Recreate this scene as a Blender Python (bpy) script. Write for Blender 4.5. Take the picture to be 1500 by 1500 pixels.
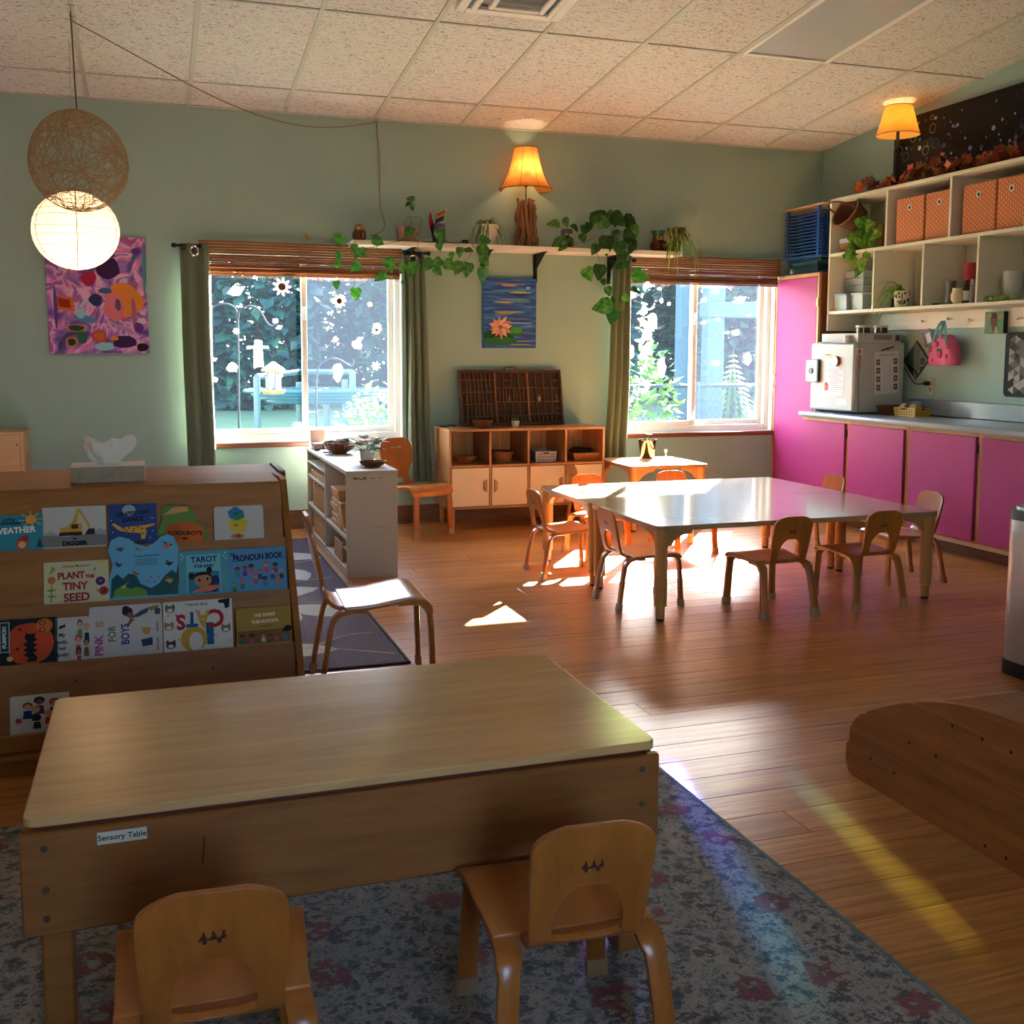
import bpy, bmesh, math, random
from mathutils import Vector, Matrix, noise
random.seed(7)
PI = math.pi
for o in list(bpy.data.objects): bpy.data.objects.remove(o)
SC = bpy.context.scene
COL = SC.collection

# ------------------------------------------------------------------ camera
YAW, PITCH, ROLL = -0.3185, -0.1003, 0.0027
FPX, PCX, PCY = 1536.24, 731.15, 672.12
H = 2.80                                     # wall height at the back wall
SLOPE = math.tan(0.0983)                     # the ceiling rises away from the back wall
CAM = Vector((0.3365, -7.2678, H - 1.5873))
_f = Vector((-math.sin(YAW)*math.cos(PITCH), math.cos(YAW)*math.cos(PITCH), math.sin(PITCH)))
_r0 = Vector((math.cos(YAW), math.sin(YAW), 0)); _u0 = _r0.cross(_f)
CR = _r0*math.cos(ROLL) + _u0*math.sin(ROLL)
CU = -_r0*math.sin(ROLL) + _u0*math.cos(ROLL)
CF = _f
cam_data = bpy.data.cameras.new('camera'); cam = bpy.data.objects.new('camera', cam_data); COL.objects.link(cam)
cam_data.sensor_width = 36; cam_data.lens = FPX/1500*36
cam_data.shift_x = (750-PCX)/1500; cam_data.shift_y = (PCY-750)/1500
cam_data.clip_start = 0.05; cam_data.clip_end = 300
cam.matrix_world = Matrix(((CR.x, CU.x, -CF.x, CAM.x), (CR.y, CU.y, -CF.y, CAM.y), (CR.z, CU.z, -CF.z, CAM.z), (0, 0, 0, 1)))
SC.camera = cam
def ray(x, y): return CR*((x-PCX)/FPX) + CU*((PCY-y)/FPX) + CF
def at(x, y, X=None, Y=None, Z=None):
    """photo pixel -> point on a known wall, table or floor plane"""
    d = ray(x, y)
    if X is not None: t = (X-CAM.x)/d.x
    elif Y is not None: t = (Y-CAM.y)/d.y
    else: t = (Z-CAM.z)/d.z
    return CAM + d*t
def ceil_z(Y): return H - SLOPE*Y

# ------------------------------------------------------------------ sky, sun, exposure
W = bpy.data.worlds.new('world'); SC.world = W; W.use_nodes = True
wn = W.node_tree; bg = wn.nodes['Background']
sky = wn.nodes.new('ShaderNodeTexSky'); sky.sky_type = 'NISHITA'; sky.sun_disc = False
sky.sun_elevation = math.radians(27); sky.sun_rotation = math.radians(37); sky.air_density = 1.0; sky.dust_density = 1.0; sky.ozone_density = 1.2
wn.links.new(sky.outputs[0], bg.inputs[0]); bg.inputs[1].default_value = SKY_STRENGTH = 1.5
SUN_DIR = Vector((-0.76, -1.0, -0.62)).normalized()
sun_data = bpy.data.lights.new('sun', 'SUN'); sun_data.energy = 95; sun_data.angle = math.radians(0.55); sun_data.color = (1.0, 0.95, 0.88)
sun = bpy.data.objects.new('sun', sun_data); COL.objects.link(sun); sun.location = (12, 16, 12)
sun.rotation_euler = SUN_DIR.to_track_quat('-Z', 'Y').to_euler()
SC.view_settings.view_transform = 'Standard'; SC.view_settings.look = 'None'; SC.view_settings.gamma = 1.0
SC.view_settings.use_curve_mapping = False; SC.view_settings.exposure = 1.43

# ------------------------------------------------------------------ mesh helpers
def fr(axis):
    """two unit vectors perpendicular to axis"""
    a = Vector(axis).normalized()
    h = Vector((0, 0, 1)) if abs(a.z) < .9 else Vector((1, 0, 0))
    x = h.cross(a).normalized(); return x, a.cross(x)
class G:
    def __init__(s): s.v = []; s.f = []; s.mi = []; s.cur = 0
    def add(s, vs, fs):
        b = len(s.v); s.v += [tuple(v) for v in vs]
        for f in fs: s.f.append(tuple(b+i for i in f)); s.mi.append(s.cur)
        return s
    def box(s, c, d, b=0.0, rz=0.0, rx=0.0, ry=0.0):
        c = Vector(c); hx, hy, hz = d[0]/2, d[1]/2, d[2]/2
        b = min(b, hx*.9, hy*.9, hz*.9)
        M = Matrix.Rotation(rz, 3, 'Z') @ Matrix.Rotation(ry, 3, 'Y') @ Matrix.Rotation(rx, 3, 'X')
        if b <= 0:
            vs = [Vector((x*hx, y*hy, z*hz)) for z in (-1, 1) for y in (-1, 1) for x in (-1, 1)]
            fs = [(0, 2, 3, 1), (4, 5, 7, 6), (0, 1, 5, 4), (2, 6, 7, 3), (0, 4, 6, 2), (1, 3, 7, 5)]
        else:
            vs = []; idx = {}
            for sx in (-1, 1):
                for sy in (-1, 1):
                    for sz in (-1, 1):
                        for a in range(3):
                            p = [sx*(hx-b), sy*(hy-b), sz*(hz-b)]; p[a] = (sx*hx, sy*hy, sz*hz)[a]
                            idx[(sx, sy, sz, a)] = len(vs); vs.append(Vector(p))
            I = lambda sx, sy, sz, a: idx[(sx, sy, sz, a)]
            fs = []
            for q in (-1, 1):
                fs.append(tuple(I(q, y, z, 0) for y, z in ((-1, -1), (1, -1), (1, 1), (-1, 1))[::q]))
                fs.append(tuple(I(x, q, z, 1) for x, z in ((-1, -1), (-1, 1), (1, 1), (1, -1))[::q]))
                fs.append(tuple(I(x, y, q, 2) for x, y in ((-1, -1), (1, -1), (1, 1), (-1, 1))[::q]))
                for w in (-1, 1):
                    fs.append((I(q, w, -1, 0), I(q, w, 1, 0), I(q, w, 1, 1), I(q, w, -1, 1)))
                    fs.append((I(q, -1, w, 0), I(q, 1, w, 0), I(q, 1, w, 2), I(q, -1, w, 2)))
                    fs.append((I(-1, q, w, 1), I(1, q, w, 1), I(1, q, w, 2), I(-1, q, w, 2)))
            for sx in (-1, 1):
                for sy in (-1, 1):
                    for sz in (-1, 1): fs.append((I(sx, sy, sz, 0), I(sx, sy, sz, 1), I(sx, sy, sz, 2)))
        return s.add([c + M @ v for v in vs], fs)
    def bb(s, a, b, bev=0.0):
        """box from two opposite corners"""
        return s.box([(a[i]+b[i])/2 for i in range(3)], [abs(b[i]-a[i]) for i in range(3)], bev)
    def tube(s, pts, r, n=8, caps=True, flat=1.0):
        pts = [Vector(p) for p in pts]; N = len(pts)
        if not isinstance(r, (list, tuple)): r = [r]*N
        x = None; vs = []; fs = []
        for i, p in enumerate(pts):
            d = (pts[min(i+1, N-1)] - pts[max(i-1, 0)])
            d = d.normalized() if d.length > 1e-9 else Vector((0, 0, 1))
            if x is None: x, y = fr(d)
            else:
                x = (x - d*x.dot(d)); x = x.normalized() if x.length > 1e-6 else fr(d)[0]; y = d.cross(x)
            for k in range(n):
                a = 2*PI*k/n; vs.append(p + x*(math.cos(a)*r[i]) + y*(math.sin(a)*r[i]*flat))
        for i in range(N-1):
            for k in range(n):
                fs.append((i*n+k, i*n+(k+1) % n, (i+1)*n+(k+1) % n, (i+1)*n+k))
        if caps: fs.append(tuple(range(n))[::-1]); fs.append(tuple((N-1)*n+k for k in range(n)))
        return s.add(vs, fs)
    def cyl(s, a, b, r0, r1=None, n=14, caps=True): return s.tube([a, b], [r0, r0 if r1 is None else r1], n, caps)
    def lathe(s, prof, c=(0, 0, 0), n=20, sx=1.0, sy=1.0, close=True):
        c = Vector(c); vs = []; fs = []
        for r, z in prof:
            for k in range(n):
                a = 2*PI*k/n; vs.append(c + Vector((math.cos(a)*r*sx, math.sin(a)*r*sy, z)))
        for i in range(len(prof)-1):
            for k in range(n): fs.append((i*n+k, i*n+(k+1) % n, (i+1)*n+(k+1) % n, (i+1)*n+k))
        if close:
            if prof[0][0] > 1e-5: fs.append(tuple(range(n))[::-1])
            if prof[-1][0] > 1e-5: fs.append(tuple((len(prof)-1)*n+k for k in range(n)))
        return s.add(vs, fs)
    def ball(s, c, r, nu=14, nv=9):
        r = r if isinstance(r, (list, tuple)) else (r, r, r); c = Vector(c)
        vs = [c + Vector((0, 0, -r[2]))]; fs = []
        for j in range(1, nv):
            t = -PI/2 + PI*j/nv
            for k in range(nu):
                a = 2*PI*k/nu; vs.append(c + Vector((math.cos(t)*math.cos(a)*r[0], math.cos(t)*math.sin(a)*r[1], math.sin(t)*r[2])))
        vs.append(c + Vector((0, 0, r[2]))); L = len(vs)-1
        for k in range(nu): fs.append((0, 1+(k+1) % nu, 1+k)); fs.append((L, L-nu+k, L-nu+(k+1) % nu))
        for j in range(nv-2):
            for k in range(nu):
                fs.append((1+j*nu+k, 1+j*nu+(k+1) % nu, 1+(j+1)*nu+(k+1) % nu, 1+(j+1)*nu+k))
        return s.add(vs, fs)
    def prism(s, poly, h, o=(0, 0, 0), ux=(1, 0, 0), uy=(0, 1, 0)):
        """polygon in the plane ux,uy, thickness h along ux x uy"""
        o = Vector(o); ux = Vector(ux); uy = Vector(uy); n = ux.cross(uy).normalized(); N = len(poly)
        vs = [o + ux*p[0] + uy*p[1] for p in poly] + [o + ux*p[0] + uy*p[1] + n*h for p in poly]
        fs = [tuple(range(N))[::-1], tuple(range(N, 2*N))] + [(i, (i+1) % N, N+(i+1) % N, N+i) for i in range(N)]
        return s.add(vs, fs)
    def strip(s, path, wdir, w, t):
        """bent flat strip: rectangular section swept along path, w wide along wdir"""
        P = [Vector(p) for p in path]; N = len(P); wd = Vector(wdir).normalized()
        if not isinstance(w, (list, tuple)): w = [w]*N
        if not isinstance(t, (list, tuple)): t = [t]*N
        vs = []; fs = []
        for i, p in enumerate(P):
            d = (P[min(i+1, N-1)] - P[max(i-1, 0)]).normalized(); nn = d.cross(wd).normalized()
            hw = w[i]/2; ht = t[i]/2; c = .25
            for a, b in ((-1, -1+c), (-1, 1-c), (-1+.15, 1), (1-.15, 1), (1, 1-c), (1, -1+c), (1-.15, -1), (-1+.15, -1)):
                vs.append(p + wd*(a*hw) + nn*(b*ht))
        for i in range(N-1):
            for k in range(8): fs.append((i*8+k, i*8+(k+1) % 8, (i+1)*8+(k+1) % 8, (i+1)*8+k))
        fs.append(tuple(range(8))[::-1]); fs.append(tuple((N-1)*8+k for k in range(8)))
        return s.add(vs, fs)
    def leaf(s, p, d, up, L, Wd, bend=.25, heart=True):
        p = Vector(p); d = Vector(d).normalized(); up = Vector(up); sd = d.cross(up)
        sd = sd.normalized() if sd.length > 1e-5 else fr(d)[0]; n = sd.cross(d)
        prof = ((-.08 if heart else 0, .0), (-.1 if heart else .1, .3), (.12, .5), (.42, .46), (.75, .24), (1, 0)) if heart else ((0, 0), (.15, .2), (.35, .45), (.6, .45), (.85, .2), (1, 0))
        mid = []; le = []; ri = []
        for a, w in prof:
            z = -bend*L*a*a
            aa = max(a, 0)
            mid.append(p + d*(L*aa) + n*z); le.append(p + d*(L*a) + sd*(Wd*w) + n*(z+.1*Wd*w*2)); ri.append(p + d*(L*a) - sd*(Wd*w) + n*(z+.1*Wd*w*2))
        vs = mid+le+ri; m = len(prof); fs = []
        for i in range(m-1):
            fs.append((i, i+1, m+i+1, m+i)); fs.append((i, 2*m+i, 2*m+i+1, i+1))
        return s.add(vs, fs)
    def blade(s, pts, w):
        """long thin leaf along pts"""
        P = [Vector(p) for p in pts]; N = len(P); vs = []; fs = []
        for i, p in enumerate(P):
            d = (P[min(i+1, N-1)]-P[max(i-1, 0)]).normalized(); sd = d.cross(Vector((0, 0, 1)))
            sd = sd.normalized() if sd.length > 1e-3 else Vector((1, 0, 0))
            k = w*(1-(i/(N-1))**2*.92); nn = sd.cross(d)
            vs += [p - sd*k + nn*k*.4, p, p + sd*k + nn*k*.4]
        for i in range(N-1):
            b = 3*i; fs += [(b, b+1, b+4, b+3), (b+1, b+2, b+5, b+4)]
        return s.add(vs, fs)
    def mesh(s, name, mats, smooth=40):
        me = bpy.data.meshes.new(name); me.from_pydata(s.v, [], s.f)
        mats = mats if isinstance(mats, (list, tuple)) else [mats]
        for m in mats: me.materials.append(m)
        if any(s.mi): me.polygons.foreach_set('material_index', s.mi)
        bm = bmesh.new(); bm.from_mesh(me); bmesh.ops.recalc_face_normals(bm, faces=bm.faces); bm.to_mesh(me); bm.free()
        if smooth:
            me.shade_smooth(); me.set_sharp_from_angle(angle=math.radians(smooth))
        me.update(); return me
    def build(s, name, mats, parent=None, smooth=40, label=None):
        return link(name, s.mesh(name, mats, smooth), parent, label)
def link(name, me, parent=None, label=None, loc=None):
    o = bpy.data.objects.new(name, me); COL.objects.link(o)
    if parent is not None: o.parent = parent
    if loc is not None: o.location = loc
    if label: o['label'] = label
    return o
def tag(o, label, cat, group=None):
    o['label'] = label; o['category'] = cat
    if group: o['group'] = group
    return o
def thing(name, label, cat, loc=(0, 0, 0), rz=0, group=None, rot=None):
    o = bpy.data.objects.new(name, None); o.empty_display_size = .1; COL.objects.link(o); o.location = loc
    o.rotation_euler = rot if rot else (0, 0, rz)
    return tag(o, label, cat, group)
def struct(o): o['kind'] = 'structure'; return o
def copy_tree(o, parent=None):
    c = o.copy(); COL.objects.link(c); c.parent = parent
    for ch in o.children: copy_tree(ch, c)
    return c
def arc(c, r, a0, a1, n, ux=(1, 0, 0), uy=(0, 0, 1)):
    c = Vector(c); ux = Vector(ux); uy = Vector(uy)
    return [c + ux*(math.cos(a0+(a1-a0)*i/n)*r) + uy*(math.sin(a0+(a1-a0)*i/n)*r) for i in range(n+1)]
def rrect(w, h, r, n=4, x0=None, y0=None):
    """rounded rectangle polygon centred on 0 (or from x0,y0)"""
    cx = (x0 + w/2) if x0 is not None else 0; cy = (y0 + h/2) if y0 is not None else 0; P = []
    for sx, sy, a in ((1, 1, 0), (-1, 1, PI/2), (-1, -1, PI), (1, -1, 1.5*PI)):
        for i in range(n+1):
            t = a + PI/2*i/n; P.append((cx + sx*(w/2-r) + r*math.cos(t), cy + sy*(h/2-r) + r*math.sin(t)))
    return P
def ell(cx, cy, rx, ry, n=16, a0=0, a1=2*PI, wob=0):
    return [(cx + rx*math.cos(a0+(a1-a0)*i/n)*(1+wob*math.sin(i*2.3)), cy + ry*math.sin(a0+(a1-a0)*i/n)*(1+wob*math.cos(i*1.7))) for i in range(n)]
def smoothpath(pts, n=4):
    P = [Vector(p) for p in pts]; out = []
    for i in range(len(P)-1):
        p0 = P[max(i-1, 0)]; p1 = P[i]; p2 = P[i+1]; p3 = P[min(i+2, len(P)-1)]
        for k in range(n):
            t = k/n
            out.append(.5*((2*p1) + (p2-p0)*t + (2*p0-5*p1+4*p2-p3)*t*t + (3*p1-p0-3*p2+p3)*t*t*t))
    out.append(P[-1]); return out

# ------------------------------------------------------------------ materials
_M = {}
def lin(c):
    if isinstance(c, str): c = [int(c[i:i+2], 16)/255 for i in (0, 2, 4)]
    return tuple(x/12.92 if x <= .04045 else ((x+.055)/1.055)**2.4 for x in c)
def mat(name, col='808080', rough=.5, metal=0.0, emit=None, es=0, trans=0, alpha=1, sheen=0, coat=0, var=0, vscale=8, bump=0, bscale=60, spec=.5, sub=0):
    if name in _M: return _M[name]
    m = bpy.data.materials.new(name); m.use_nodes = True; nt = m.node_tree; b = nt.nodes['Principled BSDF']
    c = lin(col)
    b.inputs['Base Color'].default_value = (*c, 1); b.inputs['Roughness'].default_value = rough; b.inputs['Metallic'].default_value = metal
    b.inputs['Specular IOR Level'].default_value = spec
    if emit: b.inputs['Emission Color'].default_value = (*lin(emit), 1); b.inputs['Emission Strength'].default_value = es
    b.inputs['Transmission Weight'].default_value = trans; b.inputs['Alpha'].default_value = alpha
    b.inputs['Sheen Weight'].default_value = sheen; b.inputs['Coat Weight'].default_value = coat
    if var or bump:
        tc = nt.nodes.new('ShaderNodeTexCoord')
    if var:
        nz = nt.nodes.new('ShaderNodeTexNoise'); nz.inputs['Scale'].default_value = vscale; nz.inputs['Detail'].default_value = 5
        nt.links.new(tc.outputs['Object'], nz.inputs['Vector'])
        mx = nt.nodes.new('ShaderNodeMix'); mx.data_type = 'RGBA'
        mx.inputs[6].default_value = (*[x*(1-var) for x in c], 1); mx.inputs[7].default_value = (*[min(1, x*(1+var)) for x in c], 1)
        nt.links.new(nz.outputs[0], mx.inputs[0]); nt.links.new(mx.outputs[2], b.inputs['Base Color'])
    if bump:
        n2 = nt.nodes.new('ShaderNodeTexNoise'); n2.inputs['Scale'].default_value = bscale; n2.inputs['Detail'].default_value = 3
        nt.links.new(tc.outputs['Object'], n2.inputs['Vector'])
        bp = nt.nodes.new('ShaderNodeBump'); bp.inputs['Strength'].default_value = bump; bp.inputs['Distance'].default_value = .01
        nt.links.new(n2.outputs[0], bp.inputs['Height']); nt.links.new(bp.outputs[0], b.inputs['Normal'])
    _M[name] = m; return m
def ramp(nt, stops, fac=None, interp='LINEAR'):
    r = nt.nodes.new('ShaderNodeValToRGB'); r.color_ramp.interpolation = interp; e = r.color_ramp.elements
    while len(e) > 1: e.remove(e[-1])
    for i, (p, c) in enumerate(stops):
        el = e[0] if i == 0 else e.new(p)
        el.position = p; el.color = (*lin(c), 1)
    if fac is not None: nt.links.new(fac, r.inputs[0])
    return r
def wood(name, dark, light, axis=0, scale=1.0, rough=.4, stretch=14, coat=0, rnd=True, bump=.04, contrast=1.0):
    """grain along local axis; small per-object shift so boards differ"""
    if name in _M: return _M[name]
    m = bpy.data.materials.new(name); m.use_nodes = True; nt = m.node_tree; b = nt.nodes['Principled BSDF']; N = nt.nodes.new; L = nt.links.new
    tc = N('ShaderNodeTexCoord'); mp = N('ShaderNodeMapping'); sc = [stretch*scale]*3; sc[axis] = scale
    mp.inputs['Scale'].default_value = sc; L(tc.outputs['Object'], mp.inputs[0])
    oi = N('ShaderNodeObjectInfo'); add = N('ShaderNodeVectorMath'); add.operation = 'MULTIPLY_ADD'
    cb = N('ShaderNodeCombineXYZ')
    if rnd:
        for i in range(3): L(oi.outputs['Random'], cb.inputs[i])
    add.inputs[1].default_value = (37, 53, 29); L(cb.outputs[0], add.inputs[0]); L(mp.outputs[0], add.inputs[2])
    n1 = N('ShaderNodeTexNoise'); n1.inputs['Scale'].default_value = 1.4; n1.inputs['Detail'].default_value = 8; n1.inputs['Roughness'].default_value = .62; n1.inputs['Distortion'].default_value = .6
    n2 = N('ShaderNodeTexNoise'); n2.inputs['Scale'].default_value = 6; n2.inputs['Detail'].default_value = 4
    L(add.outputs[0], n1.inputs['Vector']); L(add.outputs[0], n2.inputs['Vector'])
    mixf = N('ShaderNodeMath'); mixf.operation = 'MULTIPLY_ADD'; mixf.inputs[1].default_value = .35
    L(n2.outputs[0], mixf.inputs[0]); L(n1.outputs[0], mixf.inputs[2])
    k = .22/contrast
    r = ramp(nt, ((.67-k, dark), (.67+k, light)), mixf.outputs[0])
    hs = N('ShaderNodeHueSaturation')
    mr = N('ShaderNodeMapRange'); mr.inputs[3].default_value = .88; mr.inputs[4].default_value = 1.1
    L(oi.outputs['Random'], mr.inputs[0])
    if rnd: L(mr.outputs[0], hs.inputs['Value'])
    L(r.outputs[0], hs.inputs['Color']); L(hs.outputs[0], b.inputs['Base Color'])
    b.inputs['Roughness'].default_value = rough; b.inputs['Coat Weight'].default_value = coat; b.inputs['Coat Roughness'].default_value = .2
    if bump:
        bp = N('ShaderNodeBump'); bp.inputs['Strength'].default_value = bump; bp.inputs['Distance'].default_value = .004
        L(n2.outputs[0], bp.inputs['Height']); L(bp.outputs[0], b.inputs['Normal'])
    _M[name] = m; return m
def foliage(name, c1, c2, c3, rough=.4, sub=.35, scale=9):
    """leaf: diffuse and some light passing through"""
    if name in _M: return _M[name]
    m = bpy.data.materials.new(name); m.use_nodes = True; nt = m.node_tree; N = nt.nodes.new; L = nt.links.new
    b = nt.nodes['Principled BSDF']; out = nt.nodes['Material Output']
    tc = N('ShaderNodeTexCoord'); nz = N('ShaderNodeTexNoise'); nz.inputs['Scale'].default_value = scale; nz.inputs['Detail'].default_value = 3
    L(tc.outputs['Object'], nz.inputs[0]); r = ramp(nt, ((.32, c1), (.5, c2), (.68, c3)), nz.outputs[0])
    L(r.outputs[0], b.inputs['Base Color']); b.inputs['Roughness'].default_value = max(rough, .5); b.inputs['Specular IOR Level'].default_value = .25
    t = N('ShaderNodeBsdfTranslucent'); hs = N('ShaderNodeHueSaturation'); hs.inputs['Value'].default_value = 1.6; hs.inputs['Saturation'].default_value = 1.1
    L(r.outputs[0], hs.inputs['Color']); L(hs.outputs[0], t.inputs[0])
    mx = N('ShaderNodeMixShader'); mx.inputs[0].default_value = sub; L(b.outputs[0], mx.inputs[1]); L(t.outputs[0], mx.inputs[2]); L(mx.outputs[0], out.inputs[0])
    _M[name] = m; return m
def flatmat(col, rough=.55): 
    c = col if isinstance(col, str) else ''.join('%02x' % int(255*x) for x in col)
    return mat('print_'+c+('' if rough == .55 else '_%d' % (rough*100)), c, rough, spec=.12)
# text turned into mesh
def text(s, size, m, parent, o, ux=(1, 0, 0), uy=(0, 0, 1), align='CENTER', name='lettering', ext=.0003, sx=1.0, bold=0.0, shear=0):
    cu = bpy.data.curves.new('txt', 'FONT'); cu.body = s; cu.size = size; cu.align_x = align; cu.align_y = 'CENTER'; cu.extrude = ext
    cu.resolution_u = 3; cu.offset = bold; cu.shear = shear; cu.space_line = .85
    ob = bpy.data.objects.new('txt', cu); me = bpy.data.meshes.new_from_object(ob)
    bpy.data.objects.remove(ob); bpy.data.curves.remove(cu)
    ux = Vector(ux).normalized(); uy = Vector(uy).normalized(); n = ux.cross(uy); o = Vector(o)
    me.transform(Matrix(((ux.x*sx, uy.x, n.x, o.x), (ux.y*sx, uy.y, n.y, o.y), (ux.z*sx, uy.z, n.z, o.z), (0, 0, 0, 1))))
    me.materials.clear(); me.materials.append(m)
    return link(name, me, parent)
# ================================================================== SETTING
XL, XR, YB = -2.6, 5.43, -8.7               # left wall, right wall, rear wall
def wall_mat():
    m = mat('sage_wall_paint', '93ada2', .75, var=.05, vscale=1.3, bump=.06, bscale=140); return m
M_wall = wall_mat()
M_white = mat('white_paint', 'e3e0d6', .5, var=.03, vscale=5)
M_vinyl = mat('white_vinyl', 'e9eae6', .35)
M_blackmetal = mat('black_metal', '141414', .4, .3)
M_chrome = mat('chrome', 'c8c8c8', .18, 1.0)
M_trimwood = wood('baseboard_wood', '4a2a16', '80502c', 0, 2.0, .45)
M_birch = wood('birch_ply', 'b98650', 'd3a46c', 0, 1.6, .38, stretch=9, contrast=.7)
M_maple = wood('maple_ply', 'a8703a', 'c88f52', 0, 1.6, .33, stretch=10, contrast=.7, coat=.25)
M_maple_z = wood('maple_ply_upright', 'a8703a', 'c88f52', 2, 1.6, .33, stretch=10, contrast=.7, coat=.25)
M_maple_edge = wood('plywood_edge', '8a5a2e', 'c99a62', 0, 6, .5, stretch=30, rnd=False)

# ---- floor: bamboo boards running along X
fl = struct(G().bb((XL-.1, YB-.1, -.08), (XR+.1, .12, -.014)).build('floor', mat('floor_joint', '2a170b', .8)))
def floor_mat():
    m = wood('bamboo_board', '96592b', 'cc8c48', 0, 1.5, .3, stretch=26, contrast=1.25, bump=.05)
    b = m.node_tree.nodes['Principled BSDF']; b.inputs['Specular IOR Level'].default_value = .42; b.inputs['Coat Weight'].default_value = .04; b.inputs['Coat Roughness'].default_value = .3
    return m
M_floor = floor_mat()
BW = .13; boards = {}
def board(x0, x1, y1):
    L = round(x1-x0, 2)
    if L not in boards: boards[L] = G().box((0, 0, -.007), (L-.0012, BW-.0012, .014), .0012).mesh('floor_board', M_floor, 0)
    link('floor_board', boards[L], fl, loc=((x0+x1)/2, y1-BW/2, 0))
rb = random.Random(3)
for k in range(53):
    y1 = -.01-k*BW; x = XL
    cut = XL + (.3, 1.5, .9, 2.1, .6, 1.8, 1.2)[k % 7] + rb.choice((0, .1, .2))
    while x < XR-.01:
        x1 = min(cut, XR)
        if XR-x1 < .25: x1 = XR
        board(x, x1, y1); x = x1; cut = x1 + 2.4
G().bb((XL, YB, -.012), (XR, -.01-53*BW, 0)).build('boards_behind_camera', M_floor, fl)

# ---- ceiling: sloped grid of fissured tiles
def ceil_mat():
    m = bpy.data.materials.new('fissured_ceiling_tile'); m.use_nodes = True; nt = m.node_tree; b = nt.nodes['Principled BSDF']; N = nt.nodes.new; L = nt.links.new
    tc = N('ShaderNodeTexCoord'); mp = N('ShaderNodeMapping'); mp.inputs['Scale'].default_value = (38, 85, 60); L(tc.outputs['Object'], mp.inputs[0])
    oi = N('ShaderNodeObjectInfo'); cb = N('ShaderNodeCombineXYZ'); L(oi.outputs['Random'], cb.inputs[0]); L(oi.outputs['Random'], cb.inputs[1])
    va = N('ShaderNodeVectorMath'); va.operation = 'MULTIPLY_ADD'; va.inputs[1].default_value = (91, 57, 0); L(cb.outputs[0], va.inputs[0]); L(mp.outputs[0], va.inputs[2])
    nz = N('ShaderNodeTexNoise'); nz.inputs['Scale'].default_value = 1.0; nz.inputs['Detail'].default_value = 2; nz.inputs['Distortion'].default_value = 1.6; L(va.outputs[0], nz.inputs[0])
    r = ramp(nt, ((.33, '7d766c'), (.43, 'cfd1cf'), (.6, 'd8d9d6')), nz.outputs[0])
    L(r.outputs[0], b.inputs['Base Color']); b.inputs['Roughness'].default_value = .9
    bp = N('ShaderNodeBump'); bp.inputs['Strength'].default_value = .35; bp.inputs['Distance'].default_value = .006; L(nz.outputs[0], bp.inputs['Height']); L(bp.outputs[0], b.inputs['Normal'])
    return m
M_tile = ceil_mat(); M_tbar = mat('ceiling_grid', 'b9bdb2', .45)
CA = math.atan(SLOPE); ceil_rot = (-CA, 0, 0)
def cpt(X, s, dz=0):
    """point on the ceiling: s metres from the back wall along the slope, dz below/above"""
    return Vector((X, -s*math.cos(CA) + dz*math.sin(CA), H + s*math.sin(CA) + dz*math.cos(CA)))
cl = struct(G().build('ceiling', M_tile)) if False else None
g = G(); SMAX = 9.4
ve = [cpt(XL-.25, -.25, .03), cpt(XR+.25, -.25, .03), cpt(XR+.25, SMAX, .03), cpt(XL-.25, SMAX, .03)]
g.add(ve + [v + Vector((0, 0, .08)) for v in ve], [(0, 1, 2, 3), (4, 7, 6, 5), (0, 4, 5, 1), (1, 5, 6, 2), (2, 6, 7, 3), (3, 7, 4, 0)])
cl = struct(g.build('ceiling', mat('ceiling_plenum', '9a948a', .9), smooth=0))
TW, TL, TA = .6096, 1.2192, .4576
tiles = {}
def tile(x0, x1, s0, s1):
    key = (round(x1-x0, 3), round(s1-s0, 3))
    if key not in tiles: tiles[key] = G().box((0, 0, .012), (key[0]-.006, key[1]-.006, .016), .003).mesh('ceiling_tile', M_tile, 0)
    o = link('ceiling_tile', tiles[key], cl, loc=cpt((x0+x1)/2, (s0+s1)/2)); o.rotation_euler = ceil_rot
xs = [i*TW for i in range(-4, 9)]; xs = [XL] + [x for x in xs if x > XL+.05] + [XR]
ss = [0, TA] + [TA + TL*k for k in range(1, 8)]
LX0, LX1 = 6*TW, 7*TW                     # light fixture bay
VX0, VX1 = 3*TW, 4*TW
for j in range(len(ss)-1):
    for i in range(len(xs)-1):
        if j == 2 and abs(xs[i]-LX0) < .01: continue
        tile(xs[i], xs[i+1], ss[j], ss[j+1])
bars = {}
def tbar(a, b, w, z=0):
    a = Vector(a); b = Vector(b); L = (b-a).length
    key = (round(L, 3), w)
    if key not in bars: bars[key] = G().box((0, 0, 0), (w, L, .006)).mesh('grid_bar', M_tbar, 0)
    o = link('grid_bar', bars[key], cl, loc=(a+b)/2 + Vector((0, 0, .001+z)))
    d = (b-a).normalized(); o.rotation_euler = Matrix((d.cross(Vector((0, math.sin(CA), math.cos(CA)))).normalized(), d, Vector((0, math.sin(CA), math.cos(CA))))).transposed().to_euler()
for x in xs[1:-1]: tbar(cpt(x, 0.002), cpt(x, SMAX-.3), .026)
for s in ss[1:-1]: tbar(cpt(XL, s), cpt(XR, s), .017, -.0005)
tbar(cpt(XL, .011), cpt(XR, .011), .022, -.001)
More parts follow.
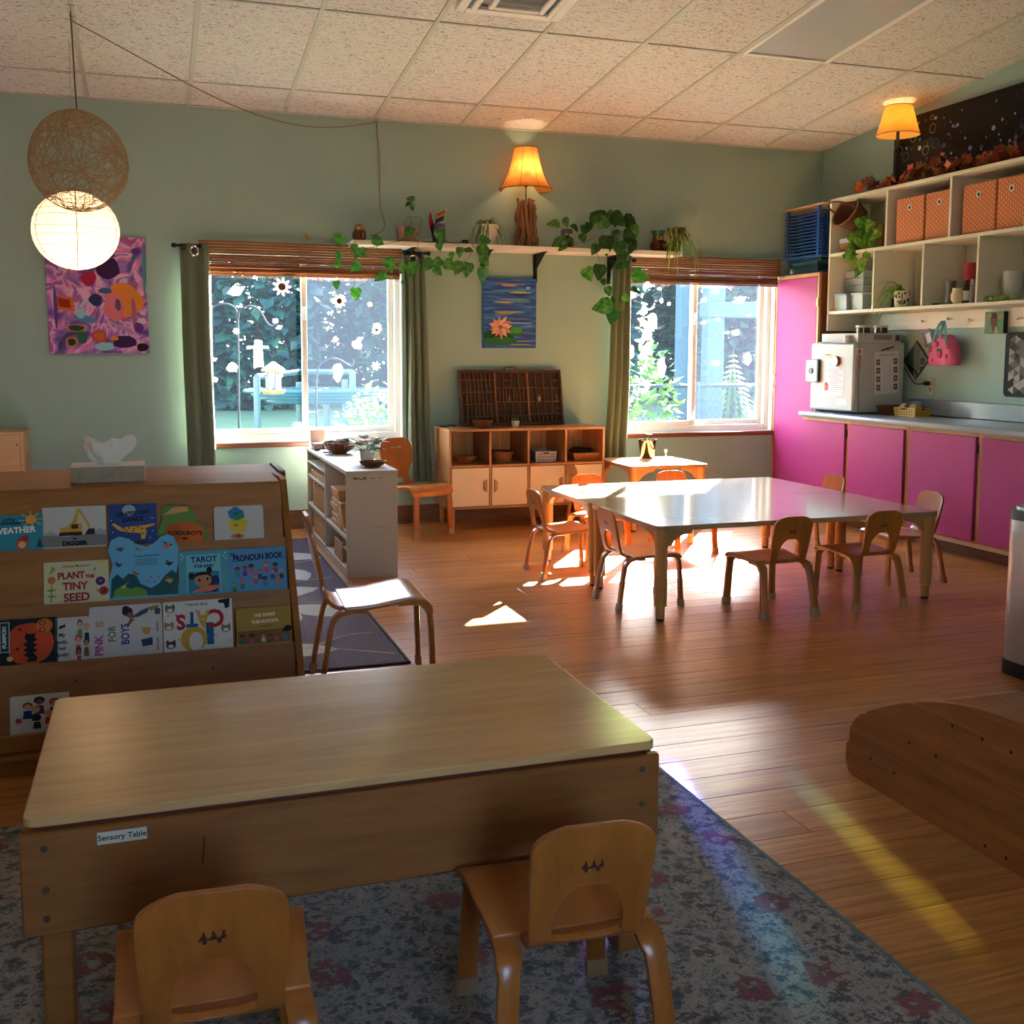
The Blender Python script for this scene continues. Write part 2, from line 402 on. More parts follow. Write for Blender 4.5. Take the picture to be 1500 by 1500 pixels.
# fluorescent troffer, switched off
tr = thing('ceiling_light', 'recessed fluorescent ceiling panel with ribbed clear lens, switched off', 'ceiling light', cpt((LX0+LX1)/2, TA+1.5*TL), rot=ceil_rot)
def lens_mat():
    m = mat('ribbed_lens', 'b9c2c6', .22, spec=.6); nt = m.node_tree; b = nt.nodes['Principled BSDF']
    tc = nt.nodes.new('ShaderNodeTexCoord'); wv = nt.nodes.new('ShaderNodeTexWave'); wv.inputs['Scale'].default_value = 26; wv.bands_direction = 'DIAGONAL'
    nt.links.new(tc.outputs['Object'], wv.inputs[0]); bp = nt.nodes.new('ShaderNodeBump'); bp.inputs['Strength'].default_value = .4; bp.inputs['Distance'].default_value = .004
    nt.links.new(wv.outputs[1], bp.inputs['Height']); nt.links.new(bp.outputs[0], b.inputs['Normal']); return m
G().box((0, 0, .006), (TW-.07, TL-.06, .01)).build('lens', lens_mat(), tr)
g = G(); hw, hl = TW/2-.012, TL/2-.01
for sx in (-1, 1): g.box((sx*(hw-.012), 0, -.004), (.028, 2*hl, .014), .003)
for sy in (-1, 1): g.box((0, sy*(hl-.012), -.004), (2*hw-.05, .028, .014), .003)
g.build('frame', M_vinyl, tr)
# ceiling vent with stepped frame
vt = thing('ceiling_vent', 'white square ceiling vent with stepped frame hanging below the tiles', 'vent', cpt((VX0+VX1)/2+.02, TA+TL+.2+.29), rot=ceil_rot)
for k, (w, z) in enumerate(((.57, -.012), (.44, -.03), (.3, -.044))):
    g = G(); t = .05 if k == 0 else .03
    for sx in (-1, 1):
        g.box((sx*(w/2-t/2), 0, z), (t, w, .02), .004); g.box((0, sx*(w/2-t/2), z), (w-2*t, t, .02), .004)
    g.build('louvre', M_vinyl, vt)
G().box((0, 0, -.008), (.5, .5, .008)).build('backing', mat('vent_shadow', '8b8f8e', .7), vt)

# ---- walls
WT = .16; ZS, ZT = .60, 1.95                 # window sill / head
W1 = (.645, 2.015); W2 = (3.66, 5.03)
def wall_top(g): pass
g = G()
def wq(x0, x1, z0, z1): g.bb((x0, 0, z0), (x1, WT, z1))
wq(XL-WT, XR+WT, -.05, ZS); wq(XL-WT, XR+WT, ZT, H+.035)
wq(XL-WT, W1[0], ZS, ZT); wq(W1[1], W2[0], ZS, ZT); wq(W2[1], XR+WT, ZS, ZT)
struct(g.build('wall_back', M_wall, smooth=0))
def side_wall(name, x0, x1, openings=()):
    zt = ceil_z(YB)
    g = G()
    ys = [(YB-.1, 0)]
    vs = [(x, y, z) for x in (x0, x1) for y, z in ((0, -.05), (YB-.1, -.05), (YB-.1, ceil_z(YB-.1)+.06), (0, H+.06))]
    g.add(vs, [(0, 1, 2, 3), (4, 7, 6, 5), (0, 4, 5, 1), (1, 5, 6, 2), (2, 6, 7, 3), (3, 7, 4, 0)])
    return struct(g.build(name, M_wall, smooth=0))
side_wall('wall_right', XR, XR+WT)
# left wall, and the rear wall behind the camera with an unseen opening added for fill light
g = G(); zt = ceil_z(YB)+.05
for y0, y1, z0, z1 in ((0, YB, -.05, H), (0, YB, H, 3.9)): g.bb((XL-WT, y0, z0), (XL, y1, z1))
struct(g.build('wall_left', mat('cream_bounce_paint', 'e2d6bd', .8, var=.03, vscale=2), smooth=0))  # cream chosen for the unseen walls so they bounce more light
g = G()
for x0, x1, z0, z1 in ((XL, XR, -.05, .9), (XL, .4, .9, 2.1), (1.2, XR, .9, 2.1), (XL, XR, 2.1, zt)): g.bb((x0, YB-WT, z0), (x1, YB, z1))
struct(G().bb((-60, -70, -.45), (90, YB-.3, -.2)).build('bounce_ground_rear', mat('bounce_paving', 'b3a791', .9, var=.1, vscale=1), smooth=0))  # unseen sunlit ground added to bounce warm light through the rear opening
struct(g.build('wall_rear', mat('cream_bounce_paint', 'e2d6bd', .8, var=.03, vscale=2), smooth=0))

# ---- baseboard
struct(G().bb((XL, -.018, 0), (5.03, -.001, .13), .003).build('baseboard_back', M_trimwood))
struct(G().bb((XL+.001, -8.6, 0), (XL+.018, -.02, .13), .003).build('baseboard_left', M_trimwood))

# ---- windows
def glassmat(name, veil, vcol):
    m = bpy.data.materials.new(name); m.use_nodes = True; nt = m.node_tree; N = nt.nodes.new; L = nt.links.new
    nt.nodes.remove(nt.nodes['Principled BSDF']); out = nt.nodes['Material Output']
    t = N('ShaderNodeBsdfTransparent'); gl = N('ShaderNodeBsdfGlossy'); gl.inputs['Roughness'].default_value = .02
    lw = N('ShaderNodeLayerWeight'); pw = N('ShaderNodeMath'); pw.operation = 'POWER'; pw.inputs[1].default_value = 5; L(lw.outputs['Facing'], pw.inputs[0])
    fz = N('ShaderNodeMath'); fz.operation = 'MULTIPLY_ADD'; fz.inputs[1].default_value = .8; fz.inputs[2].default_value = .03; L(pw.outputs[0], fz.inputs[0])
    mx = N('ShaderNodeMixShader'); L(fz.outputs[0], mx.inputs[0]); L(t.outputs[0], mx.inputs[1]); L(gl.outputs[0], mx.inputs[2])
    tr = N('ShaderNodeBsdfTranslucent'); tr.inputs[0].default_value = (*vcol, 1)
    m2 = N('ShaderNodeMixShader'); m2.inputs[0].default_value = veil; L(mx.outputs[0], m2.inputs[1]); L(tr.outputs[0], m2.inputs[2]); L(m2.outputs[0], out.inputs[0])
    return m
M_glass = glassmat('window_glass', .001, (.5, .7, 1)); M_screen = glassmat('insect_screen', .0035, (.5, .68, 1.0))
M_sillwood = wood('sill_wood', '5a2c18', '8a4c2a', 0, 2, .4)
M_bamboo = wood('bamboo_slat', '5d3516', '94602c', 0, 3, .5, stretch=40, contrast=1.6)
def window(n, x0, x1):
    Y = .1; zc = (ZS+ZT)/2
    w = bpy.data.objects.new('window_%d' % n, None); COL.objects.link(w); w.location = ((x0+x1)/2, Y, ZS); struct(w)
    hw = (x1-x0)/2; h = ZT-ZS
    g = G()
    for sx in (-1, 1): g.box((sx*(hw-.022), 0, h/2), (.044, .09, h), .004)
    g.box((0, 0, .028), (2*hw-.088, .09, .056), .004); g.box((0, 0, h-.022), (2*hw-.088, .09, .044), .004)
    g.build('window_frame', M_vinyl, w)
    # sliding sash (left, inner) and fixed sash (right, outer)
    for k, (a, b, y) in enumerate(((-hw+.044, .028, -.02), (-.005, hw-.044, .018))):
        g = G(); t = .036
        g.bb((a, y-.016, .056), (a+t, y+.016, h-.044), .003); g.bb((b-t, y-.016, .056), (b, y+.016, h-.044), .003)
        g.bb((a+t, y-.016, .056), (b-t, y+.016, .056+t), .003); g.bb((a+t, y-.016, h-.044-t), (b-t, y+.016, h-.044), .003)
        s = g.build('sash', M_vinyl, w)
        G().bb((a+t-.004, y-.002, .056+t-.004), (b-t+.004, y+.002, h-.044-t+.004)).build('pane', M_glass, s, smooth=0)
        if k == 0: G().bb((b-.025, y-.03, .1), (b-.012, y-.016, .16), .003).build('latch', M_vinyl, s); G().bb((b-.025, y-.03, h*.62), (b-.012, y-.016, h*.62+.09), .003).build('latch', M_vinyl, s)
    g = G(); g.bb((.035, .036, .09), (hw-.08, .0365, h-.08)); g.build('insect_screen', M_screen, w, smooth=0)
    # reveal lining and sill
    g = G()
    for sx in (-1, 1): g.box((sx*(hw-.004), -.073, h/2), (.008, .055, h))
    g.box((0, -.073, .004), (2*hw-.016, .055, .008)); g.build('reveal_lining', M_vinyl, w, smooth=0)
    G().bb((-hw-.03, -.125, -.028), (hw+.005, -.101, .004), .003).build('window_sill', M_sillwood, w)
    return w
window(1, *W1); window(2, *W2)

def blind(x0, x1, label, drop=1.725):
    b = thing('bamboo_blind', label, 'blind', ((x0+x1)/2, -.03, 1.945), group='bamboo blinds over the windows')
    hw = (x1-x0)/2; g = G()
    for k in range(7): g.box((0, -.03, -.009-k*.0175), (2*hw, .006 if k % 2 else .008, .0165), .002)
    g.box((0, .0, -.004), (2*hw, .05, .008)); g.build('valance', M_bamboo, b)
    sl = G(); rr = random.Random(int(x0*10))
    n = 13
    zz = -.125
    while zz > drop-1.945:
        sl.tube([(-hw+.012, -.012+rr.uniform(-.014, .014), zz), (hw-.012, -.012+rr.uniform(-.014, .014), zz)], rr.uniform(.0045, .0075), 6); zz -= rr.uniform(.008, .0125)
    sl.build('gathered_slats', M_bamboo, b)
    for k in range(4):
        cords = G()
        x = -hw + (k+.5)*2*hw/4 + .03
        for q in range(3):
            a = arc((x+rr.uniform(-.012, .012), -.034, -.135-q*.03), .014+rr.uniform(0, .006), 0, 2*PI, 12, (1, 0, 0), (0, 0, 1.3)); cords.tube(a, .0011, 4)
        cords.build('knotted_cord', mat('jute_cord', '7a4c22', .8), b)
    return b
blind(.645, 2.0, 'rolled bamboo blind over the window beside the abstract painting'); blind(3.67, 5.03, 'rolled bamboo blind over the window beside the pink cupboard', 1.735)

M_curtain = mat('olive_curtain', '5d6a50', .7, sheen=.3, var=.08, vscale=3, bump=.08, bscale=300)
def curtain(xt0, xt1, xb0, xb1, z0, z1, folds, amp, label, seed, Yc=-.085, grommet=None):
    t = thing('curtain', label, 'curtain', ((xb0+xb1)/2, Yc, z0)); rr = random.Random(seed); nx, nz = folds*10, 14
    ph = [rr.uniform(-.5, .5) for _ in range(folds+2)]; vs = []; fs = []; cx = (xb0+xb1)/2
    for j in range(nz+1):
        v = j/nz; z = z1 + (z0-z1)*v
        for i in range(nx+1):
            u = i/nx; x = (xt0+(xt1-xt0)*u)*(1-v) + (xb0+(xb1-xb0)*u)*v
            k = u*folds; A = amp*(.65+.5*v)
            y = A*math.sin(2*PI*k + .5*math.sin(3*v+seed)) + .3*A*math.sin(4.7*k+seed+2*v) + .012*math.sin(5*v+seed)*v
            x += .006*math.sin(2*PI*k*1+1.3)*v + .012*math.sin(2.2*v*PI+seed)*v*(1-v)
            vs.append((x-cx, y, z-z0))
    for j in range(nz):
        for i in range(nx): a = j*(nx+1)+i; fs.append((a, a+1, a+nx+2, a+nx+1))
    o = G().add(vs, fs).build('cloth', M_curtain, t, 0); o.data.shade_smooth()
    md = o.modifiers.new('thick', 'SOLIDIFY'); md.thickness = .003
    if grommet:
        gx, gz = grommet; g = G(); P = [(gx-cx+.024*math.cos(2*PI*i/20), -amp*1.25-.012, gz-z0+.03*math.sin(2*PI*i/20)) for i in range(21)]
        g.tube(P, .007, 6, False); g.build('grommet', M_chrome, t)
        G().cyl((gx-cx, -amp*1.25-.013, gz-z0), (gx-cx, -amp*1.25-.006, gz-z0), .02, n=18).build('grommet_hole', M_blackmetal, t)
    return t
curtain(.525, .705, .535, .715, .2, 1.915, 2, .02, 'olive green curtain at the painting side of the window', 2, grommet=(.615, 1.865), Yc=-.10)
curtain(2.0, 2.15, 2.02, 2.2, .31, 1.885, 3, .026, 'olive green curtain gathered beside the wooden chair with the slot', 5, grommet=(2.058, 1.85), Yc=-.10)
curtain(3.585, 3.73, 3.52, 3.70, .40, 1.93, 3, .024, 'olive green curtain hanging between the printer tray and the window', 9, Yc=-.10)
def rod(x0, x1, label):
    t = thing('curtain_rod', label, 'curtain rod', ((x0+x1)/2, -.1, 1.9)); hw = (x1-x0)/2
    G().cyl((-hw, 0, 0), (hw, 0, 0), .009, n=10).build('rod', M_blackmetal, t)
    for s in (-1, 1):
        G().lathe(((0, -.016), (.014, -.012), (.017, 0), (.014, .012), (0, .016)), (s*(hw+.01), 0, 0), 10).build('finial', M_blackmetal, t)
        g = G(); g.bb((s*(hw-.05)-.012, -.012, -.03), (s*(hw-.05)+.012, .092, .012), .003); g.build('rod_bracket', M_blackmetal, t)
rod(.50, .64, 'short black curtain rod stub at the painting side of the window'); rod(2.02, 2.17, 'short black curtain rod stub above the slotted chair')
rod(3.56, 3.74, 'short black curtain rod stub beside the window by the pink cupboard')

# ---- cut-outs stuck on the window panes
def paper(col, k):
    n = 'cutout_'+col
    if n in _M: return _M[n]
    m = mat(n, col, .7); nt = m.node_tree; t = nt.nodes.new('ShaderNodeBsdfTranslucent'); t.inputs[0].default_value = (*lin(col), 1)
    mx = nt.nodes.new('ShaderNodeMixShader'); mx.inputs[0].default_value = .55; nt.links.new(nt.nodes['Principled BSDF'].outputs[0], mx.inputs[1]); nt.links.new(t.outputs[0], mx.inputs[2])
    nt.links.new(mx.outputs[0], nt.nodes['Material Output'].inputs[0]); return m
def shape(kind, r, rx):
    if kind == 'ghost': return [(-.7*r, -1.2*r), (.7*r, -1.2*r)] + ell(0, .3*r, .7*r, .9*r, 10, 0, PI) + [(-.7*r, .3*r)]
    if kind == 'leaf': return [(r*(.55+.45*(i % 2))*math.cos(2*PI*i/14), r*(.55+.45*(i % 2))*math.sin(2*PI*i/14)) for i in range(14)]
    if kind == 'flower': return [(r*(.75+.25*math.cos(9*2*PI*i/72))*math.cos(2*PI*i/72), r*(.75+.25*math.cos(9*2*PI*i/72))*math.sin(2*PI*i/72)) for i in range(72)]
    if kind == 'scarecrow': return [(-.3*r, -r), (.35*r, -r), (.3*r, .25*r), (.7*r, .25*r), (.7*r, .42*r), (.3*r, .45*r), (.28*r, .8*r), (-.2*r, .85*r), (-.25*r, .45*r), (-.75*r, .4*r), (-.75*r, .22*r), (-.3*r, .25*r)]
    if kind == 'squirrel': return [(-.5*r, -.8*r), (.5*r, -.9*r), (.7*r, -.3*r), (.4*r, .2*r), (.9*r, .9*r), (.2*r, 1.0*r), (-.3*r, .4*r), (-.8*r, .3*r), (-.9*r, -.2*r)]
    if kind == 'bird': return [(-r, -.2*r), (-.3*r, -.5*r), (.4*r, -.4*r), (.7*r, .1*r), (r, .6*r), (.4*r, .5*r), (-.2*r, .7*r), (-.6*r, .3*r)]
    if kind == 'tall': return [(r*.55*math.cos(2*PI*i/12)*(1+.25*rx.uniform(-1, 1)), r*1.1*math.sin(2*PI*i/12)*(1+.12*rx.uniform(-1, 1))) for i in range(12)]
    return [(r*math.cos(2*PI*i/11)*(1+.22*rx.uniform(-1, 1)), .9*r*math.sin(2*PI*i/11)*(1+.22*rx.uniform(-1, 1))) for i in range(11)]
CUT1 = [(346, 427, 12, 'bird'), (413, 420, 13, 'flower', 'f0e3e8'), (497, 441, 10, 'flower', 'eed9d0'), (542, 446, 4, 'leaf', 'f3c9a8'), (552, 479, 6, 'blob'), (552, 486, 7, 'bird'), (492, 497, 4, 'blob', 'f3d0c0'), (524, 503, 9, 'squirrel'), (551, 536, 7, 'leaf', 'f5d8d0'), (495, 546, 12, 'tall'), (340, 538, 7, 'blob'), (346, 485, 5, 'leaf'), (378, 516, 20, 'scarecrow'), (409, 480, 5, 'bird'), (314, 527, 4, 'bird'), (315, 556, 4, 'blob'), (403, 470, 4, 'blob')]
CUT2 = [(956, 470, 10, 'ghost'), (926, 433, 9, 'bird'), (947, 489, 10, 'tall', 'f6e6e4'), (925, 515, 9, 'tall'), (969, 539, 14, 'tall'), (948, 563, 5.5, 'blob'), (980, 445, 3.5, 'leaf'), (966, 423, 3, 'blob'), (1050, 427, 4.5, 'blob'), (1033, 439, 4, 'leaf'), (1085, 440, 10, 'bird'), (1032, 473, 4.5, 'bird'), (1053, 468, 3.2, 'leaf'), (1079, 487, 5, 'blob'), (1096, 526, 9, 'tall'), (1050, 532, 4.8, 'blob'), (1066, 487, 2.5, 'blob'), (1099, 564, 3.2, 'blob'), (1098, 462, 2.8, 'leaf')]
CL = {'bird': 'small white bird-shaped paper cut-out stuck on', 'flower': 'round flower-shaped paper cut-out with scalloped rim stuck on', 'leaf': 'small pointed leaf-shaped paper cut-out stuck on', 'blob': 'small rounded white paper cut-out stuck on', 'squirrel': 'white curled-tail animal paper cut-out stuck on', 'tall': 'tall ragged white paper cut-out stuck on', 'scarecrow': 'white scarecrow-shaped paper cut-out with outstretched arms stuck on', 'ghost': 'white rounded-top paper cut-out like a ghost stuck on'}
CUTL = {(947, 489): 'tilted pinkish ragged paper cut-out below the ghost-shaped one on the window', (925, 515): 'tall ragged white paper cut-out close to the curtain on the window', (969, 539): 'largest tall ragged white paper cut-out, below the ghost-shaped one', (1096, 526): 'tall ragged white paper cut-out by the window frame next to the cupboard', (346, 427): 'large white bird-shaped paper cut-out above the double hook on the window', (552, 486): 'white bird-shaped paper cut-out under a small rounded one on the window', (413, 420): 'round pink scalloped flower cut-out directly below the bamboo blind', (497, 441): 'round scalloped flower cut-out with dark centre, below the trailing vine', (1085, 440): 'large white bird-shaped cut-out on the screened pane near the cupboard', (926, 433): 'white bird-shaped cut-out beside the hanging pothos on the window'}
rx = random.Random(11)
for lst, nm in ((CUT1, 'the window beside the painting'), (CUT2, 'the window beside the pink cupboard')):
    for c in lst:
        fixed = (c[0] > 450 and lst is CUT1) or c[0] > 1010
        p = at(c[0], c[1], Y=(.1105 if fixed else .0735)); r = c[2]/FPX*7.7
        o = thing('window_cutout', CL[c[3]]+' '+nm, 'window sticker', p, group='paper cut-outs on '+nm) if False else None
        poly = shape(c[3], r, rx); g = G()
        g.prism(poly, .0012, (0, 0, 0), (1, 0, 0), (0, 0, 1)); o = g.build('paper_cutout', paper(c[4] if len(c) > 4 else 'f4f4f0', 1), smooth=0); o.location = p
        tag(o, CUTL.get(c[:2], CL[c[3]]+' '+nm), 'paper cut-out', 'paper cut-outs on '+nm)
        if c[3] == 'flower':
            G().prism(ell(0, 0, r*.42, r*.42, 16), .0006, (0, -.0013, 0), (1, 0, 0), (0, 0, 1)).build('centre', paper('5a4438', 1), o, smooth=0)

# ================================================================== OUTSIDE
M_lawn = mat('lawn', '34502a', .9, var=.35, vscale=3, bump=.5, bscale=40)
struct(G().bb((-60, .3, -.45), (90, 120, -.2)).build('ground_outside', M_lawn, smooth=0))
FOL = [foliage('hedge_leaf_a', '10261c', '1a3a2a', '2c5234', .4, .16, 2), foliage('hedge_leaf_b', '0e2426', '163a36', '26503c', .4, .16, 2), foliage('shrub_leaf', '24401c', '3c5c28', '60803c', .6, .25, 5)]
def foliage_blob(name, label, cat, c, rad, n, size, m, seed, group=None, trunk=True, stems=0):
    t = thing(name, label, cat, (c[0], c[1], -.2), group=group); rr = random.Random(seed); g = G(); zc = c[2]+.2
    for i in range(n):
        a = rr.uniform(0, 2*PI); b = math.asin(rr.uniform(-1, 1)); q = rr.uniform(.55, 1.0)**.5
        lump = 1+.22*math.sin(3*a+seed)*math.cos(4*b+seed*2)
        p = Vector((math.cos(b)*math.cos(a)*rad[0]*q*lump, math.cos(b)*math.sin(a)*rad[1]*q*lump, zc+math.sin(b)*rad[2]*q*lump))
        if p.z < .02: p.z = rr.uniform(.03, .4)
        d = Vector((rr.uniform(-1, 1), rr.uniform(-1, 1), rr.uniform(-.8, .6))).normalized(); up = Vector((rr.uniform(-.6, .6), rr.uniform(-.9, .3), 1)).normalized(); s = size*rr.uniform(.6, 1.5)
        sd = d.cross(up).normalized(); b0 = len(g.v)
        g.v += [tuple(p), tuple(p+d*s*.5+sd*s*.32), tuple(p+d*s), tuple(p+d*s*.5-sd*s*.32)]; g.f.append((b0, b0+1, b0+2, b0+3)); g.mi.append(0)
    o = g.build('foliage', m, t, 0); o['kind'] = 'stuff'
    if trunk:
        g = G(); g.tube([(0, 0, 0), (.05, 0, zc*.4), (-.05, .1, zc)], [.09*rad[0]*.4+.03, .05*rad[0]*.4+.02, .02], 7); g.build('trunk', mat('bark', '4a3a2a', .9), t)
    return t
TREES = [(-1.4+4.3*i, 19.5+.5*(i % 2), 2.9, 1.75, 4.4, i % 2) for i in range(6)] + [(.8+4.3*i, 24.5, 3.4, 1.75, 5.2, (i+1) % 2) for i in range(6)] + [(-4+4.9*i, 29.5, 3.8, 1.9, 5.6, i % 2) for i in range(8)]
for i, (x, y, z, r, hz, k) in enumerate(TREES):
    foliage_blob('broadleaf_tree', ('dark green tree in a dense row beyond the lawn', 'blue-green tree in a dense row beyond the lawn')[k], 'tree', (x, y, z), (r, 1.6, hz), 6500, .34, FOL[k], 20+i, 'trees beyond the lawn')
sb = at(545, 600, Y=3.0)
foliage_blob('shrub', 'sunlit pale green shrub close outside the window beside the painting', 'shrub', (sb.x, 3.0, .25), (.36, .36, .62), 900, .075, FOL[2], 51, trunk=True)
sb = at(955, 560, Y=2.6)
foliage_blob('climbing_shrub', 'sunlit leafy vine close outside the window beside the pink cupboard', 'shrub', (sb.x, 2.6, .45), (.32, .3, .85), 420, .1, FOL[2], 52)
# small conifer
cp = at(1072, 615, Y=7.4); t = thing('young_conifer', 'small pale conifer with tiered branches behind the chain-link fence', 'conifer', (cp.x, 7.4, -.2)); g = G(); rr = random.Random(5)
for k in range(15):
    z = .35+k*.075; R = .62*(1-k/16)
    for i in range(16):
        a = 2*PI*i/16+k*.4; dv = Vector((math.cos(a), math.sin(a), -.25)); g.leaf((0, 0, z), dv, (0, 0, 1), R*rr.uniform(.8, 1.1), R*.16, .2, False)
g.build('needles', FOL[2], t, 0); G().cyl((0, 0, 0), (0, 0, 1.5), .03, .008, 8).build('trunk', mat('bark', '4a3a2a', .9), t)
# pale blue porch frame beyond the right window
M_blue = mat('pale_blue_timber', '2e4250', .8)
px = at(1044, 500, Y=6).x; pl = at(1022, 500, Y=6).x; pr = at(1135, 500, Y=6).x
t = thing('porch_frame', 'pale blue timber porch frame outside the window beside the pink cupboard', 'porch', (px, 6, -.2))
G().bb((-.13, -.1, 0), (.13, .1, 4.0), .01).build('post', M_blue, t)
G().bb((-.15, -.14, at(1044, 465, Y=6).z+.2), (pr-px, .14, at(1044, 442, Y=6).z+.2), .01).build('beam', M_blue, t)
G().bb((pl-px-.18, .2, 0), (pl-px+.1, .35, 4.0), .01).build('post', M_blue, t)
# chain-link fence
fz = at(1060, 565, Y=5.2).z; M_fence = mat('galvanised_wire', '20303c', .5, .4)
t = thing('chain_link_fence', 'dark chain-link fence panel with top rail outside the window', 'fence', (8.2, 5.2, -.2)); hz = fz+.2
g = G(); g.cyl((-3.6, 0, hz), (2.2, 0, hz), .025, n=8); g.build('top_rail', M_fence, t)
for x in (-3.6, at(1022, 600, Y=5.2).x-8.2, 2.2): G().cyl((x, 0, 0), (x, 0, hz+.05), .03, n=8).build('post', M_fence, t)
g = G(); n = 0
x = -3.6
while x < 2.2:
    g.tube([(x, 0, hz), (x+hz*.7, 0, 0)], .0035, 3, False); g.tube([(x, 0, 0), (x+hz*.7, 0, hz)], .0035, 3, False); x += .09
o = g.build('wire_mesh', M_fence, t, 0); o['kind'] = 'stuff'
# shepherd's hooks and bird feeder
M_hook = mat('grey_hook_steel', '10151b', .9, spec=.1)
def P1(x, y, Y=1.2): return at(x, y, Y=Y)
b = P1(349, 640); t = thing('garden_hook', 'tall double shepherd hook holding the bird feeder outside the window', 'garden hook', (b.x, 1.2, -.2)); L = lambda p: Vector((p.x-b.x, p.y-1.2, p.z+.2))
G().tube([(0, 0, 0), L(P1(348, 462))], .009, 8).build('pole', M_hook, t)
for pts in ([(348, 470), (346, 455), (338, 447), (325, 445), (314, 449), (308, 458)], [(348, 470), (351, 455), (360, 449), (371, 449), (381, 456), (389, 470), (396, 477), (404, 476), (407, 467)]):
    G().tube(smoothpath([L(P1(*p)) for p in pts], 4), .008, 8).build('hook_arm', M_hook, t)
b2 = P1(464, 640); t = thing('garden_hook', 'single shepherd hook in front of the teal climbing frame', 'garden hook', (b2.x, 1.2, -.2)); L2 = lambda p: Vector((p.x-b2.x, p.y-1.2, p.z+.2))
G().tube([(0, 0, 0)] + smoothpath([L2(P1(*p)) for p in [(463, 560), (466, 540), (475, 529), (488, 525), (500, 528), (509, 534), (516, 536), (518, 526)]], 4), .007, 8).build('hook_pole', M_hook, t)
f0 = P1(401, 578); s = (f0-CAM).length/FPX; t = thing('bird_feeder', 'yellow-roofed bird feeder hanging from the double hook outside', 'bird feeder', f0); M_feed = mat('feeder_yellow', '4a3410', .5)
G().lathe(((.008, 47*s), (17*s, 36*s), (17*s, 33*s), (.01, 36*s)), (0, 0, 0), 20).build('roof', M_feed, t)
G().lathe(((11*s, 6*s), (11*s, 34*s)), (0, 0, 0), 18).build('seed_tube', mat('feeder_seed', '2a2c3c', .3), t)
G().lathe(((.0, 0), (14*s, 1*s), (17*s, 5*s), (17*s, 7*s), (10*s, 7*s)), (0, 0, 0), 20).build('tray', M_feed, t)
G().cyl((0, 0, 47*s), (0, 0, 98*s), .002, n=5).build('hanger', M_hook, t)
for k, (xx, zz) in enumerate(((-4, 20), (9, 28), (-2, 30))): G().ball((xx*s, -10.6*s, zz*s), (3.2*s, .9*s, 4*s), 10, 6).build('flower_motif', mat('feeder_flower', 'e0a030', .5), t)
G().tube([(-20*s, 0, 10*s), (20*s, 0, 10*s)], .003, 5).build('perch', M_hook, t); G().tube([(-14*s, -4*s, 27*s), (15*s, -4*s, 27*s)], .003, 5).build('perch', M_hook, t)
# teal climbing frame
M_teal = mat('teal_tubes', '0a3c44', .35)
Yt = 9.0; c = at(470, 575, Y=Yt); t = thing('jungle_gym', 'teal tubular climbing frame on the lawn outside', 'climbing frame', (c.x, Yt, -.2)); Lc = lambda x, y, dy=0: Vector((at(x, y, Y=Yt+dy).x-c.x, dy, at(x, y, Y=Yt+dy).z+.2))
for x, y, dy in ((376, 552, -.6), (516, 545, -.3), (505, 556, .5), (438, 560, .8), (478, 570, .9)):
    p = Lc(x, y, dy); G().tube([(p.x, dy, 0), p], .05, 8).build('post', M_teal, t)
G().tube([Lc(376, 552, -.6), Lc(438, 545, .8), Lc(516, 545, -.3)], .045, 8).build('rail', M_teal, t)
for k in range(4):
    a = []; 
    for i in range(29): th = 2*PI*i/28; a.append(Lc(470, 572+k*3)+Vector((1.15*math.cos(th)*(1-.1*k), .9*math.sin(th)*(1-.1*k), -.02*k)))
    G().tube(a, .03, 6, False).build('ring', M_teal, t)
for k in range(6): th = PI/3*k+.3; G().tube([Lc(470, 572), Lc(470, 572)+Vector((1.15*math.cos(th), .9*math.sin(th), 0))], .025, 6).build('spoke', M_teal, t)
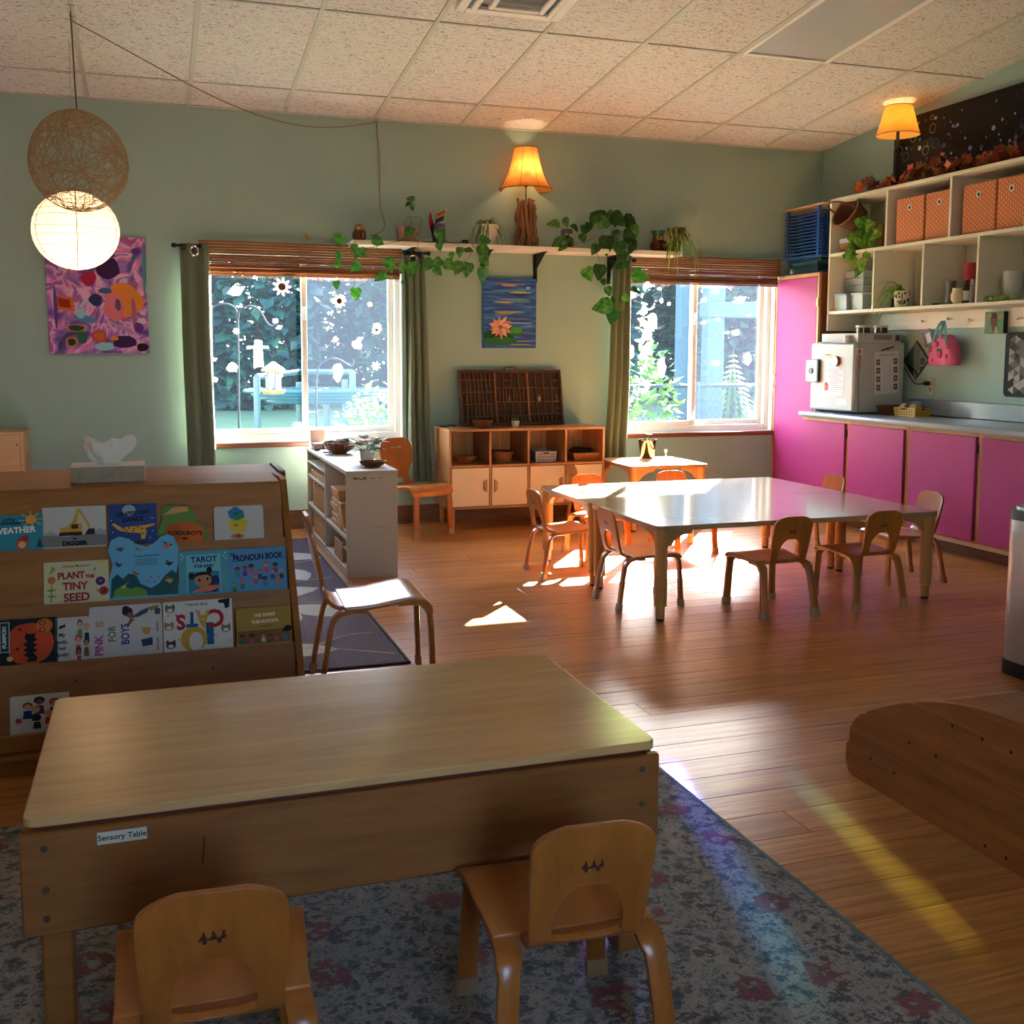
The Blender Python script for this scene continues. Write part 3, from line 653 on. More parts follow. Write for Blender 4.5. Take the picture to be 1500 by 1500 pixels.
# ================================================================== RUGS
def rug_mat():
    m = bpy.data.materials.new('persian_pile'); m.use_nodes = True; nt = m.node_tree; b = nt.nodes['Principled BSDF']; N = nt.nodes.new; L = nt.links.new
    tc = N('ShaderNodeTexCoord'); 
    nz = N('ShaderNodeTexNoise'); nz.inputs['Scale'].default_value = 18; nz.inputs['Detail'].default_value = 9; nz.inputs['Roughness'].default_value = .78; L(tc.outputs['Object'], nz.inputs[0])
    r = ramp(nt, ((.34, '16191c'), (.42, '464c4c'), (.48, '85847a'), (.52, 'ac9f8e'), (.56, '524a48'), (.61, '33383c'), (.68, '7c8482')), nz.outputs[0])
    # scattered flowers: rings of red around voronoi cell centres
    vo = N('ShaderNodeTexVoronoi'); vo.voronoi_dimensions = '2D'; vo.inputs['Scale'].default_value = 4.2; vo.inputs['Randomness'].default_value = .75; L(tc.outputs['Object'], vo.inputs[0])
    nd = N('ShaderNodeTexNoise'); nd.inputs['Scale'].default_value = 38; nd.inputs['Detail'].default_value = 3; L(tc.outputs['Object'], nd.inputs[0])
    ma = N('ShaderNodeMath'); ma.operation = 'MULTIPLY_ADD'; ma.inputs[1].default_value = .42; L(nd.outputs[0], ma.inputs[0]); L(vo.outputs['Distance'], ma.inputs[2])
    rf = ramp(nt, ((.0, '000000'), (.23, '000000'), (.26, 'f0f0f0'), (.35, 'f0f0f0'), (.385, '000000')), ma.outputs[0])
    mx = N('ShaderNodeMix'); mx.data_type = 'RGBA'; L(rf.outputs[0], mx.inputs[0]); L(r.outputs[0], mx.inputs[6]); mx.inputs[7].default_value = (*lin('7c2a32'), 1)
    # small second blossoms
    v2 = N('ShaderNodeTexVoronoi'); v2.voronoi_dimensions = '2D'; v2.inputs['Scale'].default_value = 11; L(tc.outputs['Object'], v2.inputs[0])
    m2 = N('ShaderNodeMath'); m2.operation = 'MULTIPLY_ADD'; m2.inputs[1].default_value = .3; L(nd.outputs[0], m2.inputs[0]); L(v2.outputs['Distance'], m2.inputs[2])
    rs = ramp(nt, ((.26, 'ffffff'), (.31, '000000')), m2.outputs[0])
    mh = N('ShaderNodeMath'); mh.operation = 'MULTIPLY'; mh.inputs[1].default_value = .6; L(rs.outputs[0], mh.inputs[0])
    mx2 = N('ShaderNodeMix'); mx2.data_type = 'RGBA'; L(mh.outputs[0], mx2.inputs[0]); L(mx.outputs[2], mx2.inputs[6]); mx2.inputs[7].default_value = (*lin('a89c8c'), 1)
    L(mx2.outputs[2], b.inputs['Base Color']); b.inputs['Roughness'].default_value = .95; b.inputs['Sheen Weight'].default_value = .2
    n3 = N('ShaderNodeTexNoise'); n3.inputs['Scale'].default_value = 260; n3.inputs['Detail'].default_value = 2; L(tc.outputs['Object'], n3.inputs[0])
    bp = N('ShaderNodeBump'); bp.inputs['Strength'].default_value = .7; bp.inputs['Distance'].default_value = .006; L(n3.outputs[0], bp.inputs['Height']); L(bp.outputs[0], b.inputs['Normal'])
    return m
t = thing('area_rug', 'grey blue patterned area rug with faded red flowers under the sensory table', 'rug', (.3, -5.9, 0))
G().bb((-1.65, -1.3, .0005), (1.405, 1.465, .009), .003).build('pile', rug_mat(), t)
G().bb((1.405, -1.3, .0005), (1.418, 1.465, .0075), .002).build('binding', mat('rug_binding', '6f7f80', .9, bump=.4, bscale=300), t)
def rug2_mat():
    m = bpy.data.materials.new('plum_botanical_pile'); m.use_nodes = True; nt = m.node_tree; b = nt.nodes['Principled BSDF']; N = nt.nodes.new; L = nt.links.new
    tc = N('ShaderNodeTexCoord'); nz = N('ShaderNodeTexNoise'); nz.inputs['Scale'].default_value = 90; L(tc.outputs['Object'], nz.inputs[0])
    r = ramp(nt, ((.35, '3a2c36'), (.65, '584450')), nz.outputs[0]); L(r.outputs[0], b.inputs['Base Color']); b.inputs['Roughness'].default_value = .95
    bp = N('ShaderNodeBump'); bp.inputs['Strength'].default_value = .5; bp.inputs['Distance'].default_value = .004; L(nz.outputs[0], bp.inputs['Height']); L(bp.outputs[0], b.inputs['Normal']); return m
t = thing('botanical_rug', 'plum coloured rug with pale leaves and thin branches beside the block shelf', 'rug', (.3, -2.1, 0))
G().bb((-1.5, -1.245, .0005), (.955, 1.65, .009), .003).build('pile', rug2_mat(), t)
G().bb((.955, -1.245, .0005), (.968, 1.65, .0095), .002).build('binding', mat('plum_binding', '26222c', .9), t)
M_pale = mat('rug_pale_leaf', 'a8a89e', .95); M_twig = mat('rug_twig', '9a8f78', .95); rr = random.Random(4)
for i, (x, y, a, s) in enumerate(((.62, .1, .3, .42), (.78, -.32, 2.4, .4), (.5, -.5, .8, .45), (.72, .55, 1.9, .4), (.45, .75, .2, .45), (.8, 1.05, 2.6, .4), (.56, -.95, 2.9, .35), (.2, .2, 1.2, .5), (.15, -.7, .4, .45))):
    d = Vector((math.cos(a), math.sin(a), 0)); sd = Vector((-d.y, d.x, 0)); P = []
    for u, w in ((0, 0), (.15, .13), (.35, .25), (.6, .27), (.85, .15), (1, 0), (.85, -.13), (.6, -.24), (.35, -.22), (.15, -.12)):
        q = Vector((x, y, 0)) + d*(u-.5)*s + sd*w*s*1.1; P.append((min(q.x, .95), q.y))
    G().prism(P, .0006, (0, 0, .009)).build('leaf_motif', M_pale, t, smooth=0)
for i, pts in enumerate((((.15, -1.1), (.45, -.92), (.7, -.98), (.93, -1.12)), ((.45, -.92), (.55, -.75), (.5, -.62)), ((.6, -.95), (.78, -.8), (.9, -.78)), ((.3, -.2), (.6, -.12), (.9, -.2)), ((.3, .4), (.6, .32), (.93, .4)), ((.4, .9), (.65, .82), (.9, .9)))):
    G().strip(smoothpath([(x, y, .0093) for x, y in pts], 5), (0, 0, 1), .0012, .012).build('twig_motif', M_twig, t, smooth=0)

# ================================================================== CHAIRS
def shell(path, hw, hole, nu=(3, 3)):
    """ply sheet: path [(y,z)], half width hw(t), hole half width hole(t) with t in 0..1 along the path"""
    P = smoothpath([(0, a, b) for a, b in path], 5); N = len(P); L = [0]
    for i in range(1, N): L.append(L[-1] + (P[i]-P[i-1]).length)
    vs = []; fs = []; m = nu[0]+nu[1]; row = 2*m+1
    for i, p in enumerate(P):
        t = L[i]/L[-1]; w = hw(t); h = min(hole(t), w-.02)
        hh = h if h > 0 else min(.055, w*.5)
        us = [-w + (w-hh)*k/nu[0] for k in range(nu[0])] + [-hh + hh*k/nu[1] for k in range(nu[1])] + [0] + [hh*(k+1)/nu[1] for k in range(nu[1])] + [hh + (w-hh)*(k+1)/nu[0] for k in range(nu[0])]
        for x in us: vs.append((x, p.y, p.z))
    for i in range(N-1):
        inh = hole(L[i]/L[-1]) > 0 and hole(L[i+1]/L[-1]) > 0
        for k in range(row-1):
            if inh and nu[0] <= k < nu[0]+2*nu[1]: continue
            a = i*row+k; fs.append((a, a+1, a+row+1, a+row))
    return G().add(vs, fs)
def finish_shell(o, th, bev=.003):
    md = o.modifiers.new('ply', 'SOLIDIFY'); md.thickness = th; md.offset = 0
    mb = o.modifiers.new('edge', 'BEVEL'); mb.width = bev; mb.segments = 2; mb.limit_method = 'ANGLE'; mb.angle_limit = math.radians(50)
M_ch = wood('chair_maple', '8f4e1c', 'b86e2c', 2, 1.8, .3, stretch=8, contrast=.6, coat=.2)
M_ch_x = wood('chair_maple_seat', '985420', 'c27a36', 1, 1.8, .28, stretch=8, contrast=.6, coat=.25)
M_cap = mat('beige_foot_cap', 'a58562', .6)
M_stamp = mat('brown_stamp', '4a1f12', .7)
def stamp(parent, y, z, tilt, k=1.0):
    g = G(); ux = (1*k, 0, 0); uy = (0, -math.sin(tilt)*k, math.cos(tilt)*k); o = (0, y, z)
    for cx in (-.013, .0, .014): g.prism(ell(cx, .006, .0022, .0026, 8), .0004, o, ux, uy)
    for cx, w in ((-.013, .006), (.001, .006), (.014, .005)): g.prism([(cx-w, -.003), (cx+w*.8, -.004), (cx+w*.3, .004), (cx-w*.3, .004)], .0004, o, ux, uy)
    g.prism([(-.02, -.006), (.016, -.006), (.016, -.003), (-.02, -.003)], .0004, o, ux, uy)
    for cx in (-.012, .008): g.prism(ell(cx, -.009, .0035, .0035, 9), .0004, o, ux, uy)
    return g.build('stamped_mark', M_stamp, parent, smooth=0, label='small dark brown stamped emblem')
def kid_chair():
    t = thing('child_chair', 'x', 'chair')
    sp = [(.150, .232), (.146, .246), (.132, .256), (.10, .260), (.05, .256), (0, .252), (-.05, .25), (-.088, .249)]
    hs = lambda u: .152 - .012*u - (.02*(1-u/.05)**2 if u < .05 else 0)
    seat = shell(sp, hs, lambda u: 0).build('seat', M_ch_x, t, 50); finish_shell(seat, .011)
    bp = [(-.03, .2475), (-.07, .2465), (-.105, .248), (-.128, .256), (-.142, .272), (-.150, .30), (-.158, .335), (-.167, .375), (-.176, .415), (-.183, .45), (-.186, .468), (-.1868, .474)]
    def hb(u):
        if u < .3: return .094
        if u > .86: q = (u-.86)/.14; return .103*math.sqrt(max(0.0, 1-.80*q**2.6))
        return .094 + .009*math.sin((u-.3)/.56*PI/2)
    def hole(u):
        a, b = .33, .68
        if u <= a or u >= b: return 0
        q = (u-a)/(b-a)
        return .06*min(1, (q/.12)**.5 if q < .12 else 1)*math.sqrt(max(0, 1-max(0, (q-.3)/.7)**2.2))
    back = shell(bp, hb, hole, (4, 4)).build('backrest', M_ch, t, 50); finish_shell(back, .011)
    stamp(t, -.1735-.0058, .404, .22)
    for sx in (-1, 1):
        r = smoothpath([(sx*.118, -.035, .243), (sx*.119, -.08, .243), (sx*.121, -.108, .238), (sx*.124, -.128, .222), (sx*.128, -.14, .19), (sx*.135, -.157, .1), (sx*.1415, -.1715, .006)], 3)
        g = G().strip(r, (1, 0, 0), [.046]*4+[.044]*6+[.036]*(len(r)-10), .014); leg = g.build('leg', M_ch, t)
        G().strip([(sx*.1395, -.167, .034), (sx*.1418, -.1725, .0)], (1, 0, 0), .042, .021).build('foot_cap', M_cap, leg)
        r = smoothpath([(sx*.116, .05, .247), (sx*.117, .1, .249), (sx*.1185, .13, .244), (sx*.12, .147, .226), (sx*.122, .153, .19), (sx*.126, .158, .1), (sx*.130, .162, .006)], 3)
        g = G().strip(r, (1, 0, 0), [.05]*4+[.046]*6+[.036]*(len(r)-10), .014); leg = g.build('leg', M_ch, t)
        G().strip([(sx*.129, .161, .034), (sx*.1303, .1625, .0)], (1, 0, 0), .042, .021).build('foot_cap', M_cap, leg)
    return t
KID = kid_chair(); kid_used = [False]
def place_kid(x, y, ang, label, z=0):
    t = KID if not kid_used[0] else copy_tree(KID); kid_used[0] = True
    t.location = (x, y, z); t.rotation_euler = (0, 0, math.radians(ang)); tag(t, label, 'chair', 'small bentwood child chairs'); return t
# local +y is the sitter's forward direction
place_kid(.985, -5.64, -4, 'child chair with arched cut-out pushed to the sensory table, beside its leg', .0095)
place_kid(.40, -5.665, -2, 'child chair with arched cut-out at the sensory table, by the name label', .0095)
place_kid(3.10, -3.0, 2, 'child chair with its back to the room, mid-way along the table edge')
place_kid(3.62, -2.975, 2, 'child chair with its back to the room, near the table corner towards the steel bin')
place_kid(2.57, -2.685, -90, 'child chair at the short table end, tucked beside the corner leg')
place_kid(2.475, -1.93, -90, 'child chair at the short table end, standing in the sunlight patch')
place_kid(2.86, -1.52, 180, 'child chair facing the room across the sunlit table, half hidden by the table')
place_kid(3.45, -1.50, 180, 'child chair facing the room, between the big table and the little window table')
place_kid(4.13, -1.82, 90, 'child chair across the big table from the sunlit end, toward the window side')
place_kid(4.16, -2.62, 86, 'child chair across the big table from the sunlit end, beside the pink cabinet doors')
place_kid(3.17, -.78, -92, 'child chair at the little window table, in front of the low cabinet')
def big_chair():
    t = thing('bentwood_chair', 'x', 'chair'); k = 1.0
    def hs(u): return .172-.01*u-(.03*(1-u/.06)**2 if u < .06 else 0)
    sp = [(.185, .265), (.186, .29), (.178, .312), (.155, .328), (.115, .332), (.06, .324), (0, .314), (-.06, .308), (-.12, .307)]
    s = shell(sp, hs, lambda u: 0).build('seat', M_ch_x, t, 50); finish_shell(s, .014)
    bp = [(-.04, .304), (-.09, .302), (-.135, .306), (-.162, .318), (-.178, .34), (-.187, .375), (-.196, .42), (-.206, .47), (-.216, .52), (-.226, .57), (-.233, .605), (-.2365, .622), (-.238, .63)]
    def hb(u):
        if u < .25: return .115
        if u < .45: return .115-.04*math.sin((u-.25)/.2*PI/2)
        if u > .84: q = (u-.84)/.16; return .135*math.sqrt(max(0.0, 1-.80*q**2.4))
        return .075+.06*math.sin(min(1, (u-.45)/.3)*PI/2)
    def hole(u):
        for a, b, w in ((.27, .40, .04), (.83, .875, .042)):
            if a < u < b: q = (u-a)/(b-a); return w*(1-abs(2*q-1)**4)**.5+.001
        return 0
    b = shell(bp, hb, hole, (4, 4)).build('backrest', M_ch, t, 50); finish_shell(b, .014)
    for sx in (-1, 1):
        r = smoothpath([(sx*.137, -.05, .297), (sx*.138, -.1, .297), (sx*.14, -.135, .29), (sx*.143, -.158, .268), (sx*.147, -.17, .23), (sx*.156, -.19, .12), (sx*.164, -.208, .006)], 3)
        lg = G().strip(r, (1, 0, 0), [.05]*4+[.047]*6+[.038]*(len(r)-10), .016).build('leg', M_ch, t)
        G().strip([(sx*.1615, -.2025, .036), (sx*.1643, -.209, 0)], (1, 0, 0), .043, .022).build('foot_cap', M_cap, lg)
        r = smoothpath([(sx*.132, .07, .318), (sx*.133, .13, .319), (sx*.1345, .165, .308), (sx*.136, .182, .285), (sx*.139, .189, .24), (sx*.144, .194, .12), (sx*.149, .198, .006)], 3)
        lg = G().strip(r, (1, 0, 0), [.075]*4+[.058]*6+[.042]*(len(r)-10), .017).build('leg', M_ch, t)
        G().strip([(sx*.1478, .197, .036), (sx*.1493, .1985, 0)], (1, 0, 0), .046, .022).build('foot_cap', M_cap, lg)
    return t
BC = big_chair(); BC.location = (2.005, -.40, 0); BC.rotation_euler = (0, 0, math.radians(204)); tag(BC, 'larger bentwood chair with a slotted back by the low cabinet and curtain', 'chair', 'larger bentwood chairs')
b2 = copy_tree(BC); b2.location = (1.08, -3.53, .0098); b2.rotation_euler = (0, 0, math.radians(-93)); b2['label'] = 'larger bentwood chair seen from the side, standing on the plum rug'

# ================================================================== TABLES
M_lam = mat('tan_laminate', '9c8468', .12, var=.03, vscale=4, spec=.4)
M_lamedge = mat('tan_edge', 'a07c54', .4)
M_leg = wood('table_leg_wood', 'a0713d', 'be8d55', 2, 1.5, .4, stretch=8, contrast=.5)
def class_table(name, label, x0, x1, y0, y1, z, group=None, r=.035, mtop=None, legs='ball'):
    cx, cy = (x0+x1)/2, (y0+y1)/2; t = thing(name, label, 'table', (cx, cy, 0), group=group); w, d = x1-x0, y1-y0
    G().prism(rrect(w, d, r), .022, (0, 0, z-.024)).build('table_top', mtop or M_lam, t)
    G().prism(rrect(w+.004, d+.004, r), .02, (0, 0, z-.025)).build('edge_band', M_lamedge, t)
    for sx in (-1, 1):
        for sy in (-1, 1):
            x, y = sx*(w/2-.038), sy*(d/2-.038)
            lg = G().lathe(((.03, 0), (.03, z-.14), (.033, z-.13), (.034, z-.026)), (x, y, 0), 16).build('leg', M_leg, t) if False else None
            g = G(); g.lathe(((.028, .075), (.03, .09), (.03, z-.105), (.033, z-.1), (.034, z-.025)), (x, y, 0), 18); lg = g.build('leg', M_leg, t)
            G().lathe(((.029, .07), (.0305, .071), (.0305, .076), (.029, .077)), (x, y, 0), 18).build('height_ring', mat('yellow_ring', 'c9962f', .5), lg)
            G().lathe(((.021, .012), (.021, .074)), (x, y, 0), 14).build('leg_insert', M_leg, lg)
            G().lathe(((.016, 0), (.019, .003), (.019, .013)), (x, y, 0), 14).build('glide', M_blackmetal, lg)
            g = G()
            for ux in ((-sx, 0, 0), (0, -sy, 0)):
                ux = Vector(ux); P = [(.02, z-.026), (.15, z-.026), (.15, z-.045), (.1, z-.052), (.06, z-.075), (.045, z-.098), (.02, z-.1)]
                sd = Vector((ux.y, ux.x, 0)); nrm = ux.cross(Vector((0, 0, 1)))
                g.prism([(a, b) for a, b in P], .022, Vector((x, y, 0)) - nrm*.011, ux, (0, 0, 1))
            g.build('corner_bracket', M_leg, t)
    return t
TX0, TX1 = 2.465, 4.005
class_table('classroom_table', 'tan topped classroom table half lit by the window sun', TX0, TX1, -2.318, -1.57, .445)
class_table('classroom_table', 'tan topped classroom table in front, joined edge to edge with the sunlit one', TX0, TX1, -3.085, -2.322, .445)
M_tabwood = wood('window_table_top', 'a9743c', 'cd9a5c', 0, 1.4, .35, contrast=.6)
class_table('window_table', 'small square light wood table below the window beside the pink cupboard', 3.395, 3.98, -.85, -.25, .455, mtop=M_tabwood, r=.03)

# ================================================================== SENSORY TABLE
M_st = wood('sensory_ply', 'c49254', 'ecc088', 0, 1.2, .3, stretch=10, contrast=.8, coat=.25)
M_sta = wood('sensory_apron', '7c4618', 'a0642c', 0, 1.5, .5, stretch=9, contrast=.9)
SX0, SX1, SY0, SY1, SZ = .112, 1.262, -5.462, -4.825, .452
t = thing('sensory_table', 'low wooden sensory table with birch ply lid and deep apron', 'table', ((SX0+SX1)/2, (SY0+SY1)/2, .0095)); hw, hd = (SX1-SX0)/2, (SY1-SY0)/2
z = SZ-.009
top = G().prism(rrect(2*hw, 2*hd, .022), .018, (0, 0, z-.018)).build('lid', M_st, t)
o = top.modifiers.new('edge', 'BEVEL'); o.width = .003; o.segments = 2; o.limit_method = 'ANGLE'
G().prism(rrect(2*hw-.002, 2*hd-.002, .022), .006, (0, 0, z-.0125)).build('ply_layer', mat('ply_dark_line', '7a5230', .6), t)
G().prism(rrect(2*hw-.02, 2*hd-.02, .015), .007, (0, 0, z-.0252)).build('red_liner', mat('dark_red_liner', '5a1712', .5), t)
az0, az1 = z-.205, z-.026
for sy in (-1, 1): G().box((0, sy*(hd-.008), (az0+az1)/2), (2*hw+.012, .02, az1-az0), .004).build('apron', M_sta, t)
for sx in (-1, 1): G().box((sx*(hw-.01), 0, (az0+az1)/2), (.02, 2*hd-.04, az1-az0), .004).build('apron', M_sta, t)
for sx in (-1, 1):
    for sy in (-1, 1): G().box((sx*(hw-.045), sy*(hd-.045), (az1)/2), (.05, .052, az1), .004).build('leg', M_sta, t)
for sx in (-1, 1):
    for zz in (az1-.028, (az0+az1)/2-.01, az0+.03): G().lathe(((0, .0022), (.005, .0016), (.006, 0)), (0, 0, 0), 10).build('screw', mat('dull_screw', '5b4a3a', .5, .5), t).matrix_local = Matrix.Translation((sx*(hw-.032), -hd-.0022, zz)) @ Matrix.Rotation(PI/2, 4, 'X')
lx0 = at(142, 1225, Y=SY0-.006).x-(SX0+SX1)/2; lx1 = at(215, 1213, Y=SY0-.006).x-(SX0+SX1)/2; lz = at(178, 1226, Y=SY0-.006).z-.009
lb = G().box(((lx0+lx1)/2, -hd-.0028, lz), (lx1-lx0, .001, .021), 0).build('name_label', mat('label_paper', 'cfc7b6', .6), t, label='small white printed label reading Sensory Table')
text('Sensory Table', .0135, mat('label_ink', '15120f', .6), lb, ((lx0+lx1)/2, -hd-.0034, lz), bold=.0002)
# worn scuff
G().box((lx0+.17, -hd-.0019, lz-.045), (.003, .0004, .05), 0, ry=.1).build('scuff', mat('scuff_mark', '4a3018', .8), t)

# ================================================================== BLOCK SHELF (white)
M_wshelf = mat('worn_white_paint', 'b9ab95', .5, var=.06, vscale=4, bump=.03, bscale=40)
BX0, BX1, BY0, BY1, BZ = 1.30, 1.578, -1.745, -.25, .585
t = thing('block_shelf', 'low worn white shelf filled with wooden blocks', 'shelf', (BX0, BY0, 0)); w, d = BX1-BX0, BY1-BY0; th = .02
G().bb((0, 0, 0), (w, th, BZ-th), .002).build('end_panel', M_wshelf, t); G().bb((0, d-th, 0), (w, d, BZ-th), .002).build('end_panel', M_wshelf, t)
G().bb((-.004, -.004, BZ-th), (w+.004, d+.004, BZ), .003).build('shelf_top', M_wshelf, t)
G().bb((0, th, .03), (w, d-th, .05), .002).build('shelf_board', M_wshelf, t); 
sz1, sz2 = .225, .40
G().bb((0, th, sz1-.018), (w, d-th, sz1), .002).build('shelf_board', M_wshelf, t)
G().bb((0, d*.52, sz2-.0), (w, d-th, sz2+.014), .002).build('shelf_board', M_wshelf, t); G().bb((0, d*.52, .49), (w, d-th, .502), .002).build('shelf_board', M_wshelf, t)
G().bb((0, d*.5-.01, .05), (w, d*.5+.01, BZ-th), .002).build('divider', M_wshelf, t)
G().bb((0, th, .0), (.015, d-th, .03)).build('plinth', M_wshelf, t)
G().bb((w*.5-.004, th, .05), (w*.5+.004, d-th, BZ-th)).build('centre_panel', M_wshelf, t)
G().bb((w*.5, d*.78, .4), (w*.55, d*.79, .56)).build('divider', M_wshelf, t)
mk = mat('paint_chip', '6a4a30', .8); rr = random.Random(8)
for k in range(9): G().prism(ell(rr.uniform(.04, .2), BZ-.035-rr.uniform(0, .012), rr.uniform(.006, .022), rr.uniform(.0015, .004), 9, wob=.4), .0003, (0, -.0003, 0), (1, 0, 0), (0, 0, 1)).build('paint_chip', mk, t, smooth=0)
for k in range(6): G().prism(ell(.165+k*.013, .272+rr.uniform(-.006, .006), rr.uniform(.003, .007), rr.uniform(.001, .003), 8, wob=.4), .0003, (0, -.0003, 0), (1, 0, 0), (0, 0, 1)).build('paint_chip', mk, t, smooth=0)
M_blk = wood('beech_block', '9a6f42', 'c69a66', 1, 2, .5, contrast=.6)
def block(x, y, z, sx, sy, sz, label, rz=0):
    o = G().box((0, 0, sz/2), (sx, sy, sz), .002).build('wooden_block', M_blk); o.location = (BX0+x, BY0+y, z); o.rotation_euler = (0, 0, rz)
    return tag(o, label, 'block', 'wooden blocks in the white shelf')
LB = 'plain wooden unit block stacked flat in the white shelf, on the middle board'
for k in range(8): block(.065+.006*(k % 3), .46+.02*(k % 2), sz1+.0305*k, .11, .24, .03, LB) if k < 7 else None
for k in range(5): block(.06, .28, sz1+.0305*k, .1, .1, .03, 'short wooden unit block piled next to the curved block in the white shelf')
LB2 = 'upright wooden plank block standing in the far bay of the white shelf'
for k in range(9): block(.06, .84+.055*k, sz1, .1, .028, .13+.012*(k % 3), LB2)
LB3 = 'thick wooden block piled on the lowest board of the far bay of the white shelf'
for k in range(3):
    for j in range(4): block(.06, .85+.13*j, .05+.046*k, .1, .12, .045, LB3)
for j in range(5): block(.06, .84+.12*j, sz2+.014, .1, .1, .04, 'small square wooden block on the upper far board of the white shelf')
for k in range(2): block(.062, .33, .05+.055*k, .11, .26, .054, 'long wooden block lying on the lowest board near the shelf end')
# hollow block and curved blocks
tt = thing('hollow_block', 'open hollow wooden block on the lowest board of the white shelf', 'block', (BX0+.06, BY0+.11, .05))
for a, b, c, d3 in ((0, 0, .004, .008), (0, 0, .096, .008)): G().bb((-.05, -.08, c-.004), (.05, .08, c+.004)).build('side', M_blk, tt)
for s in (-1, 1): G().bb((-.05, s*.08-.004, .008), (.05, s*.08+.004, .092)).build('side', M_blk, tt)
for k, (yy, R) in enumerate(((.1, .085), (.15, .075))):
    g = G(); P = arc((0, 0, 0), R, PI, 2*PI, 14, (0, 1, 0), (0, 0, 1)); g.strip(P, (1, 0, 0), .1, .026); o = g.build('curved_block', M_blk); o.location = (BX0+.06, BY0+yy+.02, sz1+R+.0135+k*.0)
    o.rotation_euler = (0, 0, 0); tag(o, ('large half-ring wooden block standing in the white shelf by the end panel', 'smaller half-ring wooden block behind the large one in the white shelf')[k], 'block', 'wooden blocks in the white shelf')
    if k == 1: o.location.x = BX0+.195; o.location.y = BY0+.16

# ================================================================== LOW CUBBY CABINET
M_cab = wood('cabinet_oak', '8a5a30', 'bd8c58', 2, 2.4, .45, stretch=18, contrast=1.0)
M_cabx = wood('cabinet_oak_flat', '8a5a30', 'bd8c58', 0, 2.4, .45, stretch=18, contrast=1.0)
M_door = mat('birch_door', 'd8c8a6', .4, var=.05, vscale=7)
KX0, KX1, KY0, KY1, KZ = 2.235, 3.385, -.425, -.035, .695
t = thing('cubby_cabinet', 'low oak cabinet with four open cubbies over four cream doors', 'cabinet', ((KX0+KX1)/2, (KY0+KY1)/2, 0)); hw = (KX1-KX0)/2; hd = (KY1-KY0)/2; th = .016; zb = .145; zm = .44
G().bb((-hw, -hd, zb), (-hw+th, hd, KZ-th), .001).build('side_panel', M_cab, t); G().bb((hw-th, -hd, zb), (hw, hd, KZ-th), .001).build('side_panel', M_cab, t)
G().bb((-hw, -hd, KZ-th), (hw, hd, KZ), .0015).build('cabinet_top', M_cabx, t); G().bb((-hw+th, -hd, zb), (hw-th, hd, zb+th), .001).build('bottom_panel', M_cabx, t)
G().bb((-hw+th, -hd+.004, zm-th/2), (hw-th, hd, zm+th/2), .001).build('shelf_board', M_cabx, t)
G().bb((-hw+th, hd-.008, zb+th), (hw-th, hd, KZ-th)).build('back_panel', M_cab, t)
cw = (2*hw-2*th)/4
for k in range(1, 4): G().bb((-hw+th+k*cw-th/2, -hd+.002, zb+th), (-hw+th+k*cw+th/2, hd-.008, KZ-th), .001).build('divider', M_cab, t)
for k in range(4):
    a = -hw+th+k*cw+(th/2 if k else 0)+.003; b = -hw+th+(k+1)*cw-(th/2 if k < 3 else 0)-.003
    dr = G().bb((a, -hd-.002, zb+th+.003), (b, -hd+.012, zm-th/2-.003), .0015).build('door', M_door, t)
    hx = b-.028 if k % 2 == 0 else a+.028
    P = [(-.012, -.045), (.012, -.045), (.012, .045), (-.012, .045)]; s = 1 if k % 2 == 0 else -1
    G().prism([(-s*.010, -.03), (s*.012, -.045), (s*.012, .045), (-s*.010, .03)][::s], .014, (hx, -hd-.002, (zb+zm)/2+.01), (1, 0, 0), (0, 0, 1)).build('handle', M_cab, dr)
for x, y in ((-hw+.035, -hd+.04), (hw-.035, -hd+.04), (.05, -hd+.05), (-hw+.04, hd-.05), (hw-.04, hd-.05)): G().lathe(((.012, 0), (.02, zb)), (x, y, 0), 12).build('leg', M_cab, t)

# ================================================================== RIGHT WALL: TALL CUPBOARD, BASE CABINETS, COUNTER
M_pink = mat('magenta_paint', '9c2e6e', .55, var=.06, vscale=3, bump=.03, bscale=90, spec=.3)
M_frame = wood('fir_frame', '8a5a30', 'c08e58', 2, 2, .5, contrast=.8); M_framey = wood('fir_rail', '8a5a30', 'c08e58', 1, 2, .5, contrast=.8)
M_darkwood = wood('dark_side', '5c3018', '7a4626', 2, 2, .5)
CX, CY, CZ = 5.03, -.57, 1.815
t = thing('tall_cupboard', 'tall magenta cupboard with wood frame in the corner by the window', 'cupboard', (5.23, -.285, 0))
G().bb((-.18, -.28, .09), (.195, .28, CZ), .002).build('body', M_darkwood, t)
G().bb((-.2, -.285, .09), (-.18, -.260, CZ), .001).build('stile', M_frame, t); G().bb((-.2, .260, .09), (-.18, .285, CZ), .001).build('stile', M_frame, t)
G().bb((-.2, -.260, CZ-.028), (-.18, .260, CZ), .001).build('rail', M_framey, t); G().bb((-.2, -.260, .09), (-.18, .260, .12), .001).build('rail', M_framey, t)
dr = G().bb((-.2, -.257, .123), (-.18, .257, CZ-.031), .002).build('door', M_pink, t)
hz = at(1141, 558, X=CX).z; hy = .235
G().tube(smoothpath([(-.2, hy, hz-.05), (-.225, hy, hz-.045), (-.23, hy, hz), (-.225, hy, hz+.045), (-.2, hy, hz+.05)], 4), .0045, 7).build('handle', M_chrome, dr)
for zz in (CZ-.22, .3): G().bb((-.207, -.283, zz-.03), (-.2, -.262, zz+.03), .002).build('hinge', mat('brass', 'b8923e', .35, .9), dr)
G().bb((-.12, -.28, 0), (.195, .28, .09)).build('plinth', M_darkwood, t)
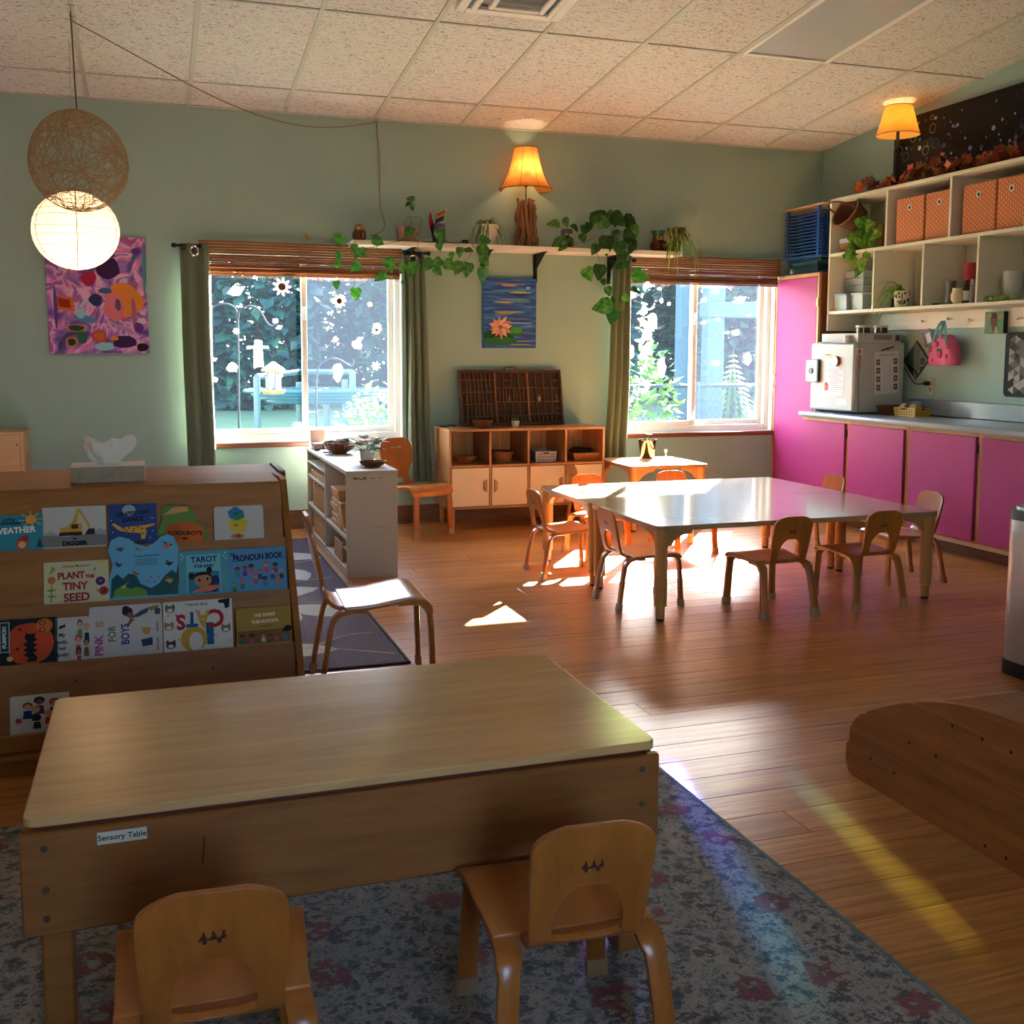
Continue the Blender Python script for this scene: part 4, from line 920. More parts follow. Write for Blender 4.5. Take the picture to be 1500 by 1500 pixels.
# base cabinets: one unit per pair of doors
BF = 4.90; edges = [-.60, -1.13, -1.168, -1.735, -1.785, -2.355, -2.397, -2.95]
M_toe = mat('toe_strip', 'c9b79d', .5)
def base_unit(y0, y1, doors, label):
    cy = (y0+y1)/2; cxx = (BF+5.42)/2; t = thing('base_cabinet', label, 'cabinet', (cxx, cy, 0), group='magenta base cabinets'); f = BF-cxx
    G().bb((f+.02, y1-cy+.001, .105), (5.42-cxx, y0-cy-.001, .755), .001).build('body', M_darkwood, t)
    zs = [d for d in doors]; ys = [y0-cy-.001] + [e-cy for d in doors for e in d] + [y1-cy+.001]
    for i in range(0, len(ys), 2):
        if ys[i]-ys[i+1] > .002: G().bb((f, ys[i+1], .105), (f+.02, ys[i], .755), .001).build('stile', M_frame, t)
    for i, d in enumerate(doors):
        G().bb((f, d[1]-cy, .105), (f+.02, d[0]-cy, .122), .001).build('rail', M_framey, t); G().bb((f, d[1]-cy, .728), (f+.02, d[0]-cy, .755), .001).build('rail', M_framey, t)
        dr = G().bb((f-.018, d[1]-cy+.004, .118), (f+.002, d[0]-cy-.004, .733), .002).build('door', M_pink, t)
        G().bb((f-.006, d[1]-cy-.006 if i == 0 else d[0]-cy-.002, .64), (f+.002, d[1]-cy+.004 if i == 0 else d[0]-cy+.008, .69), .001).build('hinge', M_blackmetal, dr)
    G().bb((f+.01, y1-cy+.001, .078), (f+.022, y0-cy-.001, .105), .001).build('toe_strip', M_toe, t)
    G().bb((f+.09, y1-cy+.001, 0), (f+.11, y0-cy-.001, .105)).build('toe_kick', M_trimwood, t)
    return t
base_unit(-.60, -1.76, [(-.60-.004, -1.13), (-1.168, -1.735)], 'magenta two-door base cabinet below the small fridge')
base_unit(-1.76, -2.965, [(-1.785, -2.355), (-2.397, -2.945)], 'magenta two-door base cabinet below the bare counter, behind the steel bin')
M_ctr = mat('grey_laminate', '8f9aa0', .22, var=.04, vscale=30, spec=.6)
t = thing('countertop', 'long grey laminate countertop with rounded front edge and backsplash', 'countertop', (5.14, -1.8, .756))
P = [(-.275, .002), (-.28, .008), (-.28, .03), (-.275, .036), (-.265, .038), (.27, .038), (.27, .0)]
G().prism([(x, z) for x, z in P], 2.37, (0, 1.195, 0), (1, 0, 0), (0, 0, 1)).build('worktop', M_ctr, t)
G().bb((.262, -1.175, .038), (.285, 1.195, .15), .008).build('backsplash', M_ctr, t)
# wall cubby unit
M_unit = mat('cubby_white', 'd4d0c0', .55, var=.03, vscale=4)
UX = 5.085; UY0, UY1 = -.592, -2.98; ZU = (2.338, 1.945, 1.527, 1.385); tu = .022
t = thing('wall_cubby_unit', 'long white wall shelf unit with two rows of cubbies above the counter', 'shelf', ((UX+XR)/2, -1.75, 1.385)); o = Vector(((UX+XR)/2, -1.75, 1.385)); f = UX-o.x; bk = XR-o.x-.002
for z in ZU[:3]: G().bb((f, UY1-o.y, z-tu-o.z), (bk, UY0-o.y, z-o.z), .002).build('shelf_board', M_unit, t)
G().bb((f, UY0-.02-o.y, 0), (bk, UY0-o.y, ZU[0]-tu-o.z), .002).build('end_panel', M_unit, t)
G().bb((bk-.006, UY1-o.y, ZU[2]-o.z), (bk, UY0-o.y-.02, ZU[0]-tu-o.z)).build('back_panel', mat('cubby_back', 'b5b7a6', .6), t)
for y in (-1.222, -1.823, -2.425): G().bb((f, y-.01-o.y, ZU[1]-o.z), (bk-.006, y+.01-o.y, ZU[0]-tu-o.z), .0015).build('divider', M_unit, t)
for y in (-1.108, -1.598, -2.076, -2.56): G().bb((f, y-.009-o.y, ZU[2]-o.z), (bk-.006, y+.009-o.y, ZU[1]-tu-o.z), .0015).build('divider', M_unit, t)
# pegboard rail with hooks
t = thing('hook_rail', 'white hook rail with round metal pegs under the wall cubby unit', 'hook rail', (5.40, -1.75, 1.45)); 
G().bb((.005, -1.2, -.065), (.027, 1.15, .053), .002).build('rail_board', M_unit, t)
for x, y in ((1355, 471), (1424, 469), (1496, 466), (1393, 467)):
    p = at(x, y, X=5.395); a = G(); a.cyl((.0, 0, 0), (-.03, 0, 0), .006, n=10); a.ball((-.034, 0, 0), .011, 10, 7); q = a.build('peg', M_chrome, t); q.location = (.005, p.y+1.75, p.z-1.45)
# ================================================================== BOOK DISPLAY
M_bkc = wood('book_display_ply', '7c4a1e', 'a86a30', 0, 1.3, .45, stretch=8, contrast=.8)
M_bkv = wood('book_display_side', '7c4a1e', 'a86a30', 2, 1.3, .45, stretch=8, contrast=.8)
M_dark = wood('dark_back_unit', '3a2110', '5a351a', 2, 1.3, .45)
for m_ in (M_bkc, M_bkv): m_.node_tree.nodes['Principled BSDF'].inputs['Specular IOR Level'].default_value = .15
KXa, KXb = -.95, .752; TI = math.radians(13)
LIPS = [(-3.765, .602), (-3.866, .448), (-3.966, .296), (-4.085, .125)]
UPV = Vector((0, math.sin(TI), math.cos(TI)))
t = thing('book_display', 'sloped birch book display with four tiers of face-out picture books', 'bookcase', (0, -3.85, 0)); oy = -3.85
Ls = lambda X, Y, Z: (X, Y-oy, Z)
for X in (KXa, KXb):
    P = [(-4.10, 0), (-3.36, 0), (-3.36, .775), (-3.60, .785), (-3.645, .78), (-3.67, .745), (-4.05, .2), (-4.12, .09)]
    G().prism([(a-oy, b) for a, b in P], .02, (X-.01, 0, 0), (0, 1, 0), (0, 0, 1)).build('side_panel', M_bkv, t)
x0, x1 = KXa+.011, KXb-.011
G().bb(Ls(x0, -3.64, .755), Ls(x1, -3.365, .775), .002).build('top_board', M_bkc, t)
def slant(Y, Z, L, th=.012):
    """board in the lip plane: top edge at Y,Z running down L"""
    p = Vector((0, Y, Z)); d = -UPV; n = Vector((0, math.cos(TI), -math.sin(TI))); q = [p, p+d*L, p+d*L+n*th, p+n*th]
    vs = [(x, v.y-oy, v.z) for x in (x0, x1) for v in q]
    return G().add(vs, [(0, 1, 2, 3), (4, 7, 6, 5), (0, 4, 5, 1), (1, 5, 6, 2), (2, 6, 7, 3), (3, 7, 4, 0)])
slant(-3.655, .765, .058, .015).build('top_rail', M_bkc, t)
slant(-3.668, .745, .26).build('back_board', M_bkc, t)
for k in range(3): slant(LIPS[k][0], LIPS[k][1], (.225, .225, .245)[k]).build('tier_board', M_bkc, t)
for k in range(4):
    Y, Z = LIPS[k]; G().bb(Ls(x0, Y+.008, Z-.055), Ls(x1, Y+.075, Z-.045)).build('ledge', M_bkc, t)
G().bb(Ls(x0, -4.092, .075), Ls(x1, -4.077, .125), .003).build('tray_lip', M_bkc, t); G().bb(Ls(x0, -4.11, .055), Ls(x1, -3.92, .068), .002).build('bottom_board', M_bkc, t)
P = [(x0, .0), (x0+.18, 0), (x0+.24, .02), (x1-.9, .02), (x1-.82, 0), (x1, 0), (x1, .055), (x0, .055)]
G().prism(P, .018, Ls(0, -4.06, 0), (1, 0, 0), (0, 0, 1)).build('base_board', M_bkc, t)
for x, y in ((111, 998), (312, 979)):
    n = Vector((0, -math.cos(TI), math.sin(TI))); p0 = Vector((0, LIPS[2][0], LIPS[2][1])); d = ray(x, y); tt = (p0-CAM).dot(n)/d.dot(n); p = CAM+d*tt
    G().ball((p.x, p.y-oy, p.z), .004, 8, 6).build('screw', M_blackmetal, t)
# taller dark unit back to back with it
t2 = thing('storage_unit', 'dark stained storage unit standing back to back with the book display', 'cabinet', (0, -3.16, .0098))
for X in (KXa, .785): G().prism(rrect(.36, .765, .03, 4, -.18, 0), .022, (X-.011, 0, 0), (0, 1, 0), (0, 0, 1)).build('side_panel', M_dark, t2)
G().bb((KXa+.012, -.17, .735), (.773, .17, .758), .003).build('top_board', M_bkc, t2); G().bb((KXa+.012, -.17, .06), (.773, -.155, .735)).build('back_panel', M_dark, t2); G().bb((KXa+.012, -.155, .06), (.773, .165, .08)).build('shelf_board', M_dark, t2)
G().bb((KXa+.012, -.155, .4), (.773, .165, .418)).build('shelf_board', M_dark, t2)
# tissue box on top
p = at(160, 718, Y=-3.47); t = thing('tissue_box', 'beige tissue box with a white tissue sticking out, on the book display', 'tissue box', (p.x, -3.46, .7755))
G().bb((-.118, -.06, 0), (.118, .06, .058), .002).build('box', mat('tissue_box_print', '8f7f70', .6, var=.25, vscale=30), t)
G().bb((-.117, -.0605, .053), (.117, .0605, .0588), .001).build('lid_edge', mat('tissue_lid', 'cfc4ba', .6), t)
g = G(); rr = random.Random(12)
for k in range(9):
    x = -.09+k*.0225; w = .03; zz = .0588-.04+.012*math.sin(k*1.9)
    g.blade([(x, -.0612, .004), (x+.012*math.sin(k), -.0612, .018), (x+.02*math.sin(k*2), -.0612, .045)], .004)
g.build('grass_print', mat('tissue_grass', '8a7a3e', .6), t)['kind'] = 'stuff'
def tissue():
    vs = []; fs = []; n, m = 22, 7
    for j in range(m+1):
        v = j/m
        for i in range(n):
            a = 2*PI*i/n; r = (.022+.04*math.sin(v*1.9))*(1+.28*math.sin(3*a+v*2)+.16*math.sin(7*a+3*v)); 
            vs.append((r*1.15*math.cos(a)-.005, r*.5*math.sin(a), .055+.085*v*(1+.12*math.sin(2*a+1)+.1*math.cos(5*a))))
    for j in range(m):
        for i in range(n): fs.append((j*n+i, j*n+(i+1) % n, (j+1)*n+(i+1) % n, (j+1)*n+i))
    vs.append((.01, 0, .115)); fs += [(m*n+i, m*n+(i+1) % n, len(vs)-1) for i in range(n)]
    return G().add(vs, fs)
tissue().build('tissue', mat('tissue_paper', 'd8d4d0', .8), t, 25)

# ---- picture books
lipy = [lambda x: 809-24*x/420, lambda x: 891.5-31*x/426, lambda x: 978-39*x/431, lambda x: 1079-40*x/430]
def book(tier, xl, xr, yt, label, cover, deco, off=.004, th=.012, r=.004, outline=None, group='picture books on the display', dip=.04, pages='d8d0c4'):
    Y, Z = LIPS[tier]; n = Vector((0, -math.cos(TI), math.sin(TI))); p0 = Vector((0, Y+.0085+off+th, Z)); 
    def hit(x, y): d = ray(x, y); return CAM+d*((p0-CAM).dot(n)/d.dot(n))
    xm = (xl+xr)/2; a = hit(xl, lipy[tier](xl)); b = hit(xr, lipy[tier](xr)); c = hit(xm, yt); w = b.x-a.x
    base = Vector(((a.x+b.x)/2, p0.y, Z)); h = (c-base).dot(UPV)
    t = thing('picture_book', label, 'book', base - UPV*dip, group=group); ux = Vector((1, 0, 0)); uy = UPV; H_ = h+dip
    poly = outline(w, H_, dip) if outline else rrect(w, H_, min(r, w/4), 4, -w/2, 0)
    G().prism(poly, .0015, n*-.0015, ux, uy).build('cover', mat('cover_'+cover, cover, .5, spec=.12), t)
    G().prism([(x*.985, y*.992) for x, y in poly], th-.003, n*-(th-.0015), ux, uy).build('pages', mat('page_edges_'+pages, pages, .7), t); G().prism(poly, .0015, n*-th, ux, uy).build('back_cover', mat('cover_'+cover, cover, .5, spec=.12), t)
    mats = []; g = G(); lay = 0
    U = lambda u, v: ((u-.5)*w, dip+v*h)
    for d in deco:
        lay += 1; o = n*(.00012*lay)
        if d[0] == 't':
            _, s, u, v, size, col = d[:6]; rot = d[6] if len(d) > 6 else 0; sx = d[7] if len(d) > 7 else 1
            x, y = U(u, v); R = Matrix.Rotation(math.radians(rot), 3, n); q = R @ ux; qq = R @ uy
            text(s, size*h, flatmat(col), t, ux*x+uy*y+n*(.00012*lay+.0004), q, qq, sx=sx, bold=.0006*(d[8] if len(d) > 8 else 1), ext=.0002)
        else:
            col = d[-1]
            if col not in mats: mats.append(col)
            g.cur = mats.index(col)
            if d[0] == 'e': P = [U(d[1]+d[3]*math.cos(2*PI*i/16), d[2]+d[4]*math.sin(2*PI*i/16)) for i in range(16)]
            elif d[0] == 'r': P = [U(d[1], d[2]), U(d[3], d[2]), U(d[3], d[4]), U(d[1], d[4])]
            else: P = [U(*q) for q in d[1]]
            g.prism(P, .0002, o, ux, uy)
    if g.v: g.build('cover_picture', [flatmat(c) for c in mats], t, smooth=0)['kind'] = 'stuff'
    return t
def person(u, v, s, skin, hair, cloth, k=1.0):
    return [('p', [(u-.5*s, v-2.2*s*k), (u+.5*s, v-2.2*s*k), (u+.38*s, v-.75*s*k), (u-.38*s, v-.75*s*k)], cloth), ('e', u, v+.12*s, .52*s, .62*s*k, hair), ('e', u, v-.1*s, .36*s, .5*s*k, skin)]
book(0, -42, 64, 755, 'turquoise picture book about weather with an orange sun', '2d7f92', [('e', .83, .85, .075, .13, 'd99a34')] + [('p', [(.83, .85), (.83+.17*math.cos(a), .85+.26*math.sin(a)), (.83+.17*math.cos(a+.12), .85+.26*math.sin(a+.12))], 'd9a850') for a in (0, .8, 1.6, 2.4, 3.2, 4, 4.8, 5.6)] + [('e', .83, .85, .07, .12, 'dd8f2c'), ('e', .7, .13, .09, .17, '9b4f28'), ('e', .7, .12, .055, .1, 'd8a078'), ('p', [(.62, .25), (.8, .22), (.78, .4), (.7, .38)], '9c2c2c'), ('p', [(.9, .03), (.95, .33), (.99, .03)], '123c3c'), ('e', .3, .25, .08, .08, '5fa4b0'), ('t', 'LITTLE', .52, .85, .11, '12222c'), ('t', 'WONDERS', .55, .75, .11, '12222c'), ('t', 'WEATHER', .6, .54, .24, 'e6ded2', 2, 1.0, 1.5)])
book(0, 62.5, 156, 742, 'white picture book with a yellow digger on the cover', 'b9b2ae', [('p', [(0, .0), (1, 0), (1, .27), (.7, .3), (.4, .25), (0, .3)], '777270'), ('p', [(0, .3), (.12, .4), (.3, .26)], '9a9592'), ('p', [(.7, .3), (.9, .43), (1, .36), (1, .28)], '9a9592'), ('r', .26, .27, .62, .36, '231f1c'), ('p', [(.28, .36), (.62, .36), (.62, .57), (.42, .58), (.4, .5), (.28, .47)], 'c48f24'), ('p', [(.45, .57), (.53, .57), (.59, .93), (.55, .95)], 'c48f24'), ('p', [(.55, .95), (.6, .93), (.76, .47), (.72, .45)], 'c48f24'), ('p', [(.66, .28), (.82, .28), (.82, .43), (.72, .43)], '221f1e'), ('r', .45, .44, .56, .55, '3a2c1c'), ('t', 'THE', .5, .185, .055, '1a1614'), ('t', 'DIGGER', .5, .07, .14, '14100e', 0, 1.15, 2)])
book(0, 160, 231, 738, 'deep blue picture book with a dancing giraffe', '2b3f78', [('e', .42, .84, .14, .14, '9aa2b4')] + [('e', a, b, .012, .014, 'c8ccd8') for a, b in ((.08, .3), (.9, .3), (.85, .12), (.12, .1), (.75, .2), (.9, .62), (.3, .12), (.93, .45), (.06, .6))] + [('p', [(.2, .34), (.35, .42), (.7, .44), (.78, .3), (.74, .1), (.66, .1), (.66, .25), (.4, .28)], 'c99438'), ('p', [(.2, .34), (.06, .5), (.1, .53), (.28, .4)], 'c99438'), ('p', [(.68, .44), (.95, .48), (.96, .44), (.72, .36)], 'c99438')] + [('e', a, b, .025, .025, '8a4c1c') for a, b in ((.32, .37), (.42, .39), (.52, .37), (.6, .4), (.68, .36), (.7, .24), (.5, .31), (.38, .33))] + [('t', "GIRAFFES CAN'T", .52, .76, .135, '141626', 4, .82, 1.2), ('t', 'DANCE', .5, .6, .15, '141626', 2, 1, 1.2)])
def pumpkin_outline(w, h, dip):
    return [(-.5*w, 0), (.5*w, 0), (.5*w, .3*h), (.44*w, .5*h), (.26*w, .62*h), (.22*w, .8*h), (.14*w, .97*h), (0, .98*h), (-.05*w, .96*h), (-.16*w, 1.0*h), (-.36*w, .97*h), (-.44*w, .86*h), (-.4*w, .7*h), (-.5*w, .5*h)]
book(0, 232, 306, 738, 'pumpkin-shaped picture book with a green border', '5d7a34', [('e', .52, .05, .4, .46, 'b5521e'), ('e', .3, .2, .16, .26, 'a84818'), ('e', .75, .18, .15, .25, 'c05c22'), ('p', [(.12, .72), (.3, .92), (.58, .92), (.62, .8), (.3, .74)], 'c08a50'), ('t', "CORDUROY'S", .53, .2, .15, '2c1810', -3, .95, 1.3), ('p', [(.44, .06), (.52, .09), (.6, .06), (.52, .03)], '20120c')], outline=pumpkin_outline)
book(0, 314.5, 387, 741, 'white board book with a blue and yellow paint blot', 'b7b0a8', [('p', ell(.48, .42, .2, .26, 14, wob=.16), 'c7a92e'), ('p', ell(.44, .76, .16, .2, 14, wob=.14), '2a6f9c'), ('p', ell(.5, .68, .12, .1, 12, wob=.14), '2f7a52'), ('p', ell(.46, .06, .14, .07, 12, wob=.1), 'c26a24'), ('t', 'X', .48, .05, .16, '3a1a10'), ('t', 'T', .45, .4, .15, '5a4a1a', 90), ('t', 'B', .44, .76, .12, '173a58', 90)], r=.008)
book(1, 64.5, 160, 822, 'cream picture book with red lettering and flowers about a tiny seed', 'c4b48e', [('e', .12, .55, .06, .09, 'b8643c'), ('e', .87, .47, .075, .11, '4a2a5c'), ('e', .87, .47, .02, .03, '8a6aa0'), ('e', .92, .22, .075, .11, 'a02c34'), ('e', .93, .22, .025, .035, '6a1820'), ('p', [(.1, .0), (.12, .0), (.13, .45), (.11, .45)], '6f8a3a'), ('p', [(.03, .14), (.12, .2), (.2, .14), (.12, .12)], '6f8a3a'), ('p', [(.03, .3), (.12, .26), (.2, .32), (.12, .34)], '6f8a3a'), ('p', [(.8, .3), (.88, .2), (.82, .2)], '6f8a3a'), ('p', [(.08, .7), (.14, .9), (.19, .82), (.12, .72)], '8c9440'), ('p', [(.76, .72), (.82, .78), (.78, .82)], '4a8a8a'), ('e', .88, .95, .05, .05, 'c9b060'), ('t', 'Christie Matheson', .5, .88, .085, '3c3428', 1, 1, .2), ('t', 'PLANT', .42, .64, .23, '9a2030', 1, .9, 2), ('t', 'THE', .71, .6, .11, '9a2030', 0, 1, 1.5), ('t', 'TINY', .48, .37, .26, '9a2030', 1, 1, 2), ('t', 'SEED', .5, .09, .28, '9a2030', 1, 1, 2)])
def wing_outline(w, h, dip):
    P = [(-.5, 0), (.5, 0), (.5, .25), (.46, .45), (.5, .6), (.51, .8), (.44, .96), (.36, 1.0), (.26, .97), (.14, .88), (.04, .84), (-.08, .88), (-.2, .96), (-.34, 1.0), (-.46, .95), (-.5, .82), (-.44, .62), (-.5, .4)]
    return [(x*w, y*h) for x, y in P]
def bird(u, v, s, c1, c2): return [('p', [(u-s, v+.2*s), (u-.2*s, v+.4*s), (u+.5*s, v+.5*s), (u+.9*s, v+.3*s), (u+.5*s, v-.1*s), (u, v-.5*s), (u-.3*s, v-.1*s)], c1), ('p', [(u-.2*s, v+.3*s), (u-.9*s, v+1.1*s), (u+.1*s, v+.7*s)], c2), ('e', u+.7*s, v+.25*s, .25*s, .2*s, c2)]
book(1, 160, 263, 784, 'sky blue shaped book with birds and leafy bushes, topped like wings', '5f9cbc', [('p', [(.02, .0), (.98, 0), (.98, .33), (.9, .4), (.8, .32), (.72, .2), (.6, .12), (.45, .2), (.38, .36), (.28, .38), (.2, .3), (.12, .38), (.04, .3)], '1d4a52'), ('p', [(.05, 0), (.55, 0), (.52, .1), (.4, .16), (.3, .13), (.2, .2), (.08, .12)], '5c8a34'), ('p', [(.17, .16), (.3, .26), (.24, .2), (.22, .14)], 'c4b040'), ('e', .47, .885, .1, .03, '26303a')] + bird(.17, .78, .08, '4c4c54', '868890') + bird(.84, .8, .085, 'b5622c', '5a4a3c') + bird(.86, .5, .07, '20242c', '34383c') + bird(.42, .75, .05, 'b08a3c', '2c2c30') + bird(.38, .36, .06, '8a5a38', '6a4028') + bird(.86, .22, .08, 'a8963a', '6a6a28') + bird(.14, .52, .06, '5c3040', '2c2c34') + [('e', a, b, .012, .014, 'a8303c') for a, b in ((.6, .3), (.65, .22), (.55, .24), (.7, .3), (.95, .12))] + [('t', 'A Layered View Book', .55, .66, .045, '14202c', 1, 1, .3)] + [('r', .38, v, .7, v+.008, '2c4456') for v in (.6, .57, .54, .51)], outline=wing_outline, off=.013)
book(1, 263, 337, 806, 'teal picture book with a dark-haired baby face about tarot', '4c8c9c', [('r', .15, .0, .83, .9, '6aa8b4'), ('r', .18, .0, .8, .5, '2a7488'), ('p', [(.46, .0), (.6, .35), (.74, .4), (.8, .3), (.74, .0)], '1f2c52'), ('p', [(.22, .02), (.5, .16), (.82, .17), (.82, .12), (.6, .02)], 'c0694c'), ('e', .47, .3, .17, .17, 'a8714f'), ('p', [(.28, .36), (.33, .46), (.48, .5), (.62, .46), (.66, .34), (.56, .42), (.4, .41)], '1a1216'), ('e', .25, .4, .06, .08, '1a1216'), ('e', .6, .52, .06, .08, '1a1216'), ('e', .4, .3, .024, .035, '1a1216'), ('e', .56, .32, .024, .035, '1a1216')] + [('e', a, b, .014, .014, 'd8d8c0') for a, b in ((.06, .92), (.1, .86), (.06, .8), (.93, .92), (.9, .84), (.94, .78))] + [('t', 'TAROT', .5, .78, .19, '1c2450', 0, .95, 1.2), ('t', 'FOR BABY', .5, .625, .1, '1c2450', 0, 1, .8)])
pp = []
for i, (u, v, s, sk, hr, cl) in enumerate(((.14, .5, .085, '8a5a3c', '2a1410', '3c7a80'), (.27, .52, .085, '8a4c30', '7a2c50', '5a3078'), (.38, .55, .09, '6a3c28', '1c100c', 'b85a78'), (.53, .42, .08, 'b87a5c', '9a4030', '2c3c78'), (.64, .58, .085, 'c08a6c', 'b04060', 'b8406c'), (.8, .56, .085, '5a3020', '2a1410', '7a3c4c'), (.75, .4, .08, 'b87858', 'a83c50', '2c4a7a'), (.9, .4, .08, 'b88464', '8a9cac', '22305c'), (.22, .22, .085, 'a8684c', 'b83c78', '2c6c78'), (.45, .3, .08, 'c07860', 'c04c6c', 'b8405c'), (.61, .24, .085, '6a4030', '2c1814', '2c7880'), (.84, .26, .08, 'b87454', 'b04450', 'b86a54'), (.08, .14, .08, '7a8a40', '3c8078', '3c6c40'))): pp += person(u, v, s, sk, hr, cl)
book(1, 337, 421, 802, 'blue picture book crowded with a cheerful group of people', '4c84a4', pp + [('t', 'THE', .06, .86, .07, '1c1c48'), ('t', 'PRONOUN BOOK', .5, .77, .2, '1c1c48', 2, .72, 2)])
book(2, -22, 85, 907, 'black picture book with a grinning orange pumpkin', '14181a', [('p', ell(.62, .42, .33, .48, 20), 'b8401c'), ('e', .5, .42, .2, .46, 'b03c18'), ('e', .82, .82, .115, .16, 'c0601f'), ('e', .79, .88, .045, .06, '1a1210'), ('e', .79, .88, .033, .045, 'c0601f'), ('e', .79, .72, .045, .06, '1a1210'), ('e', .79, .72, .033, .045, 'c0601f'), ('p', [(.56, .66), (.64, .64), (.7, .66), (.68, .56), (.72, .5), (.66, .44), (.72, .38), (.66, .32), (.72, .26), (.66, .2), (.72, .1), (.7, .0), (.56, .0), (.6, .1), (.52, .16), (.58, .22), (.52, .28), (.58, .34), (.52, .4), (.58, .48), (.54, .56)], '0c0c0e'), ('e', .48, .76, .02, .028, '0c0c0e'), ('p', [(.4, .3), (.46, .36), (.46, .28)], '0c0c0e'), ('e', .34, .1, .045, .06, 'b0a040'), ('r', .2, .25, .34, .95, '9aa0a0'), ('r', .215, .27, .325, .93, '18343c'), ('t', 'PUMPKIN', .27, .6, .12, 'b8b8b0', 90, 1, 1)])
book(2, 82, 132, 904, 'white picture book about families with a crowd of people', 'b4aaa4', person(.72, .82, .16, 'c08a6c', '8a3420', '6a7a3c') + person(.92, .72, .16, 'c09474', 'b08a50', '24242c') + person(.66, .45, .17, 'c08468', 'a8401f', 'a84030') + person(.9, .36, .15, '9a6a4c', '3c2418', '5a4a2c') + person(.68, .16, .14, '8a5a40', '1c1410', 'a03c28') + [('p', [(.1, .72), (.3, .78), (.28, .86), (.24, .82), (.12, .8)], '161418'), ('t', 'My', .19, .58, .12, '1c2438', 0, 1, .8), ('t', 'Family,', .16, .41, .115, '1c2438', 0, 1, .8), ('t', 'Your', .16, .26, .115, '1c2438', 0, 1, .8), ('t', 'Family!', .18, .1, .115, '1c2438', 0, 1, .8)], off=.004)
book(2, 132, 239, 886, 'pale pink-white picture book lying on its side with tall sideways lettering', 'b8aca8', [('e', .52, .86, .075, .09, '2a1a1c'), ('e', .5, .93, .05, .05, '2a1a1c'), ('e', .56, .78, .05, .06, '7a4a38'), ('p', [(.56, .72), (.7, .86), (.82, .92), (.8, .82), (.68, .74)], '34405c'), ('p', [(.56, .72), (.5, .56), (.53, .55), (.62, .7)], '7a4a38'), ('p', [(.8, .92), (.95, .96), (.96, .9), (.84, .84)], '8a6a3c'), ('p', [(.7, .52), (.84, .5), (.82, .36), (.74, .37)], 'a8873c'), ('p', [(.7, .26), (.86, .3), (.86, .14), (.72, .12)], '2c3850'), ('p', [(.9, .9), (.98, .88), (.97, .76), (.9, .77)], '2c4438'), ('t', 'PINK', .13, .2, .22, '9a3468', 90, .85, 1.5), ('t', 'IS', .14, .64, .2, 'a8803c', 90, .9, 1.2), ('t', 'FOR', .31, .42, .2, '5c6a34', 90, .85, 1.2), ('t', 'BOYS', .49, .4, .22, '24406c', 90, .8, 1.5), ] + [('r', .915, v, .945, v+.018, '8a4a54') for v in (.02, .05, .08, .11, .14, .17, .20, .23, .26, .42, .45, .48, .51, .54, .57, .60)], th=.016, r=.009)
catf = []
for u, v, c in ((.1, .84, '6a5a4c'), (.08, .48, '8a6a4c'), (.1, .1, '3a3430'), (.9, .36, '7a6048')): catf += [('e', u, v, .07, .075, c), ('p', [(u-.07, v+.02), (u-.06, v+.12), (u-.01, v+.06)], c), ('p', [(u+.07, v+.02), (u+.06, v+.12), (u+.01, v+.06)], c), ('e', u, v-.02, .04, .04, 'c8bcac')]
rr = random.Random(21); cols = ['a83430', '2c7884', 'b0802c', '3c3834', 'a84c6c']
book(2, 240.5, 342, 879, 'white picture book turned upside down with big colourful letters and kittens', 'c8beb0', catf + [('p', [(.8, .98), (.97, 1.0), (.96, .82), (.9, .78), (.88, .9), (.8, .92)], '161416')] + [('e', rr.uniform(.05, .95), rr.uniform(.05, .95), .012, .014, rr.choice(cols)) for _ in range(26)] + [('e', .43, .2, .19, .26, 'b98a2c'), ('e', .46, .14, .1, .2, 'c8beb0'), ('r', .62, .06, .72, .52, '22527c'), ('r', .61, .3, .65, .52, '1f4c50'), ('t', 'C', .76, .62, .5, 'a01c2c', 180, .95, 4), ('t', 'A', .57, .62, .46, 'b98a2c', 180, .8, 4), ('t', 'T', .41, .62, .42, '22527c', 180, .9, 4), ('t', 'S', .25, .58, .42, 'a01c2c', 180, .95, 4), ('t', 'Emily Gravett', .5, .91, .07, '2c2824', 180, 1, .3)], r=.003)
book(2, 347, 428, 889, 'mustard yellow picture book with a row of classroom children', '9a7428', [('r', .02, .0, .98, .36, '7a4c24')] + [('r', .02+.16*i, .34, .16+.16*i, .35, '5a3818') for i in range(6)] + person(.1, .2, .09, '6a3c28', '1a100e', '2c5a60') + person(.28, .2, .09, '6a3c28', '1a100e', '8a4c58') + person(.48, .22, .085, 'a8785c', '4a1c28', 'b0a898') + person(.6, .16, .08, '8a5c44', '181010', '3c6034') + person(.72, .22, .085, '7a4a34', '4a6a3c', 'a84c58') + person(.88, .3, .1, '5a3424', '140c0c', '4c5c80', 1.2) + [('e', .93, .36, .07, .09, '140c0c'), ('t', 'WE SHARE', .52, .78, .12, 'd8c8a0', 2, 1, 1), ('t', 'THIS SCHOOL', .52, .6, .12, 'd8c8a0', 2, 1, 1), ('t', 'A COMMUNITY BOOK', .52, .46, .045, '5a4418', 2, 1, .4)])
fam = person(.3, .68, .17, 'c08a6c', '8a3c1c', '1f2c5c') + person(.5, .82, .18, '6a4030', '100c0c', '5a2c4c') + person(.76, .74, .18, 'a8705c', 'a82c3c', '24346c') + person(.44, .56, .15, 'c89474', 'b8843c', '2c4430') + person(.66, .42, .14, 'c08060', 'c08a34', 'a82c28') + person(.46, .3, .14, '2c2424', '141012', '20301c') + person(.84, .28, .13, '241c1c', '141012', '2c3c30')
